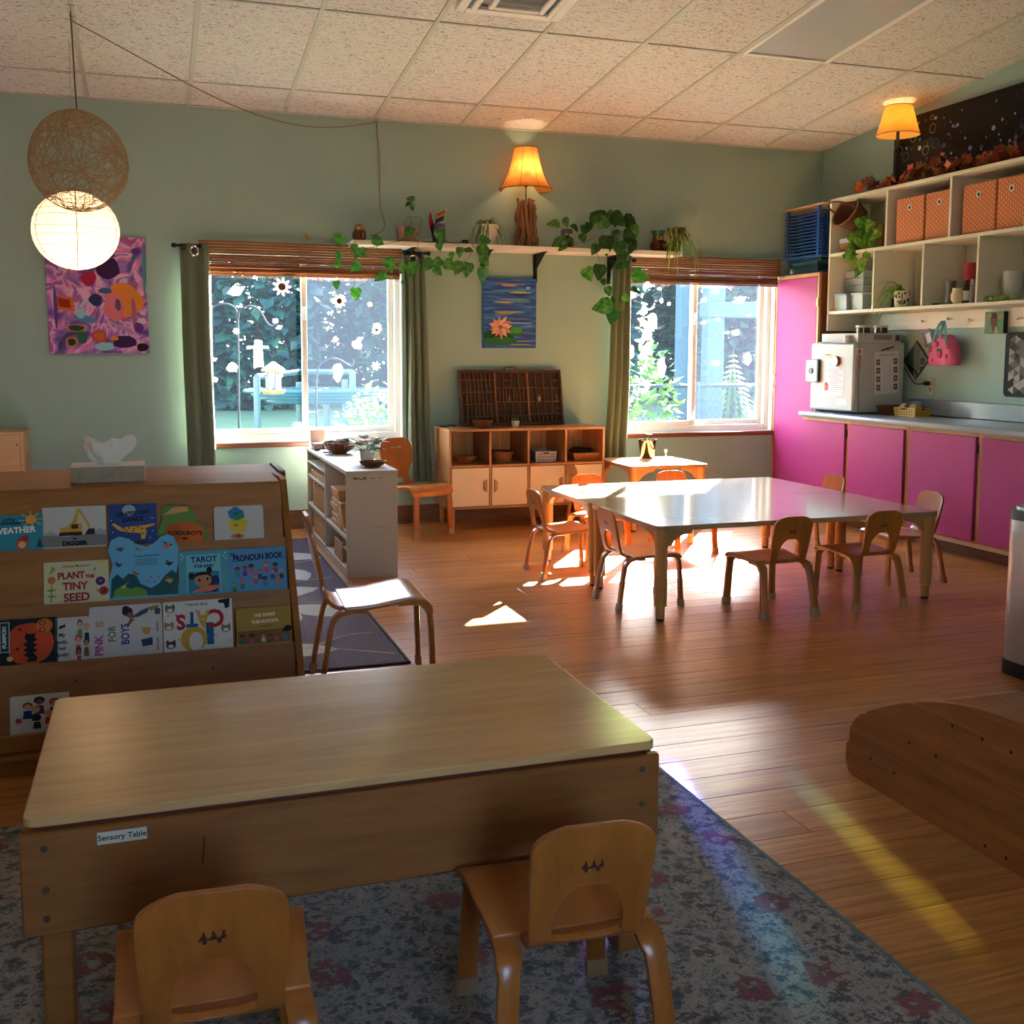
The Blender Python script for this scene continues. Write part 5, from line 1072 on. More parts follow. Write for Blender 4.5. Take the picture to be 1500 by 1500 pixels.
book(3, 15, 101, 1018, 'thick cream album with a cartoon family, alone in the bottom tray', 'c2b8a4', fam + [('r', .1, .2, .2, .32, 'a02c38')], th=.03, r=.004)

# ================================================================== WOODEN PLAY CUBE at the left
p = at(42, 627, Y=-.03); cx = p.x; zt = p.z; yn = -.36
t = thing('play_cube', 'birch ply play cube with rounded arch openings against the back wall', 'play furniture', (cx-.32, -.19, 0)); M_cube = wood('pale_birch', 'b48a58', 'd3ab76', 0, 1.4, .45, contrast=.5)
def arch_panel(w, h, r0, base, th, o, ux, uy, hw):
    P = [(-w/2, 0), (-hw, 0), (-hw, base)] + [(-hw*math.cos(PI*i/14), base+r0*math.sin(PI*i/14)) for i in range(15)] + [(hw, 0), (w/2, 0), (w/2, h), (-w/2, h)]
    return G().prism(P, th, o, ux, uy)
arch_panel(.34, zt-.02, .36, .24, .018, (.302, 0, 0), (0, 1, 0), (0, 0, 1), .125).build('arched_side', M_cube, t)
arch_panel(.34, zt-.02, .36, .24, .018, (-.32, 0, 0), (0, 1, 0), (0, 0, 1), .125).build('arched_side', M_cube, t)
g = arch_panel(.60, zt-.02, .25, .2, .018, (0, -.152, 0), (1, 0, 0), (0, 0, 1), .21); g.build('arched_front', M_cube, t)
G().bb((-.302, .152, 0), (.302, .17, zt-.02)).build('back_panel', M_cube, t)
G().bb((-.325, -.172, zt-.02), (.325, .172, zt), .003).build('top_panel', M_cube, t)
G().cyl((.285, -.171, zt-.08), (.285, -.1695, zt-.08), .005, n=10).build('screw', M_blackmetal, t)
# ================================================================== ROCKER / BRIDGE at the right
t = thing('rocking_boat', 'curved wooden rocking boat of glued planks with screw holes', 'play furniture', (2.25, -5.3, 0)); M_rk = wood('boat_plank', '7a441a', 'a8642c', 1, 1.4, .5, stretch=12, contrast=.9)
def boat_top(y):  # y from 0 (far end) to 1.3 (near)
    q = y/1.3; return .145+.26*math.sin(min(1, max(0, q))*PI)**.6 if False else .155 + .205*(1-((y-.62)/.62)**2 if 0 <= y <= 1.24 else 0)
def boat_side(xo):
    Yf = .525; planks = ((0, .10), (.10, .2), (.2, .29), (.29, .37))
    for z0, z1 in planks:
        top = []; n = 90; bot = []
        for i in range(n+1):
            y = 1.24*i/n; zt_ = boat_top(y)
            e = min(y, 1.24-y); RT, RB = .07, .035
            lo = max(z0, RB-math.sqrt(RB*RB-(RB-e)**2) if e < RB else 0); hi = min(z1, zt_ if e > RT else zt_-(RT-math.sqrt(RT*RT-(RT-e)**2)))
            if hi > lo+.002: top.append((-y, hi)); bot.append((-y, lo))
        if len(top) > 1: G().prism(top[::-1]+bot, .024, (xo, Yf, 0), (0, 1, 0), (0, 0, 1)).build('plank', M_rk, t)
boat_side(-.024); boat_side(.55)
for (x, y) in ((1275, 1111), (1310, 1132), (1332, 1088), (1371, 1108), (1395, 1063), (1439, 1083), (1481, 1102), (1443, 1239), (1474, 1257)):
    p = at(x, y, X=2.226); G().cyl((-.0246, p.y+5.3, p.z), (-.022, p.y+5.3, p.z), .0045, n=9).build('screw_hole', M_blackmetal, t)
for k in range(7):
    y = .44-k*.165; zz = boat_top(.525-y)-.035; G().bb((0, y-.07, zz-.02), (.55, y+.07, zz), .004).build('tread', M_rk, t)
# second curved piece just showing behind it
q = at(1472, 1036, Z=0); t = thing('wooden_rocker', 'small curved wooden piece beside the steel bin', 'play furniture', (q.x+.086, q.y, 0))
P = [(.0, 0), (-.006, .02), (.05, .05), (.12, .075), (.25, .1), (.5, .12), (.7, .12), (.7, 0)]
G().prism([(a, b) for a, b in P], .024, (-.38+.3, .0, 0), (1, 0, 0), (0, 0, 1)).build('side_panel', M_rk, t); G().prism([(a, b) for a, b in P], .024, (-.08, -.1, 0), (1, 0, 0), (0, 0, 1)).build('side_panel', M_rk, t); G().bb((.1, -.1, .05), (.6, -.024, .07)).build('seat', M_rk, t)
# ================================================================== STEEL BIN
t = thing('steel_bin', 'brushed stainless steel rubbish bin with black lid and base', 'bin', (3.585, -4.27, 0)); M_steel = mat('brushed_steel', 'b4b4b2', .28, 1.0)
bw, bd = .37, .30
def rr_prism(w, d, r, z0, z1): return G().prism(rrect(w, d, r, 6), z1-z0, (0, 0, z0))
rr_prism(bw, bd, .05, .055, .595).build('body', M_steel, t, 30); rr_prism(bw+.008, bd+.008, .052, 0, .055).build('base', mat('black_plastic', '141416', .4), t, 30)
rr_prism(bw+.004, bd+.004, .052, .597, .632).build('lid_rim', mat('black_plastic', '141416', .4), t, 30); rr_prism(bw-.03, bd-.03, .04, .632, .645).build('lid', M_steel, t, 30)
# ================================================================== WALL ART
def abstract_mat():
    m = bpy.data.materials.new('swirled_paint'); m.use_nodes = True; nt = m.node_tree; b = nt.nodes['Principled BSDF']; N = nt.nodes.new; L = nt.links.new
    tc = N('ShaderNodeTexCoord'); nz = N('ShaderNodeTexNoise'); nz.inputs['Scale'].default_value = 7; nz.inputs['Detail'].default_value = 4; nz.inputs['Distortion'].default_value = 1.3; L(tc.outputs['Object'], nz.inputs[0])
    r = ramp(nt, ((.26, '2c1a48'), (.36, '5a3090'), (.43, '8a5ab0'), (.48, 'c060a4'), (.52, 'd890b8'), (.55, 'b8a0c8'), (.58, '7a4aa4'), (.64, 'b83c74'), (.7, '4a4a8a'), (.8, '2c1a48')), nz.outputs[0])
    L(r.outputs[0], b.inputs['Base Color']); b.inputs['Roughness'].default_value = .45; return m
a = at(65, 344, Y=-.02); c = at(218, 518, Y=-.02); w = c.x-a.x; h = a.z-c.z
t = thing('abstract_painting', 'unframed abstract canvas swirled in pink, purple and orange', 'painting', ((a.x+c.x)/2, -.0145, (a.z+c.z)/2), rot=(0, math.radians(-.7), 0))
G().box((0, 0, 0), (w, .026, h), .002).build('canvas', abstract_mat(), t)
def patches(t, w, h, lst, y=-.0135, px=None, name='paint_patch', k0=0):
    for i, (pts, col) in enumerate(lst):
        P = [((min(.995, max(.005, u))-.5)*w, (.5-min(.995, max(.005, v)))*h) for u, v in pts]
        G().prism(P, .0006, (0, y-.0001*i, 0), (1, 0, 0), (0, 0, 1)).build(name, flatmat(col, .5), t, smooth=0)
def pe(cx, cy, rx, ry, n=12, wob=.12, rot=0): return [(cx+(rx*math.cos(a)*(1+wob*math.sin(3*a+cx*9)))*math.cos(rot)-ry*math.sin(a)*math.sin(rot), cy+rx*math.cos(a)*math.sin(rot)+ry*math.sin(a)*(1+wob*math.cos(2*a+cy*7))*math.cos(rot)) for a in [2*PI*i/n for i in range(n)]]
patches(t, w, h, [([(.08, .5), (.25, .52), (.27, .64), (.1, .62)], 'c0622c'), ([(.1, .52), (.22, .54), (.23, .61), (.12, .6)], '98241c'), (pe(.76, .54, .2, .14), 'cc7a34'), (pe(.66, .6, .1, .12), 'c86a78'), (pe(.7, .58, .03, .05), '5a4a6a'), (pe(.48, .54, .07, .05), '24305c'), (pe(.62, .27, .12, .09), '3a1a4a'), (pe(.42, .36, .08, .06), 'a01c4c'), (pe(.58, .46, .07, .025), '3c5a8c'), (pe(.36, .7, .12, .03, rot=.15), '4a7aa4'), (pe(.32, .66, .05, .04), '8ab4cc'), (pe(.27, .78, .1, .035), 'c47a2c'), (pe(.27, .78, .08, .028), '1c4630'), (pe(.33, .86, .05, .06), '2c5a44'), (pe(.22, .9, .06, .05), 'b8702c'), (pe(.22, .9, .04, .035), '1c3c28'), (pe(.5, .85, .08, .06), 'c03c4c'), (pe(.5, .85, .05, .035), 'b06a24'), (pe(.75, .9, .12, .06), '3c1c4c'), (pe(.55, .94, .1, .04), '8ab8c4'), (pe(.65, .87, .04, .02), 'c47a2c'), (pe(.93, .95, .06, .04), '2c1220'), (pe(.9, .12, .04, .03), '5a2a7c'), (pe(.88, .17, .02, .025), '1f6a7c'), (pe(.86, .66, .025, .14), 'a0607c'), (pe(.74, .78, .14, .02, rot=.35), '9a7ab0'), (pe(.6, .14, .1, .06), '5a2c7c'), (pe(.9, .78, .05, .05), '5a2c84'), (pe(.08, .6, .02, .18), '5a3c84'), (pe(.98, .3, .02, .2), '3c8a94')])
def lily_mat():
    m = bpy.data.materials.new('painted_water'); m.use_nodes = True; nt = m.node_tree; b = nt.nodes['Principled BSDF']; N = nt.nodes.new; L = nt.links.new
    tc = N('ShaderNodeTexCoord'); mp = N('ShaderNodeMapping'); mp.inputs['Scale'].default_value = (3, 3, 34); L(tc.outputs['Object'], mp.inputs[0]); nz = N('ShaderNodeTexNoise'); nz.inputs['Scale'].default_value = 1.5; nz.inputs['Detail'].default_value = 4; L(mp.outputs[0], nz.inputs[0])
    r = ramp(nt, ((.3, '12285c'), (.45, '1c4a94'), (.56, '2c62b0'), (.68, '5a86b8')), nz.outputs[0]); L(r.outputs[0], b.inputs['Base Color']); b.inputs['Roughness'].default_value = .5; return m
a = at(707.5, 407, Y=-.02); c = at(784.5, 510, Y=-.02); w = c.x-a.x; h = a.z-c.z
t = thing('water_lily_painting', 'small blue canvas of a peach water lily on green pads', 'painting', ((a.x+c.x)/2, -.016, (a.z+c.z)/2))
G().box((0, 0, 0), (w, .028, h), .002).build('canvas', lily_mat(), t)
st = [(pe(u, v, ru, .012, 10, .1), col) for u, v, ru, col in ((.5, .08, .32, 'a0766a'), (.48, .1, .14, 'c4a05c'), (.5, .18, .34, '5a9090'), (.7, .2, .22, 'b8a85c'), (.84, .13, .04, 'c8c8d4'), (.6, .3, .3, '8a90a4'), (.38, .34, .2, 'c0a23c'), (.72, .33, .2, '5a9a84'), (.45, .42, .22, '6a4c74'), (.5, .48, .3, '9aa494'), (.4, .5, .18, '9a943c'), (.65, .58, .3, '6a7494'), (.6, .64, .36, '8aa0b4'), (.75, .78, .2, '6a5c94'), (.75, .9, .25, '8a84b0'), (.7, .95, .2, 'a09a3c'))]
st += [(pe(.22, .85, .34, .1, 16, .05), '1c4a2c'), (pe(.3, .9, .33, .06, 16, .05), '2c6a3c'), (pe(.6, .76, .15, .075, 14, .05), '2c6838'), (pe(.62, .74, .11, .05, 14, .05), '4a8a4c')]
for k, (ang, L_) in enumerate(((100, .13), (60, .15), (135, .14), (30, .15), (165, .15), (5, .14), (195, .13), (-25, .15), (215, .14), (-55, .14), (240, .13), (-85, .15))):
    a_ = math.radians(ang); d = (math.cos(a_)*1.25*L_, -math.sin(a_)*L_); n_ = (-d[1]*.28, d[0]*.28); c0 = (.32, .7); P = [c0, (c0[0]+d[0]*.55+n_[0], c0[1]+d[1]*.55+n_[1]), (c0[0]+d[0]*1.25, c0[1]+d[1]*1.25), (c0[0]+d[0]*.55-n_[0], c0[1]+d[1]*.55-n_[1])]
    st.append((P, ('d89a78', 'd8b488', 'c88a80', 'c07a80')[k % 4]))
st.append((pe(.32, .7, .04, .03), '8a5a4c'))
patches(t, w, h, st, y=-.0148, name='painted_shape')
# long dark bubble painting on the wall unit
b0 = at(1310, 240, X=5.40).y; t = thing('bubble_painting', 'long black panel painted with pale bubbles, standing on the wall unit', 'painting', (5.405, (b0-2.98)/2, 2.339)); hw = (b0+2.98)/2
G().bb((-.012, -hw, 0), (.012, hw, .515)).build('panel', mat('black_panel', '1c1716', .75, var=.2, vscale=5, spec=.2), t, smooth=0)
g = G(); rr = random.Random(31); cols = ['6a5a8a', '8a7aa8', '7a9aa0', '4a6a78', '9aa8ac', '3c3060', '5c4c74']
for k in range(150):
    y = rr.uniform(-hw+.03, hw-.03); z = rr.uniform(.06, .47); r = rr.choice((.006, .008, .01, .012, .016, .03)); g.cur = rr.randrange(len(cols))
    if r > .02 or rr.random() < .25:
        pts = [(-.0125-.0004, y+r*math.cos(2*PI*i/18), z+r*math.sin(2*PI*i/18)) for i in range(19)]; g.tube(pts, .0016, 4, False)
    else: g.prism(ell(-y, z, r, r, 12), .0008, (-.0124, 0, 0), (0, -1, 0), (0, 0, 1))
g.build('painted_bubbles', [flatmat(c, .5) for c in cols], t, smooth=0)['kind'] = 'stuff'

# ================================================================== PENDANTS
M_jute = mat('jute_twine', 'a08258', .85)
bc = at(115, 236, Y=-1.42); t = thing('twine_ball', 'open ball of tangled jute twine hanging from a ceiling hook', 'pendant', bc); R = .238; rr = random.Random(17); g = G()
for k in range(72):
    ax = Vector((rr.gauss(0, 1), rr.gauss(0, 1), rr.gauss(0, 1))).normalized(); off = rr.uniform(-.75, .75)*R; x, y = fr(ax); q = math.sqrt(R*R-off*off); n = 22
    P = [ax*off + (x*math.cos(2*PI*i/n) + y*math.sin(2*PI*i/n))*q for i in range(n+1)]
    P = [Vector((p.x*(1+.05*p.z/R*-1), p.y, p.z*1.06)) for p in P]
    g.tube(P, .0017, 3, False)
o = g.build('twine_shell', M_jute, t, 0); o['kind'] = 'stuff'; o.rotation_euler = (0, math.radians(-9), 0)
G().tube([(0, 0, R*1.04), (-.012, 0, cpt(bc.x, -bc.y).z-bc.z-.03)], .004, 6).build('cord', mat('brown_cord', '6a4c3a', .8), t)
M_wire = mat('hook_wire', '8a8a86', .3, .9)
def ceiling_hook(X, s, label):
    p = cpt(X, s, -.003); g = G(); g.tube([(0, 0, 0), (0, 0, -.012)] + [(0, .012-.012*math.cos(a), -.012-.016*math.sin(a)) for a in (.5, 1.2, 1.9, 2.6, 3.1)], .0016, 6); g.box((0, 0, -.001), (.035, .006, .002)); o = g.build('ceiling_hook', M_wire); o.location = p; return tag(o, label, 'hook', 'wire hooks on the ceiling grid')
ceiling_hook(0, -bc.y+.02, 'wire hook on the ceiling grid holding the twine ball'); ceiling_hook(0, 1.3, 'wire hook on the ceiling grid carrying the swagged cord'); ceiling_hook(2*TW, .12, 'empty wire hook on the ceiling grid above the bamboo blind'); ceiling_hook(3*TW+.004, .03, 'wire hook at the wall where the swagged cord turns down')
lc = at(111, 338, Y=-1.0); t = thing('paper_lantern', 'lit round white paper lantern with thin wire ribs', 'lantern', lc); LR = .227
def lantern_mat():
    m = bpy.data.materials.new('rice_paper'); m.use_nodes = True; nt = m.node_tree; N = nt.nodes.new; L = nt.links.new; nt.nodes.remove(nt.nodes['Principled BSDF'])
    d = N('ShaderNodeBsdfDiffuse'); d.inputs[0].default_value = (.8, .74, .64, 1); t_ = N('ShaderNodeBsdfTranslucent'); t_.inputs[0].default_value = (.9, .8, .66, 1); mx = N('ShaderNodeMixShader'); mx.inputs[0].default_value = .6; L(d.outputs[0], mx.inputs[1]); L(t_.outputs[0], mx.inputs[2]); L(mx.outputs[0], nt.nodes['Material Output'].inputs[0]); return m
prof = [(.045, .93)] + [(math.cos(a), math.sin(a)*.93) for a in [math.radians(x) for x in range(75, -76, -10)]] + [(.05, -.93)]
G().lathe([(max(.05, r)*LR, z*LR) for r, z in prof][::-1], (0, 0, 0), 28, close=False).build('paper_shade', lantern_mat(), t, 60)
M_rib = mat('lantern_rib', '8a7c62', .7)
for k, zz in enumerate((-.72, -.55, -.36, -.16, .05, .26, .46, .64)):
    q = math.sqrt(max(0, 1-(zz/.93)**2))*LR*1.003; tl = .1*math.sin(k*2.1)
    G().tube([(q*math.cos(2*PI*i/32), q*math.sin(2*PI*i/32), zz*LR+tl*q*math.cos(2*PI*i/32+k)*.5) for i in range(33)], .0013, 4, False).build('rib', M_rib, t)
for a in (.4, 1.5, 2.6, 3.7, 4.8, 5.9): G().tube([(math.cos(b)*LR*1.002*math.cos(a), math.cos(b)*LR*1.002*math.sin(a), math.sin(b)*LR*.932) for b in [math.radians(x) for x in range(-80, 81, 16)]], .0022, 4, False).build('seam', M_rib, t)
G().tube([(0, 0, LR*.5), (0, .0, cpt(lc.x, 1.0).z-lc.z-.012)], .0012, 5).build('cord', mat('pale_cord', '9a9488', .8), t); G().ball((0, 0, 0), (.03, .03, .04), 12, 8).build('bulb', mat('bulb_glow', 'fff2d8', .4, emit='ffd9a0', es=6), t)
def lamp_light(name, parent, loc, power, col, r):
    ld = bpy.data.lights.new(name, 'POINT'); ld.energy = power; ld.color = col; ld.shadow_soft_size = r; o = bpy.data.objects.new(name, ld); COL.objects.link(o); o.parent = parent; o.location = loc
    o.visible_camera = True; return o
lamp_light('lantern_light', t, (.02, -.03, -.065), 2.3, (1, .74, .46), .035)
# swagged cord
P0 = cpt(0, 1.3, -.03); P1 = at(553, 178, Y=-.03); t = thing('swagged_cord', 'thin brown cord swagged from the ceiling hook to the wall and down to the shelf', 'cord', (0, 0, 0)); M_cord = mat('tan_cord', '8a5f46', .8)
pts = []
for i in range(22):
    q = i/21; p = P0.lerp(P1, q); p.z -= .20*math.sin(q*PI)**1.0*(.6+.7*q); pts.append(p)
G().tube(pts, .0032, 5).build('swag', M_cord, t)
G().tube(smoothpath([P1, at(552, 190, Y=-.012), at(556, 230, Y=-.012), at(557, 300, Y=-.012), at(563, 325, Y=-.012), at(560, 338, Y=-.03), at(545, 345, Y=-.08)], 4), .0028, 5).build('drop', M_cord, t)

# ================================================================== WALL SHELF
SFY = -.24; sx0 = at(517, 352, Y=SFY).x; sx1 = at(1000, 372, Y=SFY).x; SZT = at(850, 363, Y=SFY).z
t = thing('wall_shelf', 'long white wall shelf on black brackets carrying plants and a lamp', 'shelf', ((sx0+sx1)/2, SFY/2, SZT)); hw = (sx1-sx0)/2
M_shelf = mat('shelf_white', 'd9d3c8', .5, var=.04, vscale=4)
G().bb((-hw, SFY/2, -.032), (hw, -SFY/2-.002, 0), .003).build('shelf_board', M_shelf, t)
bz = [at(x, 400, Y=-.01).x-(sx0+sx1)/2 for x in (597, 707, 784, 892)]
for x in bz:
    g = G(); g.bb((x-.014, .105, -.235), (x+.014, .118, -.034), .001); g.prism([(.118, -.034), (-.09, -.034), (-.09, -.042), (.10, -.15), (.118, -.23)], .006, (x-.003, 0, 0), (0, 1, 0), (0, 0, 1)); g.bb((x-.014, -.1, -.04), (x+.014, .118, -.0335), .001); g.build('bracket', M_blackmetal, t)
def on_shelf(px, Y=-.12): return Vector((at(px, 355, Y=Y).x, Y, SZT))
p = on_shelf(630, -.19); o = G().box((0, 0, .004), (.30, .035, .008), .002).build('shelf_ruler', wood('pale_stick', 'b8925c', 'd0ac78', 0, 3, .5)); o.location = p; tag(o, 'flat pale wooden strip lying on the wall shelf', 'wood strip')
p = on_shelf(681, -.215); t = thing('power_adapter', 'black plug-in adapter lying on the wall shelf beside the spider plant', 'adapter', p); G().box((0, 0, .014), (.045, .03, .028), .004).build('body', M_blackmetal, t); G().tube(smoothpath([(-.02, 0, .012), (-.1, .01, .006), (-.2, -.01, .004), (-.3, .0, .004)], 4), .0028, 5).build('cable', M_blackmetal, t)
# driftwood lamp
p = on_shelf(770, -.12); t = thing('driftwood_lamp', 'table lamp of bundled driftwood with amber bell shade', 'lamp', p); M_drift = wood('driftwood', '5c3a20', '8f6440', 2, 3, .7, bump=.3); rr = random.Random(9)
zt = at(770, 292, Y=-.12).z-SZT
for k in range(11):
    a = 2*PI*k/11; r0 = .085+rr.uniform(-.012, .012); r1 = .062+rr.uniform(-.015, .012); P = []
    for j in range(7):
        q = j/6; aa = a+.5*math.sin(q*3+k)*(.4); r = r0+(r1-r0)*q+rr.uniform(-.01, .01); P.append((r*math.cos(aa), r*.8*math.sin(aa), .002+q*(zt-.002)*(1-.04*(k % 3))))
    G().tube(smoothpath(P, 3), [.0125+.004*math.sin(i*.7+k) for i in range(19)], 7).build('driftwood_stick', M_drift, t)
sz0 = at(768, 278, Y=-.12).z-SZT; sz1 = at(768, 217, Y=-.12).z-SZT
G().cyl((0, 0, zt*.5), (0, 0, sz0+.03), .0045, n=8).build('stem', M_blackmetal, t); G().cyl((0, 0, sz0+.02), (0, 0, sz0+.07), .013, n=12).build('socket', M_blackmetal, t)
G().tube([(-.045, 0, sz0+.03), (-.05, 0, sz0+.1), (-.03, 0, sz1-.02), (0, 0, sz1-.002), (.03, 0, sz1-.02), (.05, 0, sz0+.1), (.045, 0, sz0+.03)], .002, 5).build('harp', M_blackmetal, t)
def shade_mat(name, dcol, tcol, f=.5):
    if name in _M: return _M[name]
    m = bpy.data.materials.new(name); m.use_nodes = True; nt = m.node_tree; N = nt.nodes.new; L = nt.links.new; nt.nodes.remove(nt.nodes['Principled BSDF'])
    tc = N('ShaderNodeTexCoord'); nz = N('ShaderNodeTexNoise'); nz.inputs['Scale'].default_value = 14; L(tc.outputs['Object'], nz.inputs[0]); r = ramp(nt, ((.35, tcol[0]), (.65, tcol[1])), nz.outputs[0])
    d = N('ShaderNodeBsdfDiffuse'); d.inputs[0].default_value = (*lin(dcol), 1); t_ = N('ShaderNodeBsdfTranslucent'); L(r.outputs[0], t_.inputs[0]); mx = N('ShaderNodeMixShader'); mx.inputs[0].default_value = f; L(d.outputs[0], mx.inputs[1]); L(t_.outputs[0], mx.inputs[2]); L(mx.outputs[0], nt.nodes['Material Output'].inputs[0]); _M[name] = m; return m
hh = sz1-sz0; prof = [(.186, sz0), (.172, sz0+.06*hh), (.148, sz0+.2*hh), (.124, sz0+.4*hh), (.106, sz0+.6*hh), (.094, sz0+.8*hh), (.082, sz1)]
G().lathe(prof, (0, 0, 0), 30, close=False).build('shade', shade_mat('amber_parchment', 'c08a4c', ('d8823c', 'e8a050')), t, 60)
for k in range(8): a = 2*PI*k/8+.2; G().tube([((r+.001)*math.cos(a), (r+.001)*math.sin(a), z) for r, z in prof], .0016, 4).build('shade_rib', mat('shade_stitch', '6a4422', .8), t)
for r, z in (prof[0], prof[-1]): G().tube([((r+.0005)*math.cos(2*PI*i/36), (r+.0005)*math.sin(2*PI*i/36), z) for i in range(37)], .003, 5, False).build('shade_trim', mat('shade_stitch', '6a4422', .8), t)
G().ball((0, 0, sz0+.11), (.028, .028, .038), 12, 8).build('bulb', mat('bulb_warm', 'ffe0b0', .4, emit='ffb060', es=8), t)
lamp_light('driftwood_lamp_light', t, (.0, -.03, sz0+.13), 1.5, (1, .68, .4), .03)

# ================================================================== PLANTS ON THE SHELF
M_poth = foliage('pothos_leaf', '2c5526', '3c6e30', '5a8c3c', .35, .25, 30); M_pothd = foliage('pothos_leaf_dark', '16361a', '244c24', '38642c', .3, .2, 25); M_stem = mat('vine_stem', '4c5a2c', .6); M_light = foliage('pale_pothos_leaf', '4c7428', '6a923a', '94b458', .4, .25, 40)
def pot(g, r0, r1, h, wall=.006): return g.lathe(((r0*.9, 0), (r0, .006), ((r0+r1)/2*1.02, h*.5), (r1, h), (r1-wall, h), (r1-wall*1.2, h*.86), (0, h*.86)), (0, 0, 0), 24)
def leafmat(px): return (1, 0, 0)
rl = random.Random(77)
def vines(t, vlist, leaves, Yv, m, stem=.0016, size=1.0, jitter=.03):
    o = t.location
    for P in vlist: G().tube(smoothpath([at(x, y, Y=Yv+(0 if len(P[0]) < 3 else 0))-o for x, y in P], 4), stem, 5).build('vine', M_stem, t)
    for L in leaves:
        x, y, l = L[:3]; ang = L[3] if len(L) > 3 else rl.uniform(-110, -70); Y = Yv + rl.uniform(-jitter, jitter*.4)
        p = at(x, y, Y=Y); s = l/FPX*(p-CAM).length*size; a = math.radians(ang); d = CR*math.cos(a)+CU*math.sin(a)+CF*rl.uniform(-.35, .25); up = -CF*.9+Vector((rl.uniform(-.6, .6), 0, rl.uniform(.0, .8)))
        G().leaf(p-o-d*s*.5, d, up, s, s*.95, rl.uniform(.1, .4)).build('leaf', m if not isinstance(m, list) else rl.choice(m), t, 60)
p = on_shelf(597, -.13); t = thing('trailing_pothos', 'trailing pothos in a pink pot tied with raffia, vines over the window blind', 'plant', p)
pot(G(), .05, .078, .105).build('pot', mat('pink_pot', 'b98a86', .55), t)
for s in (-1, 1):
    G().tube(smoothpath([(0, -.075, .02), (s*.05, -.085, .035), (s*.085, -.085, .02), (s*.06, -.08, .003), (0, -.078, .018)], 5), .003, 5).build('raffia_bow', mat('raffia', 'a8834e', .8), t)
G().lathe(((.062, .014), (.0655, .014), (.0665, .024), (.063, .024)), (0, 0, 0), 22).build('raffia_band', mat('raffia', 'a8834e', .8), t)
G().tube([(.02, 0, .09), (.024, 0, .13), (.02, 0, .175)], .002, 5).build('vine', M_stem, t)
vines(t, [[(604, 318), (594, 322), (591, 350), (572, 356), (545, 362), (520, 368), (507, 375), (507, 383), (512, 392), (518, 404), (519, 432)], [(606, 317), (618, 322), (614, 345), (612, 358), (618, 372), (625, 384), (640, 386)], [(543, 343), (552, 360), (558, 378), (559, 392), (568, 402), (583, 412), (595, 412)], [(614, 350), (640, 346), (665, 358), (688, 355), (700, 372), (708, 392), (704, 404)], [(692, 356), (690, 372), (680, 382), (668, 386), (655, 372)], [(520, 366), (502, 345), (492, 340)]],
      [(497, 353, 18), (519, 364, 12), (522, 374, 11), (495.6, 376, 12), (496, 388, 12, -60), (519, 392, 18, -150), (493, 418, 12), (521, 432, 18), (556, 406, 19, -160), (571, 389, 20), (555, 354, 17, -20), (531, 371, 14, -75), (598, 342, 18, -120), (589, 395, 14), (602, 395, 22, -125), (592, 413, 8, 0), (646, 348, 20, -60), (644, 362, 13), (627, 389, 19, -120), (640, 386, 16, -130), (642, 398, 14, -45), (660, 389, 18, -30), (671, 394, 20, -110), (684, 396, 20, -105), (673, 370, 14), (662, 376, 11), (688, 366, 14, 0), (707, 371, 20), (711, 383, 16, -60), (706, 404, 22, -110), (712, 352, 16, 0), (600, 291, 12, 160), (597, 299, 9, -150), (604, 305, 8, -80)], -.27, M_poth)
# potted plant helpers
def spider(name, label, cat, loc, pm, potdims, n, L, seed, drop=1.0, leafm=None, wl=.006, bias=(0, 0), base=None, up=.35):
    t = thing(name, label, cat, loc); rr = random.Random(seed)
    if base: base(t)
    else: pot(G(), *potdims).build('pot', pm, t)
    h = potdims[2]*.9
    for k in range(n):
        a = rr.uniform(0, 2*PI); l = L*rr.uniform(.6, 1.15); P = []
        dx, dy = math.cos(a)+bias[0], math.sin(a)+bias[1]; uu = up*rr.uniform(.6, 1.3)
        for j in range(8):
            q = j/7; P.append((dx*l*.62*q, dy*l*.62*q, h+l*(uu*2.6*q-drop*1.6*q*q)))
        G().blade(P, wl*rr.uniform(.7, 1.2)).build('leaf', leafm or M_poth, t, 60)
    return t
M_sp = foliage('spider_leaf', '3a5822', '567834', '8c9a54', .45, .25, 14); M_dry = foliage('dry_spider_leaf', '8a7a44', 'a0a060', 'b8b07c', .6, .25, 14)
def whitepot(t): pot(G(), .062, .088, .145).build('pot', mat('white_ceramic', 'c6c2ba', .35), t)
p = on_shelf(712, -.12); t = spider('spider_plant', 'spider plant with narrow arching leaves in a tapered white pot', 'plant', p, None, (.062, .088, .145), 34, .24, 3, leafm=M_sp, base=whitepot, drop=.9, wl=.0085)
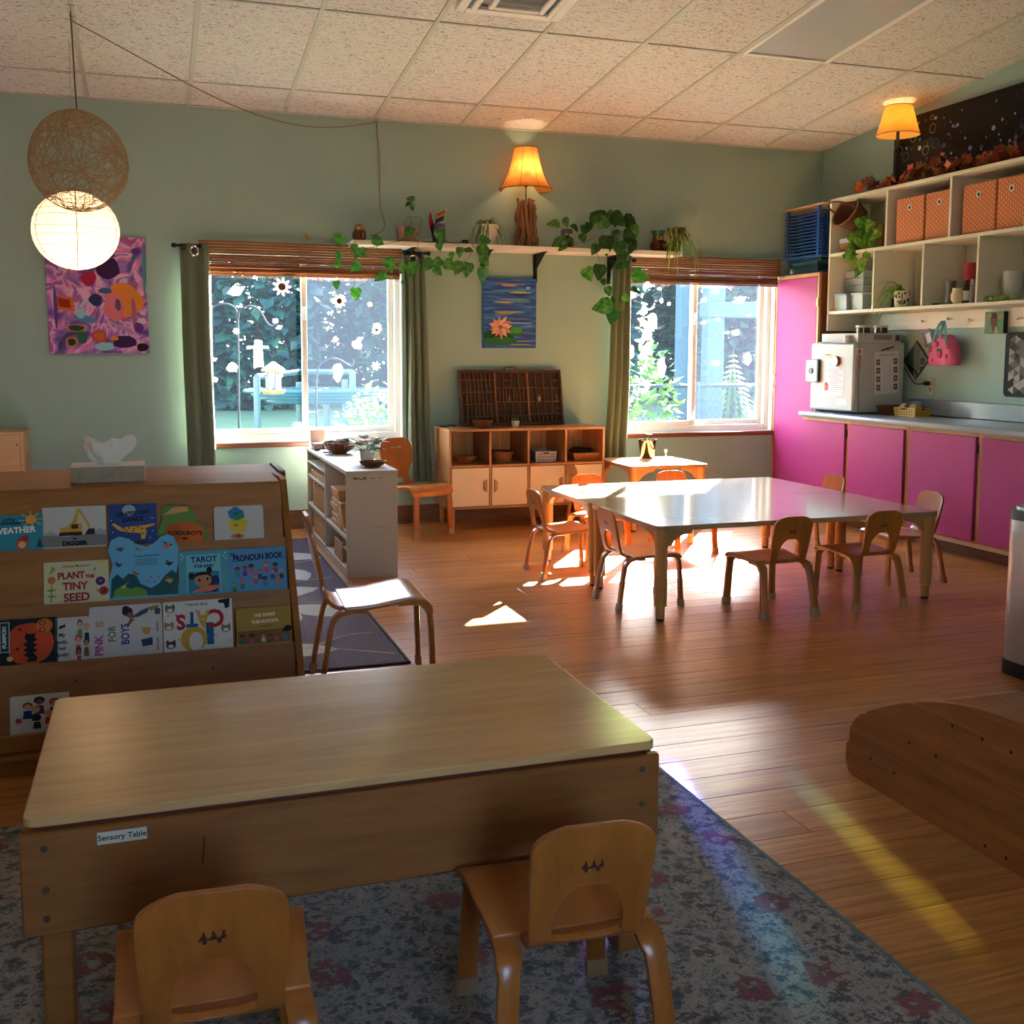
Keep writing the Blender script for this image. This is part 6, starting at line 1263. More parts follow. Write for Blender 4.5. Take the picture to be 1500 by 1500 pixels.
# jar with two small flags
p = on_shelf(643, -.13); t = thing('flag_jar', 'purple glass jar holding a rainbow flag and a red and black flag', 'jar', p)
G().lathe(((.03, 0), (.045, .004), (.046, .1), (.038, .115), (.042, .12), (.042, .138), (.036, .138), (.036, .03), (0, .03)), (0, 0, 0), 20).build('jar', mat('purple_glass', '5c5474', .15, alpha=.85), t)
for k, (dx, lean) in enumerate(((-.02, -.26), (.016, .22))):
    a = Vector((dx*.2, .0, .02)); b = a + Vector((lean, 0, 1)).normalized()*.235; G().cyl(a, b, .0022, n=6).build('flag_stick', mat('flag_stick', 'c8bca8', .6), t)
    dv = (b-a).normalized()
    if k == 1:
        for j, c in enumerate(('8c2a24', 'a85a24', 'a8882c', '2c5a34', '24386a', '4a2c5c')):
            q0 = b-dv*(.012+j*.012); q1 = q0-dv*.012; off = Vector((-.07, 0, -.035)); G().add([q0, q1, q1+off*(.9), q0+off], [(0, 1, 2, 3)]).build('flag_stripe', flatmat(c), t, 0)
    else:
        for j, c in enumerate(('981c2c', '1a1820')):
            q0 = b-dv*(.014+j*.05); q1 = q0-dv*.06; off = Vector((-.02, -.02, -.09)); G().add([q0, q1, q1+off, q0+off*.9], [(0, 1, 2, 3)]).build('flag_stripe', flatmat(c), t, 0)
# owls
def owl(px, label, body, acc, s=1.0, hat=None, Y=-.13):
    p = on_shelf(px, Y); t = thing('owl_figurine', label, 'figurine', p)
    G().lathe([(r*s, z*s) for r, z in ((.0, 0), (.034, .002), (.044, .03), (.042, .06), (.036, .08), (.034, .095), (.024, .11), (0, .114))], (0, 0, 0), 18, sy=.85).build('body', mat('owl_'+body, body, .35, var=.4, vscale=25), t)
    for sx in (-1, 1):
        e = G().lathe(((.0, .003), (.01*s, .002), (.0135*s, 0)), (0, 0, 0), 14).build('eye_ring', mat('owl_eye', 'b89a5c', .5), t); e.matrix_local = Matrix.Translation((sx*.014*s, -.031*s, .088*s)) @ Matrix.Rotation(PI/2, 4, 'X')
        e2 = G().ball((0, 0, .003), .005*s, 8, 6).build('eye', M_blackmetal, e)
        G().leaf((sx*.034*s, -.012*s, .08*s), (sx*.25, .3, -1), (sx, -.3, .2), .075*s, .035*s, .1, False).build('wing', mat('owl_wing_'+acc, acc, .5), t)
    G().tube([(0, -.03*s, .084*s), (0, -.042*s, .076*s)], [.005*s, .001], 6).build('beak', mat('owl_eye', 'b89a5c', .5), t)
    for k in range(3): G().box(((k-1)*.018*s, -.0405*s+abs(k-1)*.004, .04*s), (.012*s, .006, .03*s), .002).build('breast_patch', mat('owl_patch%d' % k, ('8a2c1c', '2a1a14', 'a8682c')[k], .4), t)
    if hat: G().lathe(((.03*s, .1*s), (.042*s, .118*s), (.046*s, .135*s), (.04*s, .135*s), (.03*s, .11*s)), (0, 0, 0), 18).build('rim', mat('owl_rim', hat, .4), t)
    return t
owl(527, 'brown and red ceramic owl beside the trailing vines over the blind', '6a3418', '2c6450')
owl(832, 'small dark owl figurine with a purple woven back behind pothos leaves', '3a2a24', '4a3c5c', 1.0, Y=-.17)
p = on_shelf(830, -.1); o = G().lathe(((.03, 0), (.045, .02), (.045, .13), (.038, .145), (0, .147)), (0, 0, 0), 16, sy=.7).build('woven_pouch', mat('purple_knit', '5c5070', .9, var=.3, vscale=60, bump=.6, bscale=120)); o.location = p; tag(o, 'purple woven pouch standing behind the small dark owl', 'pouch')
owl(964, 'owl-shaped planter with a green rim beside the drooping spider plant', '5a2c14', '24323c', 1.15, hat='24624c')
p = on_shelf(890, -.13); t = thing('pothos_plant', 'bushy dark pothos in a grey pot with vines hanging over the curtain', 'plant', p); pot(G(), .06, .068, .1).build('pot', mat('grey_pot', '9a948a', .5), t)
vines(t, [[(888, 338), (880, 342), (886, 350), (886, 360)], [(893, 337), (905, 342), (905, 358), (908, 380), (906, 400), (905, 425), (898, 450)], [(876, 342), (862, 352), (850, 355), (838, 360), (822, 362)], [(872, 365), (878, 380), (880, 390), (886, 408), (886, 420), (894, 430), (900, 448)], [(896, 335), (915, 340), (922, 350)], [(905, 400), (918, 388), (930, 398)], [(902, 443), (912, 440), (922, 436)]],
      [(875, 315, 22, 160), (892, 316, 20, 90), (889, 326, 18, -100), (868, 323, 18, -130), (862, 334, 14, -100), (908, 322, 24, -30), (925, 330, 28, -40), (921, 348, 22, -110), (931, 338, 16, -60), (888, 360, 26, -100), (924, 366, 14, -100), (871, 367, 17, -110), (930, 358, 18, -50), (908, 366, 22, -85), (912, 378, 18, -80), (878, 400, 22, -95), (907, 388, 20, -150), (862, 403, 20, -70), (884, 414, 10), (940, 404, 24, -5), (918, 378, 12, -70), (880, 449, 28, 185), (897, 464, 24, -105), (892, 428, 15, -60), (918, 438, 13, -30), (932, 426, 14, -20), (899, 440, 10), (856, 338, 14), (854, 350, 13), (843, 334, 14, -40), (809, 328, 18, 175), (830, 327, 14, -60), (816, 360, 24, -150), (836, 352, 14, -30), (826, 355, 10), (882, 330, 18, -140), (899, 326, 18, -50), (880, 320, 16, 120), (903, 345, 14, -80)], -.27, [M_poth, M_pothd, M_pothd], jitter=.1)
# drooping spider plant at the shelf end
p = on_shelf(985, -.16); t = thing('drooping_spider_plant', 'drooping spider plant with long yellowing leaves at the shelf end', 'plant', p)
pot(G(), .05, .06, .08).build('pot', mat('brown_pot', '4a2c1c', .5), t); rr = random.Random(14)
for k in range(58):
    x1 = rr.uniform(972, 1029); y1 = rr.uniform(355, 412) if rr.random() < .75 else rr.uniform(330, 360); pe_ = at(x1, y1, Y=-.30+rr.uniform(-.05, .04))-p; top = Vector((rr.uniform(-.06, .07), rr.uniform(-.09, -.02), .13+rr.uniform(0, .05))); st_ = Vector((rr.uniform(-.02, .02), rr.uniform(-.02, .02), .075))
    mid = Vector((pe_.x*.8, max(pe_.y, -.15), max(.02, pe_.z*.25+.03))); G().blade(smoothpath([st_, top, mid, pe_], 3), .0062).build('leaf', rr.choice((M_sp, M_dry, M_sp)), t, 60)
# brass hooks over the windows
for x, y, l in ((448, 346, 'small brass hook on the wall above the blind beside the painting'), (1026, 369, 'small brass hook on the wall above the blind by the drooping plant')):
    p = at(x, y, Y=-.012); g = G(); g.box((0, .006, 0), (.018, .008, .05), .003); g.tube([(0, 0, -.012), (0, -.02, -.02), (0, -.028, -.01), (0, -.026, .004)], .003, 6); o = g.build('brass_hook', mat('brass', 'b8923e', .35, .9)); o.location = p; tag(o, l, 'hook', 'brass hooks above the blinds')
# sockets
def outlet(p, label, nx):
    t = thing('wall_outlet', label, 'outlet', p); M_o = mat('ivory_plate', 'b5ad98', .45)
    if nx: G().box((0, 0, 0), (.006, .07, .115), .002).build('plate', M_o, t)
    else: G().box((0, 0, 0), (.07, .006, .115), .002).build('plate', M_o, t)
    for s in (-1, 1):
        d = (-.004, 0, s*.02) if nx else (0, -.004, s*.02); G().box(d, (.003, .03, .028) if nx else (.03, .003, .028), .001).build('socket', mat('ivory_socket', '8d8672', .5), t)
    return t
p = at(632, 696, Y=-.004); outlet((p.x, -.004, p.z), 'ivory wall outlet low on the wall beside the oak cabinet', False)
p = at(1363, 566, X=5.424); outlet((5.4255, p.y, p.z), 'ivory wall outlet above the counter with a black plug', True)
t = thing('electrical_cord', 'black power cord running from the fridge to the counter outlet', 'cord', (5.40, p.y, p.z+.02)); G().box((-.01, 0, 0), (.03, .035, .028), .005).build('plug', M_blackmetal, t); G().tube(smoothpath([(-.02, .01, 0), (-.03, .08, -.005), (-.025, .14, .03), (-.02, .2, .09), (-.02, .26, .12)], 5), .004, 6).build('cable', M_blackmetal, t)
# ================================================================== TYPE TRAY, BOWLS AND BASKETS ON THE OAK CABINET
M_tray = wood('tray_walnut', '2c170c', '5a341c', 0, 3, .5); M_traydark = mat('tray_back', '3a2415', .7, var=.2, vscale=20); M_trayp = wood('tray_strip', '6a4024', '94643c', 2, 3, .5)
Yt = -.135; a = at(676, 622, Y=Yt); b = at(826, 619, Y=Yt); w = b.x-a.x; hgt = .405
t = thing('type_tray', 'dark antique printer type tray of small compartments leaning on the oak cabinet', 'tray', ((a.x+b.x)/2, Yt, KZ+.001), rot=(math.radians(-13), 0, 0))
for s in (-1, 1): G().box((s*(w/2-.009), 0, hgt/2), (.018, .032, hgt), .002).build('frame_side', M_tray, t)
G().box((0, 0, .009), (w-.036, .032, .018), .002).build('frame_rail', M_tray, t); G().box((0, 0, hgt-.01), (w-.036, .032, .02), .002).build('frame_rail', M_tray, t)
G().box((0, .013, hgt/2), (w-.036, .004, hgt-.036)).build('back', M_traydark, t)
iw = w-.036; ih = hgt-.038; z0 = .018; xs0 = -iw/2
for q in (1/3, 2/3): G().box((xs0+iw*q, -.001, z0+ih/2), (.013, .03, ih), .001).build('section_bar', M_trayp, t)
pm = {}
def strip_(x, z, L, vert):
    key = (round(L, 3), vert)
    if key not in pm: pm[key] = G().box((0, 0, 0), (.003, .022, L) if vert else (L, .022, .003)).mesh('partition', M_trayp, 0)
    link('partition', pm[key], t, loc=(x, -.001, z))
def cellgrid(u0, u1, rows):
    """rows: list of (v0,v1,columns) inside section u0..u1; horizontal strip under each row"""
    for v0, v1, n in rows:
        if v1 < .999: strip_(xs0+iw*(u0+u1)/2, z0+ih*v1, iw*(u1-u0), False)
        for k in range(1, n): strip_(xs0+iw*(u0+(u1-u0)*k/n), z0+ih*(v0+v1)/2, ih*(v1-v0), True)
cellgrid(.005, .325, [(0, .13, 8), (.13, .38, 8), (.38, .62, 8), (.62, .86, 8), (.86, 1, 8)])
cellgrid(.342, .658, [(0, .14, 9), (.14, .42, 4), (.42, .70, 9), (.70, 1, 4)])
cellgrid(.675, .995, [(0, .17, 7), (.17, .42, 4), (.42, .70, 4), (.70, 1, 4)])
for u0, u1, v in ((.42, .5, .85), (.342, .42, .28), (.94, .995, .85), (.94, .995, .28), (.42, .5, .74)): strip_(xs0+iw*(u0+u1)/2, z0+ih*v, iw*(u1-u0), False)
G().tube(smoothpath([(-.04, -.004, hgt), (-.035, -.02, hgt+.018), (.035, -.02, hgt+.018), (.04, -.004, hgt)], 4), .005, 7).build('handle', mat('old_brass', '7a6238', .4, .8), t)
c13 = math.cos(math.radians(13)); s13 = math.sin(math.radians(13))
def in_tray(u, v): z = z0+ih*v; return Vector((t.location.x+xs0+iw*u, Yt+z*s13-.004, KZ+z*c13))
for u, v, c, l in ((.245, .635, '2a5a7c', 'tiny blue peg doll standing in the printer type tray'), (.475, .435, 'a86a50', 'tiny brown and cream peg doll in the middle of the type tray'), (.783, .435, 'c89a84', 'tiny plain wooden peg doll in the type tray'), (.965, .435, '7a3c38', 'tiny dark red peg doll at the edge of the type tray')):
    p = in_tray(u, v); d = thing('peg_doll', l, 'peg doll', p, group='peg dolls in the type tray', rot=(math.radians(-13), 0, 0)); G().lathe(((.0, .001), (.009, .001), (.0095, .022), (.006, .032), (0, .033)), (0, 0, 0), 12).build('body', mat('peg_'+c, c, .5), d); G().ball((0, 0, .04), .0085, 10, 8).build('head', mat('peg_head', 'd0a888' if c != '2a5a7c' else '3c6c8c', .5), d)
def bowl(g, r, h, foot=.5, wall=.006, n=26, sx=1, sy=1): return g.lathe(((r*foot*.9, 0), (r*foot, .003), (r*.82, h*.42), (r, h), (r-wall, h), (r*.8-wall, h*.45), (r*foot*.8, .01), (0, .009)), (0, 0, 0), n, sx, sy)
M_bowlw = wood('bowl_wood', '4a2413', '7c4422', 0, 5, .35); M_bowll = wood('bowl_light', '7a4a22', 'a06a34', 0, 5, .4)
def put(px, Y, Z, fn, name, label, cat, m, part=None, group=None, rz=0):
    x = at(px, 600, Y=Y).x; t = thing(name, label, cat, (x, Y, Z), rz, group); fn(G()).build(part or 'body', m, t); return t
t = put(706, -.30, KZ+.001, lambda g: bowl(g, .075, .05), 'wooden_bowl', 'shallow dark wooden bowl in front of the type tray', 'bowl', M_bowlw, 'bowl')
t = put(755, -.30, KZ+.001, lambda g: pot(g, .024, .03, .045), 'succulent', 'small green succulent in a tiny white pot on the oak cabinet', 'plant', mat('white_ceramic', 'c6c2ba', .35), 'pot')
for k in range(14): a = k*2.4; G().leaf((.0, 0, .038), (math.cos(a), math.sin(a), .6+.05*k), (0, 0, 1), .038, .022, -.15, False).build('leaf', M_poth, t, 60)
M_weave = mat('rattan_weave', '8a5a2c', .75, var=.35, vscale=90, bump=.9, bscale=120); M_weaved = mat('dark_rattan', '5a3018', .75, var=.35, vscale=90, bump=.9, bscale=120)
zc = zm + .0095
t = put(684, -.26, zc, lambda g: g.lathe(((.05, 0), (.085, .045), (.09, .05), (.084, .05), (.05, .008), (0, .008)), (0, 0, 0), 8, 1, .8), 'wooden_tray', 'square flared wooden dish in the first cubby of the oak cabinet', 'dish', M_bowll, 'dish')
t = put(736, -.27, zc, lambda g: bowl(g, .082, .075, .75), 'woven_basket', 'round coiled rattan basket in a cubby of the oak cabinet', 'basket', M_weave, 'basket'); G().lathe(((.076, .073), (.084, .073), (.085, .08), (.076, .08)), (0, 0, 0), 26).build('rim', M_weaved, t)
x = at(793, 672, Y=-.27).x; t = thing('plastic_basket', 'grey plastic basket with slotted sides in a cubby of the oak cabinet', 'basket', (x, -.27, zc)); M_gp = mat('grey_plastic', '8b939e', .45)
def crate(t, w, d, h, m, flare=1.08, th=.004, holes=None):
    for sx, sy, L, rz in ((0, -1, w, 0), (0, 1, w, 0), (-1, 0, d, PI/2), (1, 0, d, PI/2)):
        g = G(); b0, b1 = L/2, L/2*flare; off = (d/2 if sx == 0 else w/2)
        g.prism([(-b0, 0), (b0, 0), (b1, h), (-b1, h)], th, (0, 0, 0), (1, 0, 0), (0, 0, 1)); lean = math.atan((flare-1)*off/h)
        o = g.build('side', m, t, 0); ang = {(0, -1): 0, (0, 1): PI, (-1, 0): -PI/2, (1, 0): PI/2}[(sx, sy)]
        o.matrix_local = Matrix.Rotation(ang, 4, 'Z') @ Matrix.Translation((0, -off+th, 0)) @ Matrix.Rotation(lean, 4, 'X')
        if holes:
            for i in range(holes[0]):
                for j in range(holes[1]):
                    u = (i+.5)/holes[0]-.5
                    if holes[2] and abs(u) < .2 and j == holes[1]-1: continue
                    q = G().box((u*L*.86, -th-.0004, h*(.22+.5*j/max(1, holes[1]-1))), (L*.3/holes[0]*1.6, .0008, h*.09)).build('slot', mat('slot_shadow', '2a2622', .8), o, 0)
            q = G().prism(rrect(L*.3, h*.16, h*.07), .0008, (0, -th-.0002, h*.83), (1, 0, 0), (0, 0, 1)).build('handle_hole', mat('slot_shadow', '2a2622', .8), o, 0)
    G().bb((-w/2, -d/2, 0), (w/2, d/2, .004)).build('bottom', m, t, 0)
crate(t, .15, .18, .075, M_gp, holes=(7, 3, True))
x = at(852, 672, Y=-.27).x; t = thing('wooden_basket', 'flared wooden slat basket of dark scarves in the end cubby of the oak cabinet', 'basket', (x, -.27, zc)); crate(t, .17, .16, .06, M_bowll, flare=1.25, th=.006); g = G(); rr = random.Random(2)
for k in range(6): g.tube(smoothpath([(rr.uniform(-.08, .08), rr.uniform(-.06, .06), rr.uniform(.03, .075)) for _ in range(4)], 4), .015, 7)
g.build('scarves', mat('dark_scarf', '2a1a1a', .9), t)['kind'] = 'stuff'
# wire on cabinet ends
o = G().tube(smoothpath([(2.25, -.12, KZ+.004), (2.29, -.16, KZ+.004), (2.33, -.13, KZ+.012), (2.36, -.15, KZ+.004)], 4), .004, 6).build('black_cable', M_blackmetal); tag(o, 'short black cable lying on the end of the oak cabinet', 'cable')

# ================================================================== ON THE WHITE BLOCK SHELF
def on_block(px, py, Z=BZ): return at(px, py, Z=Z+.0005)
p = on_block(497, 664); t = thing('fruit_bowl', 'large ribbed brown bowl of dried pods on the white shelf', 'bowl', p); bowl(G(), .105, .072, .45).build('bowl', M_bowlw, t)
for k in range(18): a = 2*PI*k/18; G().tube([(.055*math.cos(a), .055*math.sin(a), .012), (.088*math.cos(a), .088*math.sin(a), .035), (.103*math.cos(a), .103*math.sin(a), .062)], .0035, 5).build('rib', M_bowll, t)
rr = random.Random(6)
for k in range(9): a = rr.uniform(0, 6.28); r = rr.uniform(.01, .06); G().ball((r*math.cos(a), r*math.sin(a), .066+rr.uniform(0, .015)), (.03, .012, .011), 9, 6).build('dried_pod', mat('pod_brown%d' % (k % 3), ('6a4630', '8a6a4a', '4a2c22')[k % 3], .7), t).rotation_euler = (0, 0, 0)
p = on_block(486, 657); p = Vector((1.40, -.43, BZ+.0005)); o = G().box((0, 0, .022), (.17, .16, .044), .003).build('wooden_box', M_bowlw); o.location = p; tag(o, 'low dark wooden box behind the ribbed bowl', 'box')
p = on_block(538, 678); t = thing('potted_plant', 'leafy green plant in a white pot on the white shelf', 'plant', p); pot(G(), .036, .044, .07).build('pot', mat('white_ceramic', 'c6c2ba', .35), t); rr = random.Random(41)
for k in range(20):
    a = k*2.4; e = .25+.06*k; d = Vector((math.cos(a), math.sin(a), e*.8)); q0 = Vector((0, 0, .06)); q1 = q0+d.normalized()*(.03+.004*k); G().tube([q0, q1], .0015, 4).build('stalk', M_stem, t); G().leaf(q1, (d.x, d.y, d.z*.45), (0, 0, 1), .07, .06, .3).build('leaf', [M_poth, M_pothd][k % 2], t, 60)
p = on_block(546, 684); t = thing('wooden_bowl', 'shallow oval dark wooden bowl near the end of the white shelf', 'bowl', p); bowl(G(), .068, .034, .55, sx=1.15, sy=.8).build('bowl', M_bowlw, t)
p = Vector((1.36, -.32, BZ+.0005)); t = thing('card_stand', 'white folded card standing on the far end of the white shelf', 'card', p, .2)
G().box((0, .012, .06), (.1, .002, .125), 0, rx=.2).build('card_leaf', mat('white_card', 'e4e6e6', .6), t, 0); G().box((0, -.012, .06), (.1, .002, .125), 0, rx=-.2).build('card_leaf', mat('white_card', 'e4e6e6', .6), t, 0)
p = Vector((1.39, -.62, BZ+.0005)); o = G().box((0, 0, .004), (.1, .13, .008), .001).build('picture_card', mat('pale_card', 'a9c0c4', .5)); o.location = p; tag(o, 'pale blue card lying on the white shelf', 'card')

# ================================================================== LITTLE WINDOW TABLE
p = at(948, 671, Z=.4555); t = thing('metal_planter', 'shiny metal planter with a green sprout on the little window table', 'planter', (p.x, p.y, .4555)); G().lathe(((.045, 0), (.048, .003), (.066, .13), (.07, .132), (.07, .138), (.062, .138), (.06, .12), (0, .118)), (0, 0, 0), 26).build('pot', mat('polished_nickel', '9a8f84', .12, 1.0), t)
G().tube([(0, 0, .11), (.004, 0, .15), (.012, 0, .175)], .002, 5).build('stem', M_poth, t)
for d in ((1, 0, .3), (-.8, .3, .5), (.2, -.8, .5)): G().leaf((.01, 0, .17), d, (0, 0, 1), .032, .02, .2, False).build('leaf', M_light, t, 60)
p = at(1008, 668, Z=.4555); t = thing('glass_figure', 'tiny glinting white figurine at the edge of the little window table', 'figurine', (min(p.x, 3.93), -.31, .4555)); G().lathe(((.012, 0), (.006, .012), (.005, .03)), (0, 0, 0), 12).build('base', mat('clear_white', 'd8d8d8', .1), t); G().ball((0, 0, .04), (.012, .012, .014), 12, 8).build('knob', mat('clear_white', 'd8d8d8', .1), t)
o = G().lathe(((.06, 0), (.075, .008), (.075, .02), (.06, .03), (.03, .034), (0, .034)), (0, 0, 0), 16, 1.4, .8).build('folded_net', mat('dark_green_cloth', '26302a', .8)); o.location = (3.27+.05, -.12, .37); o.location = (3.5, -.1, .0); tag(o, 'dark folded cloth lying on the floor below the little window table', 'cloth')

# ================================================================== ON THE TALL CUPBOARD
cz = CZ+.001; M_bl = mat('blue_wire', '1c4c96', .35, .2); M_blk = mat('black_tray', '14161a', .35)
t = thing('drying_rack', 'blue wire art drying rack with many shelves and a wooden board on top', 'drying rack', (5.235, -.285, cz+.125)); zt = at(1165, 312, X=5.06).z-cz-.125+.02
n = 14; dz = (zt-.02)/n
for k in range(n):
    g = G(); z = .012+k*dz
    for s in (-1, 1): g.tube([(s*.165, -.24, z), (s*.165, .24, z)], .0035, 5); g.tube([(-.165, s*.24, z), (.165, s*.24, z)], .0035, 5)
    for j in range(7): y = -.2+j*.0666; g.tube([(-.165, y, z), (.165, y, z)], .0018, 4)
    g.build('wire_shelf', M_bl, t)
for x in (-.168, .168):
    for y in (-.2, .2): G().bb((x-.006, y-.014, 0), (x+.006, y+.014, zt), .001).build('post', M_bl, t)
G().bb((-.172, -.245, -.004), (.172, .245, .008), .002).build('base_tray', M_bl, t)
G().bb((-.19, -.28, zt+.004), (.18, .262, zt+.014), .001).build('top_board', wood('pale_board', 'b08a58', 'cda878', 1, 2, .5), t)
for k, (z, w_, d_, hh, c, l) in enumerate(((0, .33, .5, .014, '1f5aa8', 'blue plastic tray at the bottom of the pile on the pink cupboard'), (.0145, .31, .36, .06, '1a2c30', 'dark storage tray with teal lid on the pink cupboard'), (.075, .3, .32, .018, '1c6a86', 'teal lid tray under the drying rack'), (.0935, .31, .44, .026, '17191d', 'black tray directly under the drying rack'))):
    t = thing('storage_tray', l, 'tray', (5.24, -.285, cz+z)); G().bb((-w_/2, -d_/2, 0), (w_/2, d_/2, hh*.8), .003).build('body', mat('tray_'+c, c, .3), t); G().bb((-w_/2-.004, -d_/2-.004, hh*.8), (w_/2+.004, d_/2+.004, hh), .002).build('rim', mat('tray_'+c, c, .3), t)

# ================================================================== WALL UNIT CONTENTS
def yx(px, X=5.12): return at(px, 350, X=X).y
Z1, Z2, Z3 = 2.3385, 1.9455, 1.5275
# lamp and garland on top
ly = at(1314, 230, X=5.21).y; t = thing('black_lamp', 'tall thin black lamp with a cream tapered shade on the wall unit', 'lamp', (5.21, ly, Z1)); top = ceil_z(ly)-.022-Z1; bot = at(1316, 200, X=5.21).z-Z1+.01
G().lathe(((.06, 0), (.062, .008), (.03, .02), (.014, .035), (.013, bot*.75), (.02, bot*.77), (.02, bot*.8), (.011, bot*.83), (.011, bot+.03)), (0, 0, 0), 16).build('stand', M_blackmetal, t)
G().lathe(((.142, bot), (.088, top)), (0, 0, 0), 30, close=False).build('shade', shade_mat('cream_linen', 'cfa860', ('e0a038', 'e8ac48')), t, 60)
for r, z in ((.142, bot), (.088, top)): G().tube([(r*math.cos(2*PI*i/36), r*math.sin(2*PI*i/36), z) for i in range(37)], .003, 5, False).build('shade_trim', mat('linen_trim', 'b08a4c', .8), t)
G().ball((0, 0, bot+.1), (.026, .026, .034), 12, 8).build('bulb', mat('bulb_warm', 'ffe0b0', .4, emit='ffb060', es=8), t)
lamp_light('black_lamp_light', t, (0, 0, bot+.09), 2.2, (1, .68, .34), .03)
t = thing('leaf_garland', 'autumn garland of red and orange leaves along the top of the wall unit', 'garland', (5.15, -1.8, Z1)); rr = random.Random(88); cols = ['8a2a14', 'a8401c', '6a1c14', '7a5a24', '4c2a16', 'b0521f']
def mleaf(g, p, d, up, s):
    sd = Vector(d).cross(up).normalized(); d = Vector(d).normalized(); pr = ((0, 0), (.25, .12), (.2, .45), (.45, .28), (.55, .55), (.68, .25), (1, 0)); P = [p+d*(a*s)+sd*(b*s) for a, b in pr]+[p+d*(a*s)-sd*(b*s) for a, b in pr[-2:0:-1]]
    b0 = len(g.v); g.v += [tuple(x) for x in P]; m = len(P); 
    for i in range(1, m-1): g.f.append((b0, b0+i, b0+i+1)); g.mi.append(0)
for i in range(250):
    y = rr.uniform(-1.15, 1.02); lump = .5+.5*math.sin(y*7)+.3; p = Vector((rr.uniform(-.03, .1), y, rr.uniform(.014, .035+.055*abs(lump)))); g = G(); mleaf(g, p, Vector((rr.uniform(-1, .3), rr.uniform(-1, 1), rr.uniform(.0, .9))), Vector((-1, rr.uniform(-.5, .5), rr.uniform(.1, 1))).normalized(), rr.uniform(.04, .085)); g.build('autumn_leaf', mat('autumn_'+(c := rr.choice(cols)), c, .6), t, 0)
G().tube([(.03+.02*math.sin(k*1.7), -1.15+k*.12, .016+.006*math.sin(k)) for k in range(19)], .004, 5).build('garland_stem', mat('garland_twig', '4a3018', .8), t)
# fabric bins
def bin_mat():
    m = bpy.data.materials.new('terracotta_dashes'); m.use_nodes = True; nt = m.node_tree; b = nt.nodes['Principled BSDF']; N = nt.nodes.new; L = nt.links.new
    tc = N('ShaderNodeTexCoord'); sp = N('ShaderNodeSeparateXYZ'); L(tc.outputs['Object'], sp.inputs[0]); ad = N('ShaderNodeMath'); ad.operation = 'ADD'; L(sp.outputs[0], ad.inputs[0]); L(sp.outputs[1], ad.inputs[1])
    def cell(src, sc, off=None):
        mu = N('ShaderNodeMath'); mu.operation = 'MULTIPLY'; mu.inputs[1].default_value = sc; L(src, mu.inputs[0]); v = mu.outputs[0]
        if off is not None: a2 = N('ShaderNodeMath'); a2.operation = 'ADD'; L(v, a2.inputs[0]); L(off, a2.inputs[1]); v = a2.outputs[0]
        f = N('ShaderNodeMath'); f.operation = 'FRACT'; L(v, f.inputs[0]); return mu.outputs[0], f.outputs[0]
    raw, fu = cell(ad.outputs[0], 55); fl_ = N('ShaderNodeMath'); fl_.operation = 'FLOOR'; L(raw, fl_.inputs[0]); hf = N('ShaderNodeMath'); hf.operation = 'MULTIPLY'; hf.inputs[1].default_value = .5; L(fl_.outputs[0], hf.inputs[0]); _, fv = cell(sp.outputs[2], 34, hf.outputs[0])
    def lt(v, k): q = N('ShaderNodeMath'); q.operation = 'LESS_THAN'; q.inputs[1].default_value = k; L(v, q.inputs[0]); return q.outputs[0]
    mu = N('ShaderNodeMath'); mu.operation = 'MULTIPLY'; L(lt(fu, .28), mu.inputs[0]); L(lt(fv, .5), mu.inputs[1]); mx = N('ShaderNodeMix'); mx.data_type = 'RGBA'; L(mu.outputs[0], mx.inputs[0]); mx.inputs[6].default_value = (*lin('b5673c'), 1); mx.inputs[7].default_value = (*lin('d8b08c'), 1); L(mx.outputs[2], b.inputs['Base Color']); b.inputs['Roughness'].default_value = .85; return m
M_bin = bin_mat()
for (a, b, l) in ((1309, 1350, 'beside the basket cubby'), (1351.5, 1393, 'second in its cubby, beside the divider'), (1405, 1454, 'inner half of the pair under the bubble painting'), (1455, 1499, 'outer half of the pair under the bubble painting')):
    y0, y1 = yx(a, 5.1), yx(b, 5.1); wd = y0-y1; hb = .30; t = thing('fabric_bin', 'terracotta fabric storage bin with white dashes, '+l, 'storage bin', (5.11, (y0+y1)/2, Z2), group='terracotta fabric bins')
    G().prism([(-wd/2+.004, 0), (wd/2-.004, 0), (wd/2-.002, hb*.5), (wd/2-.003, hb), (-wd/2+.003, hb), (-wd/2+.002, hb*.5)], .28, (.28, 0, 0), (0, 1, 0), (0, 0, 1)) if False else None
    G().bb((0, -wd/2+.003, 0), (.27, wd/2-.003, hb), .006).build('body', M_bin, t)
    q = G().lathe(((.012, .0), (.02, .0), (.02, .003), (.012, .003)), (0, 0, 0), 18, close=False).build('grommet', mat('white_ring', 'd8d4cc', .4), t); q.matrix_local = Matrix.Translation((-.0005, 0, hb*.77)) @ Matrix.Rotation(-PI/2, 4, 'Y')
    q = G().cyl((0, 0, 0), (0, 0, .0012), .0125, n=16).build('grommet_hole', M_blackmetal, t); q.matrix_local = Matrix.Translation((-.0002, 0, hb*.77)) @ Matrix.Rotation(-PI/2, 4, 'Y')
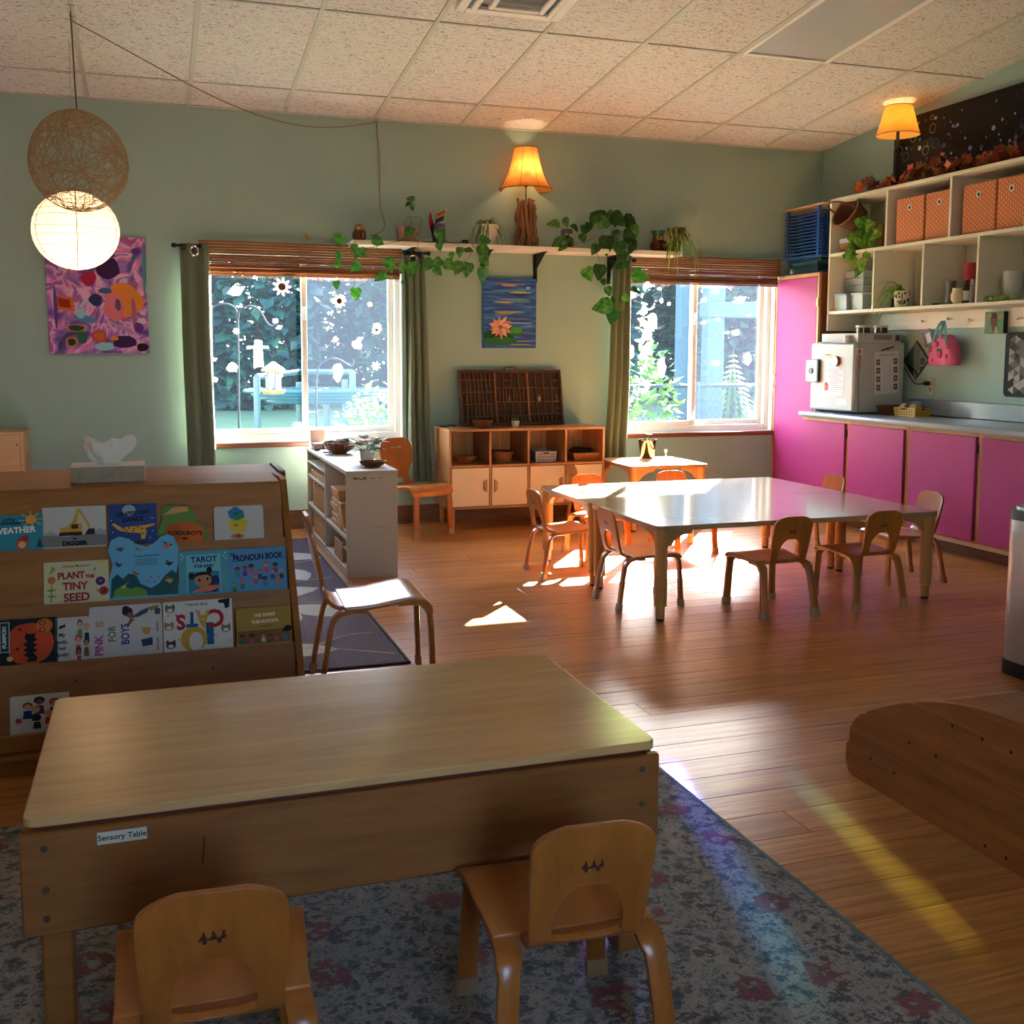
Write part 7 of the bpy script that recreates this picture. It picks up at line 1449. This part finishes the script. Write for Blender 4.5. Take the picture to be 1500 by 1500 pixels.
# left cubby, upper row: tipped basket, small basket with cloth, plant, paper bag
t = thing('tipped_basket', 'brown wicker basket lying tipped on its side in the wall unit', 'basket', (5.23, yx(1238), Z2+.232), rot=(0, math.radians(-62), 0)); bowl(G(), .12, .13, .72).build('basket', M_weaved, t); G().tube([(.12*math.cos(2*PI*i/30), .12*math.sin(2*PI*i/30), .13) for i in range(31)], .0085, 6, False).build('rim', M_weave, t)
G().tube(smoothpath([(0, -.12, .13), (-.0, -.11, .2), (0, -.05, .25), (0, .05, .25), (0, .11, .2), (0, .12, .13)], 4), .006, 6).build('handle', M_weaved, t)
t = thing('cloth_lined_basket', 'small square wicker basket lined with pale blue cloth in the wall unit', 'basket', (5.20, yx(1238), Z2)); crate(t, .13, .14, .075, M_weave, flare=1.1, th=.007); G().prism(rrect(.155, .165, .02), .03, (0, 0, .07)).build('cloth', mat('pale_blue_cloth', '9aa8b8', .9, bump=.5, bscale=40), t)
M_bright2 = foliage('mid_pothos_leaf', '2c5420', '44702c', '6c9440', .5, .2, 40)
p = Vector((5.20, yx(1263, 5.2), Z2)); t = thing('light_pothos', 'bright yellow-green pothos spilling from the wall unit', 'plant', p); pot(G(), .045, .06, .09).build('pot', mat('terracotta', '8a4c2c', .7), t)
vines(t, [[(1262, 345), (1254, 358), (1250, 372), (1249, 392)], [(1270, 345), (1268, 372), (1262, 390), (1258, 400)]], [], 0, M_light) if False else None
rr = random.Random(19)
for k, (x, y, l) in enumerate([(1252, 350, 17), (1262, 335, 16), (1273, 332, 16), (1247, 362, 16), (1257, 367, 15), (1270, 355, 16), (1282, 345, 14), (1265, 346, 16), (1277, 358, 14), (1258, 328, 13), (1268, 324, 12), (1243, 375, 14), (1250, 384, 12), (1240, 377, 10), (1262, 386, 13), (1268, 378, 14), (1256, 400, 13), (1262, 395, 12), (1281, 366, 11), (1251, 372, 12), (1266, 366, 14), (1258, 356, 15), (1272, 343, 14), (1247, 352, 13)]):
    X = 5.07 if y > 368 else 5.12; q = at(x, y, X=X); s = l/FPX*(q-CAM).length*1.05; a = math.radians(rr.uniform(-140, -40)); d = CR*math.cos(a)+CU*math.sin(a)+CF*rr.uniform(-.3, .3)
    G().leaf(q-p-d*s*.5, d, -CF+Vector((0, rr.uniform(-.5, .5), rr.uniform(0, .7))), s, s*.8, .25).build('leaf', (M_light, M_bright2, M_light)[k % 3], t, 60)
for P in ([(1262, 345), (1254, 358), (1250, 372), (1246, 380)], [(1270, 345), (1268, 368), (1263, 386), (1258, 402)]): G().tube(smoothpath([at(x, y, X=5.08 if y > 360 else 5.13)-p for x, y in P], 4), .0018, 5).build('vine', M_stem, t)
t = thing('paper_bag', 'crumpled brown paper bag behind the bright pothos', 'bag', (5.24, yx(1293, 5.24), Z2)); G().prism([(-.05, 0), (.05, 0), (.056, .1), (.05, .17), (.02, .155), (-.02, .175), (-.055, .15), (-.05, .08)], .09, (-.045, 0, 0), (0, 1, 0), (0, 0, 1)).build('bag', mat('kraft_paper', '7a5630', .85, bump=.8, bscale=25), t)
# lower row
t = thing('small_woven_basket', 'small pale woven basket beside clear plastic boxes in the wall unit', 'basket', (5.17, yx(1231, 5.17), Z3)); crate(t, .085, .1, .085, mat('pale_weave', 'a88858', .8, var=.35, vscale=80, bump=.9, bscale=90), flare=1.06, th=.006)
M_clear = mat('clear_plastic', 'b8c0c4', .15, alpha=.45)
for k, (px, wd, l) in enumerate(((1249, .13, 'clear lidded plastic box with a grey lid in the wall unit'), (1268, .12, 'clear lidded plastic box of cards against the cubby divider'))):
    t = thing('plastic_box', l, 'storage box', (5.2+.03*k, yx(px, 5.2), Z3), group='clear plastic boxes'); crate(t, .16, wd, .11, M_clear, flare=1.1, th=.003); G().prism(rrect(.19, wd*1.14, .012), .012, (0, 0, .11)).build('lid', mat('grey_lid%d' % k, ('5c646c', 'b4b8ba')[k], .4), t); G().bb((-.06, -wd*.4, .006), (.06, wd*.4, .07), .004).build('contents', mat('box_contents%d' % k, ('8a7c74', '8c6a50')[k], .7, var=.3, vscale=40), t)
for k in range(3):
    t = thing('clear_tray', 'stacked clear plastic tray above the lidded boxes, level %s' % ('one', 'two', 'three')[k], 'tray', (5.27, yx(1264, 5.27), Z3+.135+.052*k), group='clear plastic trays'); crate(t, .12, .2, .048, M_clear, flare=1.06, th=.003)
px = yx(1333, 5.2)
def dotpot(t):
    pot(G(), .04, .05, .11).build('pot', mat('dotted_pot', 'cfc6b4', .5), t); rr = random.Random(3)
    for k in range(34): a = rr.uniform(0, 6.28); z = rr.uniform(.012, .1); r = .0405+.0105*z/.11+.0006; q = G().box((0, 0, 0), (.004, .009, .016), .001, rz=0).build('glaze_dash', M_blackmetal, t, 0); q.location = (r*math.cos(a), r*math.sin(a), z); q.rotation_euler = (rr.uniform(-.8, .8), 0, a)
M_bright = foliage('bright_blade', '3c6c24', '5a8c34', '84b050', .4, .3, 14)
spider('grass_plant', 'arching green spider plant in a black-dashed white pot in the wall unit', 'plant', (5.15, px, Z3), None, (.04, .05, .11), 26, .22, 8, leafm=M_bright, base=dotpot, bias=(-.55, .35), wl=.008, up=.45)
t = thing('plant_saucer', 'dark square planter behind the dashed pot in the wall unit', 'planter', (5.27, yx(1322, 5.27), Z3)); G().bb((-.04, -.04, 0), (.04, .04, .075), .004).build('body', mat('slate', '3c4248', .6), t)
def vase(px, X, prof, name, label, cat, m, extra=None):
    t = thing(name, label, cat, (X, yx(px, X), Z3)); G().lathe(prof, (0, 0, 0), 20).build('body', m, t); return t
vase(1396, 5.18, ((.03, 0), (.034, .03), (.028, .06), (.03, .12), (.036, .15), (.03, .15), (.02, .05), (0, .05)), 'tall_vase', 'tall ribbed grey-brown vase in the wall unit', 'vase', mat('grey_glaze', '5c564c', .4))
vase(1408, 5.14, ((.028, 0), (.044, .025), (.047, .055), (.036, .085), (.04, .098), (.033, .098), (.03, .07), (0, .06)), 'cream_vase', 'squat cream pottery vase in the wall unit', 'vase', mat('cream_glaze', 'b8a888', .35))
t = vase(1419, 5.16, ((.024, 0), (.025, .002), (.025, .095), (.012, .115), (.012, .125)), 'glue_bottle', 'small dark bottle with white label beside the cream vase', 'bottle', mat('dark_bottle', '16181c', .25)); G().lathe(((.014, .122), (.014, .145)), (0, 0, 0), 14).build('cap', M_blackmetal, t); G().lathe(((.0254, .02), (.0254, .08)), (0, 0, 0), 20, close=False).build('label', mat('bottle_label', 'b8b4ac', .5), t)
t = vase(1428, 5.18, ((.02, 0), (.021, .1), (.014, .115)), 'spray_bottle', 'small clear bottle against the cubby divider', 'bottle', M_clear); G().lathe(((.013, .113), (.013, .15)), (0, 0, 0), 12).build('cap', mat('silver_cap', 'a8a8a8', .3, .8), t)
vase(1425, 5.28, ((.04, 0), (.05, .26), (.046, .26), (.036, .01), (0, .01)), 'red_cup', 'tall red plastic tumbler behind the bottles in the wall unit', 'cup', mat('red_plastic', '961f34', .4))
for px, l, c in ((1375, 'flat black disc lying in the wall unit', '16161a'), (1388, 'flat green lid lying in the wall unit', '2c5a3c')): o = G().lathe(((.026, 0), (.028, .004), (.026, .012), (0, .013)), (0, 0, 0), 18).build('jar_lid', mat('lid_'+c, c, .4)); o.location = (5.15, yx(px, 5.15), Z3+.0005); tag(o, l, 'lid')
for k, px in enumerate((1451, 1457.5, 1465.5, 1474, 1489)):
    p = Vector((5.13, yx(px, 5.13), Z3+.001)); t = thing('lime', ('green lime at the row end beside the divider', 'green lime second along the row from the divider', 'green lime third along the row from the divider', 'green lime next to the measuring jug', 'green lime in front of the measuring jug')[k], 'lime', p, group='limes in the wall unit'); G().ball((0, 0, .0195), (.021, .021, .0195), 14, 10).build('fruit', mat('lime_skin', '6c8a34', .4, var=.2, vscale=30), t); G().ball((-.02, .004, .021), .003, 6, 5).build('stem_end', mat('lime_end', '4a5a24', .6), t)
y = yx(1487, 5.22); t = thing('measuring_jug', 'clear plastic measuring jug in the wall unit', 'jug', (5.22, y, Z3)); G().lathe(((.048, 0), (.05, .003), (.06, .175), (.064, .18), (.058, .175), (.047, .006), (0, .006)), (0, 0, 0), 26).build('body', M_clear, t); G().tube(smoothpath([(0, .055, .155), (0, .095, .15), (0, .1, .11), (0, .088, .06), (0, .053, .045)], 4), .006, 7).build('handle', M_clear, t)

# ================================================================== ON THE COUNTER
KT = .756+.0385
M_fr = mat('fridge_white', 'a6aaa8', .45); M_frd = mat('fridge_side', 'a4a6a2', .45); FY0, FY1, FX0, FX1, FZ0, FZ1 = -.60, -1.105, 4.955, 5.375, KT+.012, 1.292
t = thing('small_fridge', 'small white countertop fridge covered with magnets and papers', 'fridge', ((FX0+FX1)/2, (FY0+FY1)/2, KT)); o = t.location
G().bb((FX0+.055-o.x, FY1-o.y, FZ0-o.z), (FX1-o.x, FY0-o.y, FZ1-o.z), .006).build('body', M_frd, t)
dr = G().bb((FX0-o.x, FY1-o.y, FZ0-o.z+.004), (FX0+.05-o.x, FY0-o.y, FZ1-o.z), .012).build('door', M_fr, t)
for x, y in ((FX0+.08, FY0-.04), (FX0+.08, FY1+.04), (FX1-.05, FY0-.04), (FX1-.05, FY1+.04)): G().cyl((x-o.x, y-o.y, 0), (x-o.x, y-o.y, .013), .016, n=12).build('foot', M_blackmetal, t)
def dpt(x, y): q = at(x, y, X=FX0); return q.y-o.y, q.z-o.z
fx = FX0-o.x
def door_rect(x0, y0, x1, y1, m, name, th=.001, parent=None, z=0):
    a = dpt(x0, y0); b = dpt(x1, y1); return G().bb((fx-th-z, min(a[0], b[0]), min(a[1], b[1])), (fx-z, max(a[0], b[0]), max(a[1], b[1])), 0).build(name, m, parent or t, 0)
tm = thing('wall_timer', 'white dial timer in a black case stuck on the fridge door edge', 'timer', (FX0-.001, o.y+dpt(1193, 543)[0], o.z+dpt(1193, 543)[1])); 
G().prism(rrect(.15, .168, .018), .024, (0, 0, 0), (0, -1, 0), (0, 0, 1)).build('case', mat('timer_black', '1c1e20', .35), tm); G().prism(rrect(.13, .155, .012), .002, (-.0245, 0, 0), (0, -1, 0), (0, 0, 1)).build('face', mat('timer_face', 'bcc2c6', .4), tm); G().cyl((-.026, 0, 0), (-.036, 0, 0), .023, n=20).build('dial_knob', mat('dial_green', '14221e', .3), tm)
a = dpt(1227, 529); q = thing('kitchen_timer', 'round silver kitchen timer magnet with a red rim on the fridge door', 'timer', (FX0-.001, o.y+a[0], o.z+a[1])); g = G().cyl((0, 0, 0), (-.02, 0, 0), .036, n=26).build('case', mat('timer_red', '8a2420', .4), q); G().cyl((-.02, 0, 0), (-.026, 0, 0), .033, n=26).build('face', mat('silver_face', 'b9bab8', .3, .3), q); G().cyl((-.026, 0, 0), (-.032, 0, 0), .008, n=14).build('knob', M_chrome, q)
pap = thing('printed_sheet', 'white printed notice taped on the fridge door', 'paper', (FX0-.0005, o.y+dpt(1223, 552)[0], o.z+dpt(1223, 552)[1])); G().box((-.0006, 0, 0), (.0008, .215, .26), 0, rx=.03).build('sheet', mat('sheet_white', 'c2c2c6', .6), pap, 0)
for k in range(15): G().box((-.0012, .0+.02*math.sin(k*2), .1-k*.0145), (.0003, .15-.03*(k % 3), .003), 0).build('text_line', mat('grey_ink', '7a7a80', .6), pap, 0)
a = dpt(1211, 566); q = thing('hand_magnet', 'red hand-shaped magnet on the printed notice', 'magnet', (FX0-.002, o.y+a[0], o.z+a[1])); P = [(-.018, -.03), (.012, -.03), (.02, .0), (.016, .02), (.008, .006), (.007, .03), (0, .008), (-.004, .032), (-.008, .008), (-.016, .024), (-.017, .0)]; G().prism(P, .003, (0, 0, 0), (0, -1, 0), (0, 0, 1)).build('hand', mat('red_felt', 'b0281e', .6), q, 0)
door_rect(1209, 514, 1217, 520, mat('brand_plate', 'd4d4d0', .3), 'badge'); door_rect(1206, 519, 1224, 524, mat('sticky_note', 'b8b078', .6), 'sticky_note')
q = door_rect(1226, 584, 1240, 594, mat('snow_sticker', 'ccd0d0', .6), 'sticker')
# papers on the fridge side
sy = FY1-.0005
def spt(x, y): return at(x, y, Y=sy)
q0 = spt(1299, 546); pp = thing('photo_chart', 'white chart with small portrait photos clipped on the fridge side', 'paper', (q0.x, sy, q0.z), rot=(0, math.radians(-3), 0)); wv = spt(1316, 546).x-spt(1281, 546).x; hv = spt(1299, 513).z-spt(1299, 575).z
G().box((0, -.0006, 0), (wv, .0008, hv), 0).build('sheet', mat('sheet_white', 'c2c2c6', .6), pp, 0)
for s in (-1, 1):
    for k in range(4):
        c = (s*wv*.36, -.0013, hv*(.24-.2*k)+.02*hv); G().box(c, (wv*.15, .0004, hv*.135), 0).build('photo', mat('photo_dark%d' % (k % 2), ('5a2f28', '3c2c30')[k % 2], .5), pp, 0); G().prism(ell(0, 0, wv*.04, hv*.04, 10), .0003, (c[0], c[1]-.0003, c[2]), (1, 0, 0), (0, 0, 1)).build('photo_face', mat('photo_skin', 'b08a78', .5), pp, 0)
for k in (-.12, .12): G().box((k*wv, -.0012, -.05*hv), (.0012, .0002, hv*.75), 0).build('rule', mat('grey_ink', '7a7a80', .6), pp, 0)
for x_, w_ in ((-.22, .2), (-.02, .12), (.2, .26)): G().box((x_*wv, -.0013, hv*.42), (w_*wv, .0003, .007), 0).build('heading_line', mat('grey_ink', '7a7a80', .6), pp, 0)
c0 = spt(1299, 511); q = thing('bulldog_clip', 'dark purple bulldog clip holding the chart and a pen on the fridge', 'clip', (c0.x, sy-.001, c0.z+.0)); G().tube([(-.05, -.008, -.012), (.05, -.008, .014)], .0055, 8).build('pen', mat('purple_pen', '3c2c44', .4), q); G().box((0, -.006, 0), (.03, .01, .014), .002).build('jaw', M_blackmetal, q)
c0 = spt(1259, 515); q = thing('octopus_note', 'small white card with an orange drawing on the fridge side', 'card', (c0.x, sy, c0.z)); G().box((0, -.0008, 0), (.055, .001, .05), 0).build('card', mat('sheet_white', 'c2c2c6', .6), q, 0); G().prism(ell(0, .0, .014, .016, 12), .0004, (0, -.0014, 0), (1, 0, 0), (0, 0, 1)).build('drawing', mat('orange_ink', 'b06238', .6), q, 0)
for k in range(3): G().tube(smoothpath([(-.008+.008*k, -.002, -.02), (-.012+.012*k, -.002, -.06), (-.005+.006*k, -.002, -.1-.02*k)], 4), .0016, 5).build('ribbon', mat('orange_ribbon', 'b0603c', .7), q)
# box with jars on the fridge
c0 = at(1277, 497, Y=-.86); t = thing('flat_box', 'flat white cardboard box lying on the fridge', 'box', (5.19, -.86, FZ1+.0005)); G().bb((-.18, -.21, 0), (.18, .21, .068), .002).build('box', mat('carton_white', 'b4b2aa', .6, var=.1, vscale=20), t)
G().bb((-.05, -.2112, .02), (.1, -.2102, .055), 0).build('printed_label', mat('carton_label', '7c7a76', .6), t, 0); G().bb((.13, -.2112, .015), (.17, -.2102, .055), 0).build('barcode', mat('carton_ink', '3c3a38', .6), t, 0)
for k, (dx, l) in enumerate(((-.06, 'glass jar with a white lid on the flat box, farther from the wall'), (.09, 'glass jar with a white lid on the flat box, next to the wall'))):
    j = thing('glass_jar', l, 'jar', (5.19+dx, -.96, FZ1+.069), group='glass jars on the fridge'); G().lathe(((.045, 0), (.048, .003), (.048, .04)), (0, 0, 0), 20).build('jar', mat('brown_jar', '4a3c30', .2), j); G().lathe(((.05, .04), (.051, .042), (.051, .054), (.048, .056), (0, .056)), (0, 0, 0), 20).build('lid', mat('jar_lid_white', 'b8b8b4', .35), j)
t = thing('white_tub', 'small round white tub on the fridge beside the flat box', 'tub', (4.985, -.98, FZ1+.0005)); G().lathe(((.022, 0), (.024, .045), (.025, .046), (.025, .052), (0, .053)), (0, 0, 0), 18).build('tub', mat('tub_white', 'b9bab8', .4), t)
t = thing('tub_lid', 'flat white lid lying on the fridge by its door edge', 'lid', (4.985, -.72, FZ1+.0005)); G().lathe(((.04, 0), (.041, .006), (0, .008)), (0, 0, 0), 18).build('lid', mat('tub_white', 'b9bab8', .4), t)
# baskets on the counter
def cpos(px, Y): return Vector((at(px, 590, Y=Y).x, Y, KT+.0005))
yb = -1.20
t = thing('wicker_basket', 'small brown wicker basket behind the yellow basket on the counter', 'basket', (5.24, -1.19, KT+.0005)); crate(t, .15, .13, .065, M_weaved, flare=1.22, th=.006)
t = thing('yellow_basket', 'yellow plastic basket with slotted sides on the counter', 'basket', (5.235, -1.375, KT+.0005)); crate(t, .12, .2, .06, mat('yellow_plastic', 'b98a2c', .45), flare=1.1, th=.004, holes=(7, 3, True))
for k, (dx, dy, c) in enumerate(((0, .04, '8a2c24'), (.02, -.03, '7a8a44'), (-.02, -.06, '9a8a3c'), (.01, 0, 'a8a49c'), (-.01, .07, 'b4b0a4'))):
    g = G(); g.ball((dx, dy, .05), (.03, .032, .035), 10, 7); g.build('snack_pack', mat('snack_'+c, c, .4, var=.3, vscale=40), t)
t = thing('plastic_container', 'clear round container with a blue lid behind the baskets', 'container', (5.33, -1.30, KT+.0005)); G().lathe(((.036, 0), (.042, .1), (.039, .1), (.033, .004), (0, .004)), (0, 0, 0), 20).build('tub', M_clear, t); G().lathe(((.047, .1), (.048, .103), (.048, .112), (0, .113)), (0, 0, 0), 20).build('lid', mat('blue_lid', '2c4c8a', .4), t)
# mirror
c0 = at(1341, 528, X=5.415); t = thing('diamond_mirror', 'frameless diamond-shaped mirror on the wall above the counter', 'mirror', (5.42, c0.y, c0.z)); r1 = .128; r2 = .133; G().prism([(-r1, 0), (0, -r2), (r1, 0), (0, r2)], .005, (0, 0, 0), (0, -1, 0), (0, 0, 1)).build('glass', mat('mirror_silver', 'b0b4b0', .03, 1.0), t, 0)
G().prism([(-r1-.004, 0), (0, -r2-.004), (r1+.004, 0), (0, r2+.004)], .003, (.004, 0, 0), (0, -1, 0), (0, 0, 1)).build('backing', M_blackmetal, t, 0)
# strawberry bag hung on the rail
def bag():
    c0 = at(1381, 512, X=5.33); t = thing('strawberry_bag', 'pink strawberry-print lunch bag with teal straps hanging from the hook rail', 'bag', (5.345, c0.y, c0.z))
    vs = []; fs = []; n, m = 24, 9; prof = ((.115, -.105), (.125, -.095), (.128, -.06), (.122, -.02), (.112, .02), (.098, .055), (.08, .078), (.05, .088), (.02, .09))
    for j, (r, z) in enumerate(prof):
        for i in range(n):
            a = 2*PI*i/n; wr = 1+.05*math.sin(5*a+j*.8)*(j/m)+.03*math.sin(9*a); ca, sa = math.cos(a), math.sin(a); e = .65
            vs.append((-.05*math.copysign(abs(sa)**e, sa)*(.4+.6*r/.128)*wr, r*math.copysign(abs(ca)**e, ca)*wr, z+.012*math.sin(3*a+1)*(j/m)))
    for j in range(m-1):
        for i in range(n): fs.append((j*n+i, j*n+(i+1) % n, (j+1)*n+(i+1) % n, (j+1)*n+i))
    fs.append(tuple(range(n))); fs.append(tuple((m-1)*n+i for i in range(n)))
    G().add(vs, fs).build('bag_body', mat('bag_pink', 'c05078', .7, var=.08, vscale=10, bump=.3, bscale=30), t, 60)
    for k, (y, z, s) in enumerate(((.085, .0, .024), (-.01, -.03, .028), (.02, .035, .02), (-.07, -.045, .017), (.055, -.07, .015), (-.075, .02, .018))):
        g = G(); g.ball((-.05+abs(y)*.12, y, z), (.008, s*.85, s), 12, 8); g.build('strawberry', mat('berry_red', 'a02440', .6), t)
        if k in (1, 5, 0): g = G(); [g.leaf((-.058+abs(y)*.12, y, z+s*.7), (-.15, math.cos(a), math.sin(a)*.7+.3), (-1, 0, .2), s*.9, s*.5, .1, False) for a in (.2, 1.2, 2.0, 2.9)]; g.build('berry_leaf', mat('berry_green', '1f5a48', .6), t, 0)
    hk = at(1391, 470, X=5.37)-t.location
    for s in (-1, 1): G().strip(smoothpath([(-.045, s*.06-.0, .05), (-.04, s*.05, .1), (-.03, s*.028, hk.z-.03), (-.02, s*.005-.0, hk.z)], 5), (0, 1, .3*s), .022, .003).build('strap', mat('teal_strap', '1a6a5e', .6), t)
    G().strip(smoothpath([(-.048, -.01, .07), (-.046, -.012, .11), (-.03, -.008, hk.z-.02), (-.02, -.004, hk.z)], 5), (0, 1, 0), .022, .003).build('strap', mat('teal_strap', '1a6a5e', .6), t)
bag()
c0 = at(1359, 495, X=5.385); t = thing('name_card', 'red and teal name card hanging beside the strawberry bag', 'card', (5.385, c0.y, c0.z), rot=(math.radians(-24), 0, 0)); G().box((0, 0, 0), (.002, .085, .11), 0).build('card', mat('card_red', '98303c', .6), t, 0); G().box((-.0015, -.006, -.004), (.001, .072, .1), 0).build('card_front', mat('card_teal', '1c6a78', .6), t, 0); G().box((-.0025, -.01, -.004), (.001, .046, .07), 0).build('card_window', mat('sheet_white', 'c2c2c6', .6), t, 0)
# giraffe canvas
a = at(1442, 457, X=5.36); b = at(1468, 488, X=5.36); t = thing('giraffe_canvas', 'small green canvas with a brown giraffe head, fixed on the hook rail', 'painting', (5.385, (a.y+b.y)/2, (a.z+b.z)/2)); wv = a.y-b.y; hv = a.z-b.z
G().box((0, 0, 0), (.034, wv, hv), .001).build('canvas', mat('canvas_dark_edge', '16140f', .7), t); G().box((-.0178, 0, 0), (.0012, wv*.99, hv*.99), 0).build('painted_face', mat('canvas_green', '3c6a3c', .6, var=.35, vscale=40), t, 0)
def gp(pts, c, k): G().prism([(x*wv, z*hv) for x, z in pts], .0005, (-.0186-.0003*k, 0, 0), (0, -1, 0), (0, 0, 1)).build('painted_shape', flatmat(c), t, 0)
gp([(-.14, .45), (.14, .45), (.2, .15), (.14, -.2), (.24, -.5), (-.02, -.5), (-.12, -.2), (-.22, .12)], '5a3c28', 0); gp([(.06, -.18), (.16, -.2), (.26, -.5), (.04, -.5)], 'a08a68', 1); gp([(.16, .25), (.42, .4), (.42, .22), (.22, .12)], '8a6a50', 1); gp([(-.18, .25), (-.42, .36), (-.4, .2), (-.22, .12)], '8a6a50', 1); gp([(-.12, .38), (.1, .4), (.12, .2), (-.1, .18)], '33211a', 2)
# drying mat with triangles
a = at(1474, 487, X=5.415); zt_ = a.z; zb_ = at(1474, 581, X=5.415).z; t = thing('drying_mat', 'rounded drying mat printed with grey and black triangles, hung on the wall', 'mat', (5.42, a.y-.17, (zt_+zb_)/2)); wv = .34; hv = zt_-zb_
G().prism(rrect(wv, hv, .03), .006, (0, 0, 0), (0, -1, 0), (0, 0, 1)).build('mat_edge', mat('mat_black', '16161a', .8), t); cols = ('8c8a88', '5a5a5e', '232328', '3c3c42', 'a09c98'); g = G(); s = .052; hh = s*.866; rr = random.Random(5); nr = int(hv/s*2)+2
for r in range(-6, 7):
    for c in range(-8, 9):
        cx, cz_ = r*hh, c*s/2
        for up in (0, 1):
            P = [(cx, cz_-s/2), (cx+hh, cz_), (cx, cz_+s/2)] if (r+c) % 2 == 0 else [(cx+hh, cz_-s/2), (cx, cz_), (cx+hh, cz_+s/2)]
        if all(abs(x) < wv/2-.012 and abs(z) < hv/2-.012 for x, z in P): g.cur = rr.randrange(5); g.prism(P, .0006, (-.0058, 0, 0), (0, -1, 0), (0, 0, 1))
g.build('triangle_print', [mat('tri_'+c, c, .85) for c in cols], t, smooth=0)['kind'] = 'stuff'
# ================================================================== RAINBOWS: coloured spot lamps at an added crystal stand in for split sunlight
BEAM = 1.0
c0 = at(969, 440, Y=.02); cr = thing('window_crystal', 'small clear faceted crystal hanging in the window by the pink cupboard', 'sun catcher', c0)  # crystal made up as an origin for the rainbow lamps
G().lathe(((.0, -.03), (.014, -.012), (.018, 0), (.012, .012), (.0, .02)), (0, 0, 0), 8).build('crystal', mat('crystal_glass', 'ffffff', .02, trans=1.0), cr, 0)
G().cyl((0, 0, .018), (0, 0, .2), .0006, n=4).build('thread', M_wire, cr)
def beam(px, py, Z, col, power, size):  # narrow coloured spot lamp imitating refracted sunlight
    p = at(px, py, Z=Z); ld = bpy.data.lights.new('rainbow_spot', 'SPOT'); ld.energy = power; ld.color = col; ld.spot_size = math.radians(size); ld.spot_blend = 1.0; ld.shadow_soft_size = .01
    o = bpy.data.objects.new('rainbow_spot', ld); COL.objects.link(o); o.parent = cr; o.location = (0, -.04, 0); d = p-(c0+Vector((0, -.04, 0))); o.rotation_euler = d.to_track_quat('-Z', 'Y').to_euler()
V, B, C_, GR, YG = (.35, .2, 1), (.12, .2, 1), (.1, .6, 1), (.3, 1, .5), (.75, 1, .1)
def streak(pts, Z, size):
    """fan of narrow coloured spot lamps along a polyline of (px, py, colour, watts)"""
    for a, b in zip(pts, pts[1:]):
        for k in range(2):
            q = k/2; mixc = tuple(a[2][i]*(1-q)+b[2][i]*q for i in range(3)); beam(a[0]+(b[0]-a[0])*q, a[1]+(b[1]-a[1])*q, Z, mixc, (a[3]*(1-q)+b[3]*q)*BEAM, size)
streak([(988, 1128, V, 180), (1015, 1180, B, 520), (1055, 1240, B, 560), (1100, 1320, (.12, .45, 1), 420), (1150, 1400, C_, 260), (1190, 1460, GR, 120)], .01, .75)
streak([(1165, 1140, C_, 200), (1215, 1188, GR, 260), (1262, 1232, YG, 330), (1320, 1290, YG, 330), (1375, 1335, YG, 260), (1430, 1385, YG, 120)], 0, .6)
streak([(880, 1395, V, 420), (900, 1470, B, 380), (905, 1500, B, 300)], .01, .6)
beam(535, 1110, SZ, YG, 160, .9); beam(915, 1020, SZ, YG, 60, 1.8)
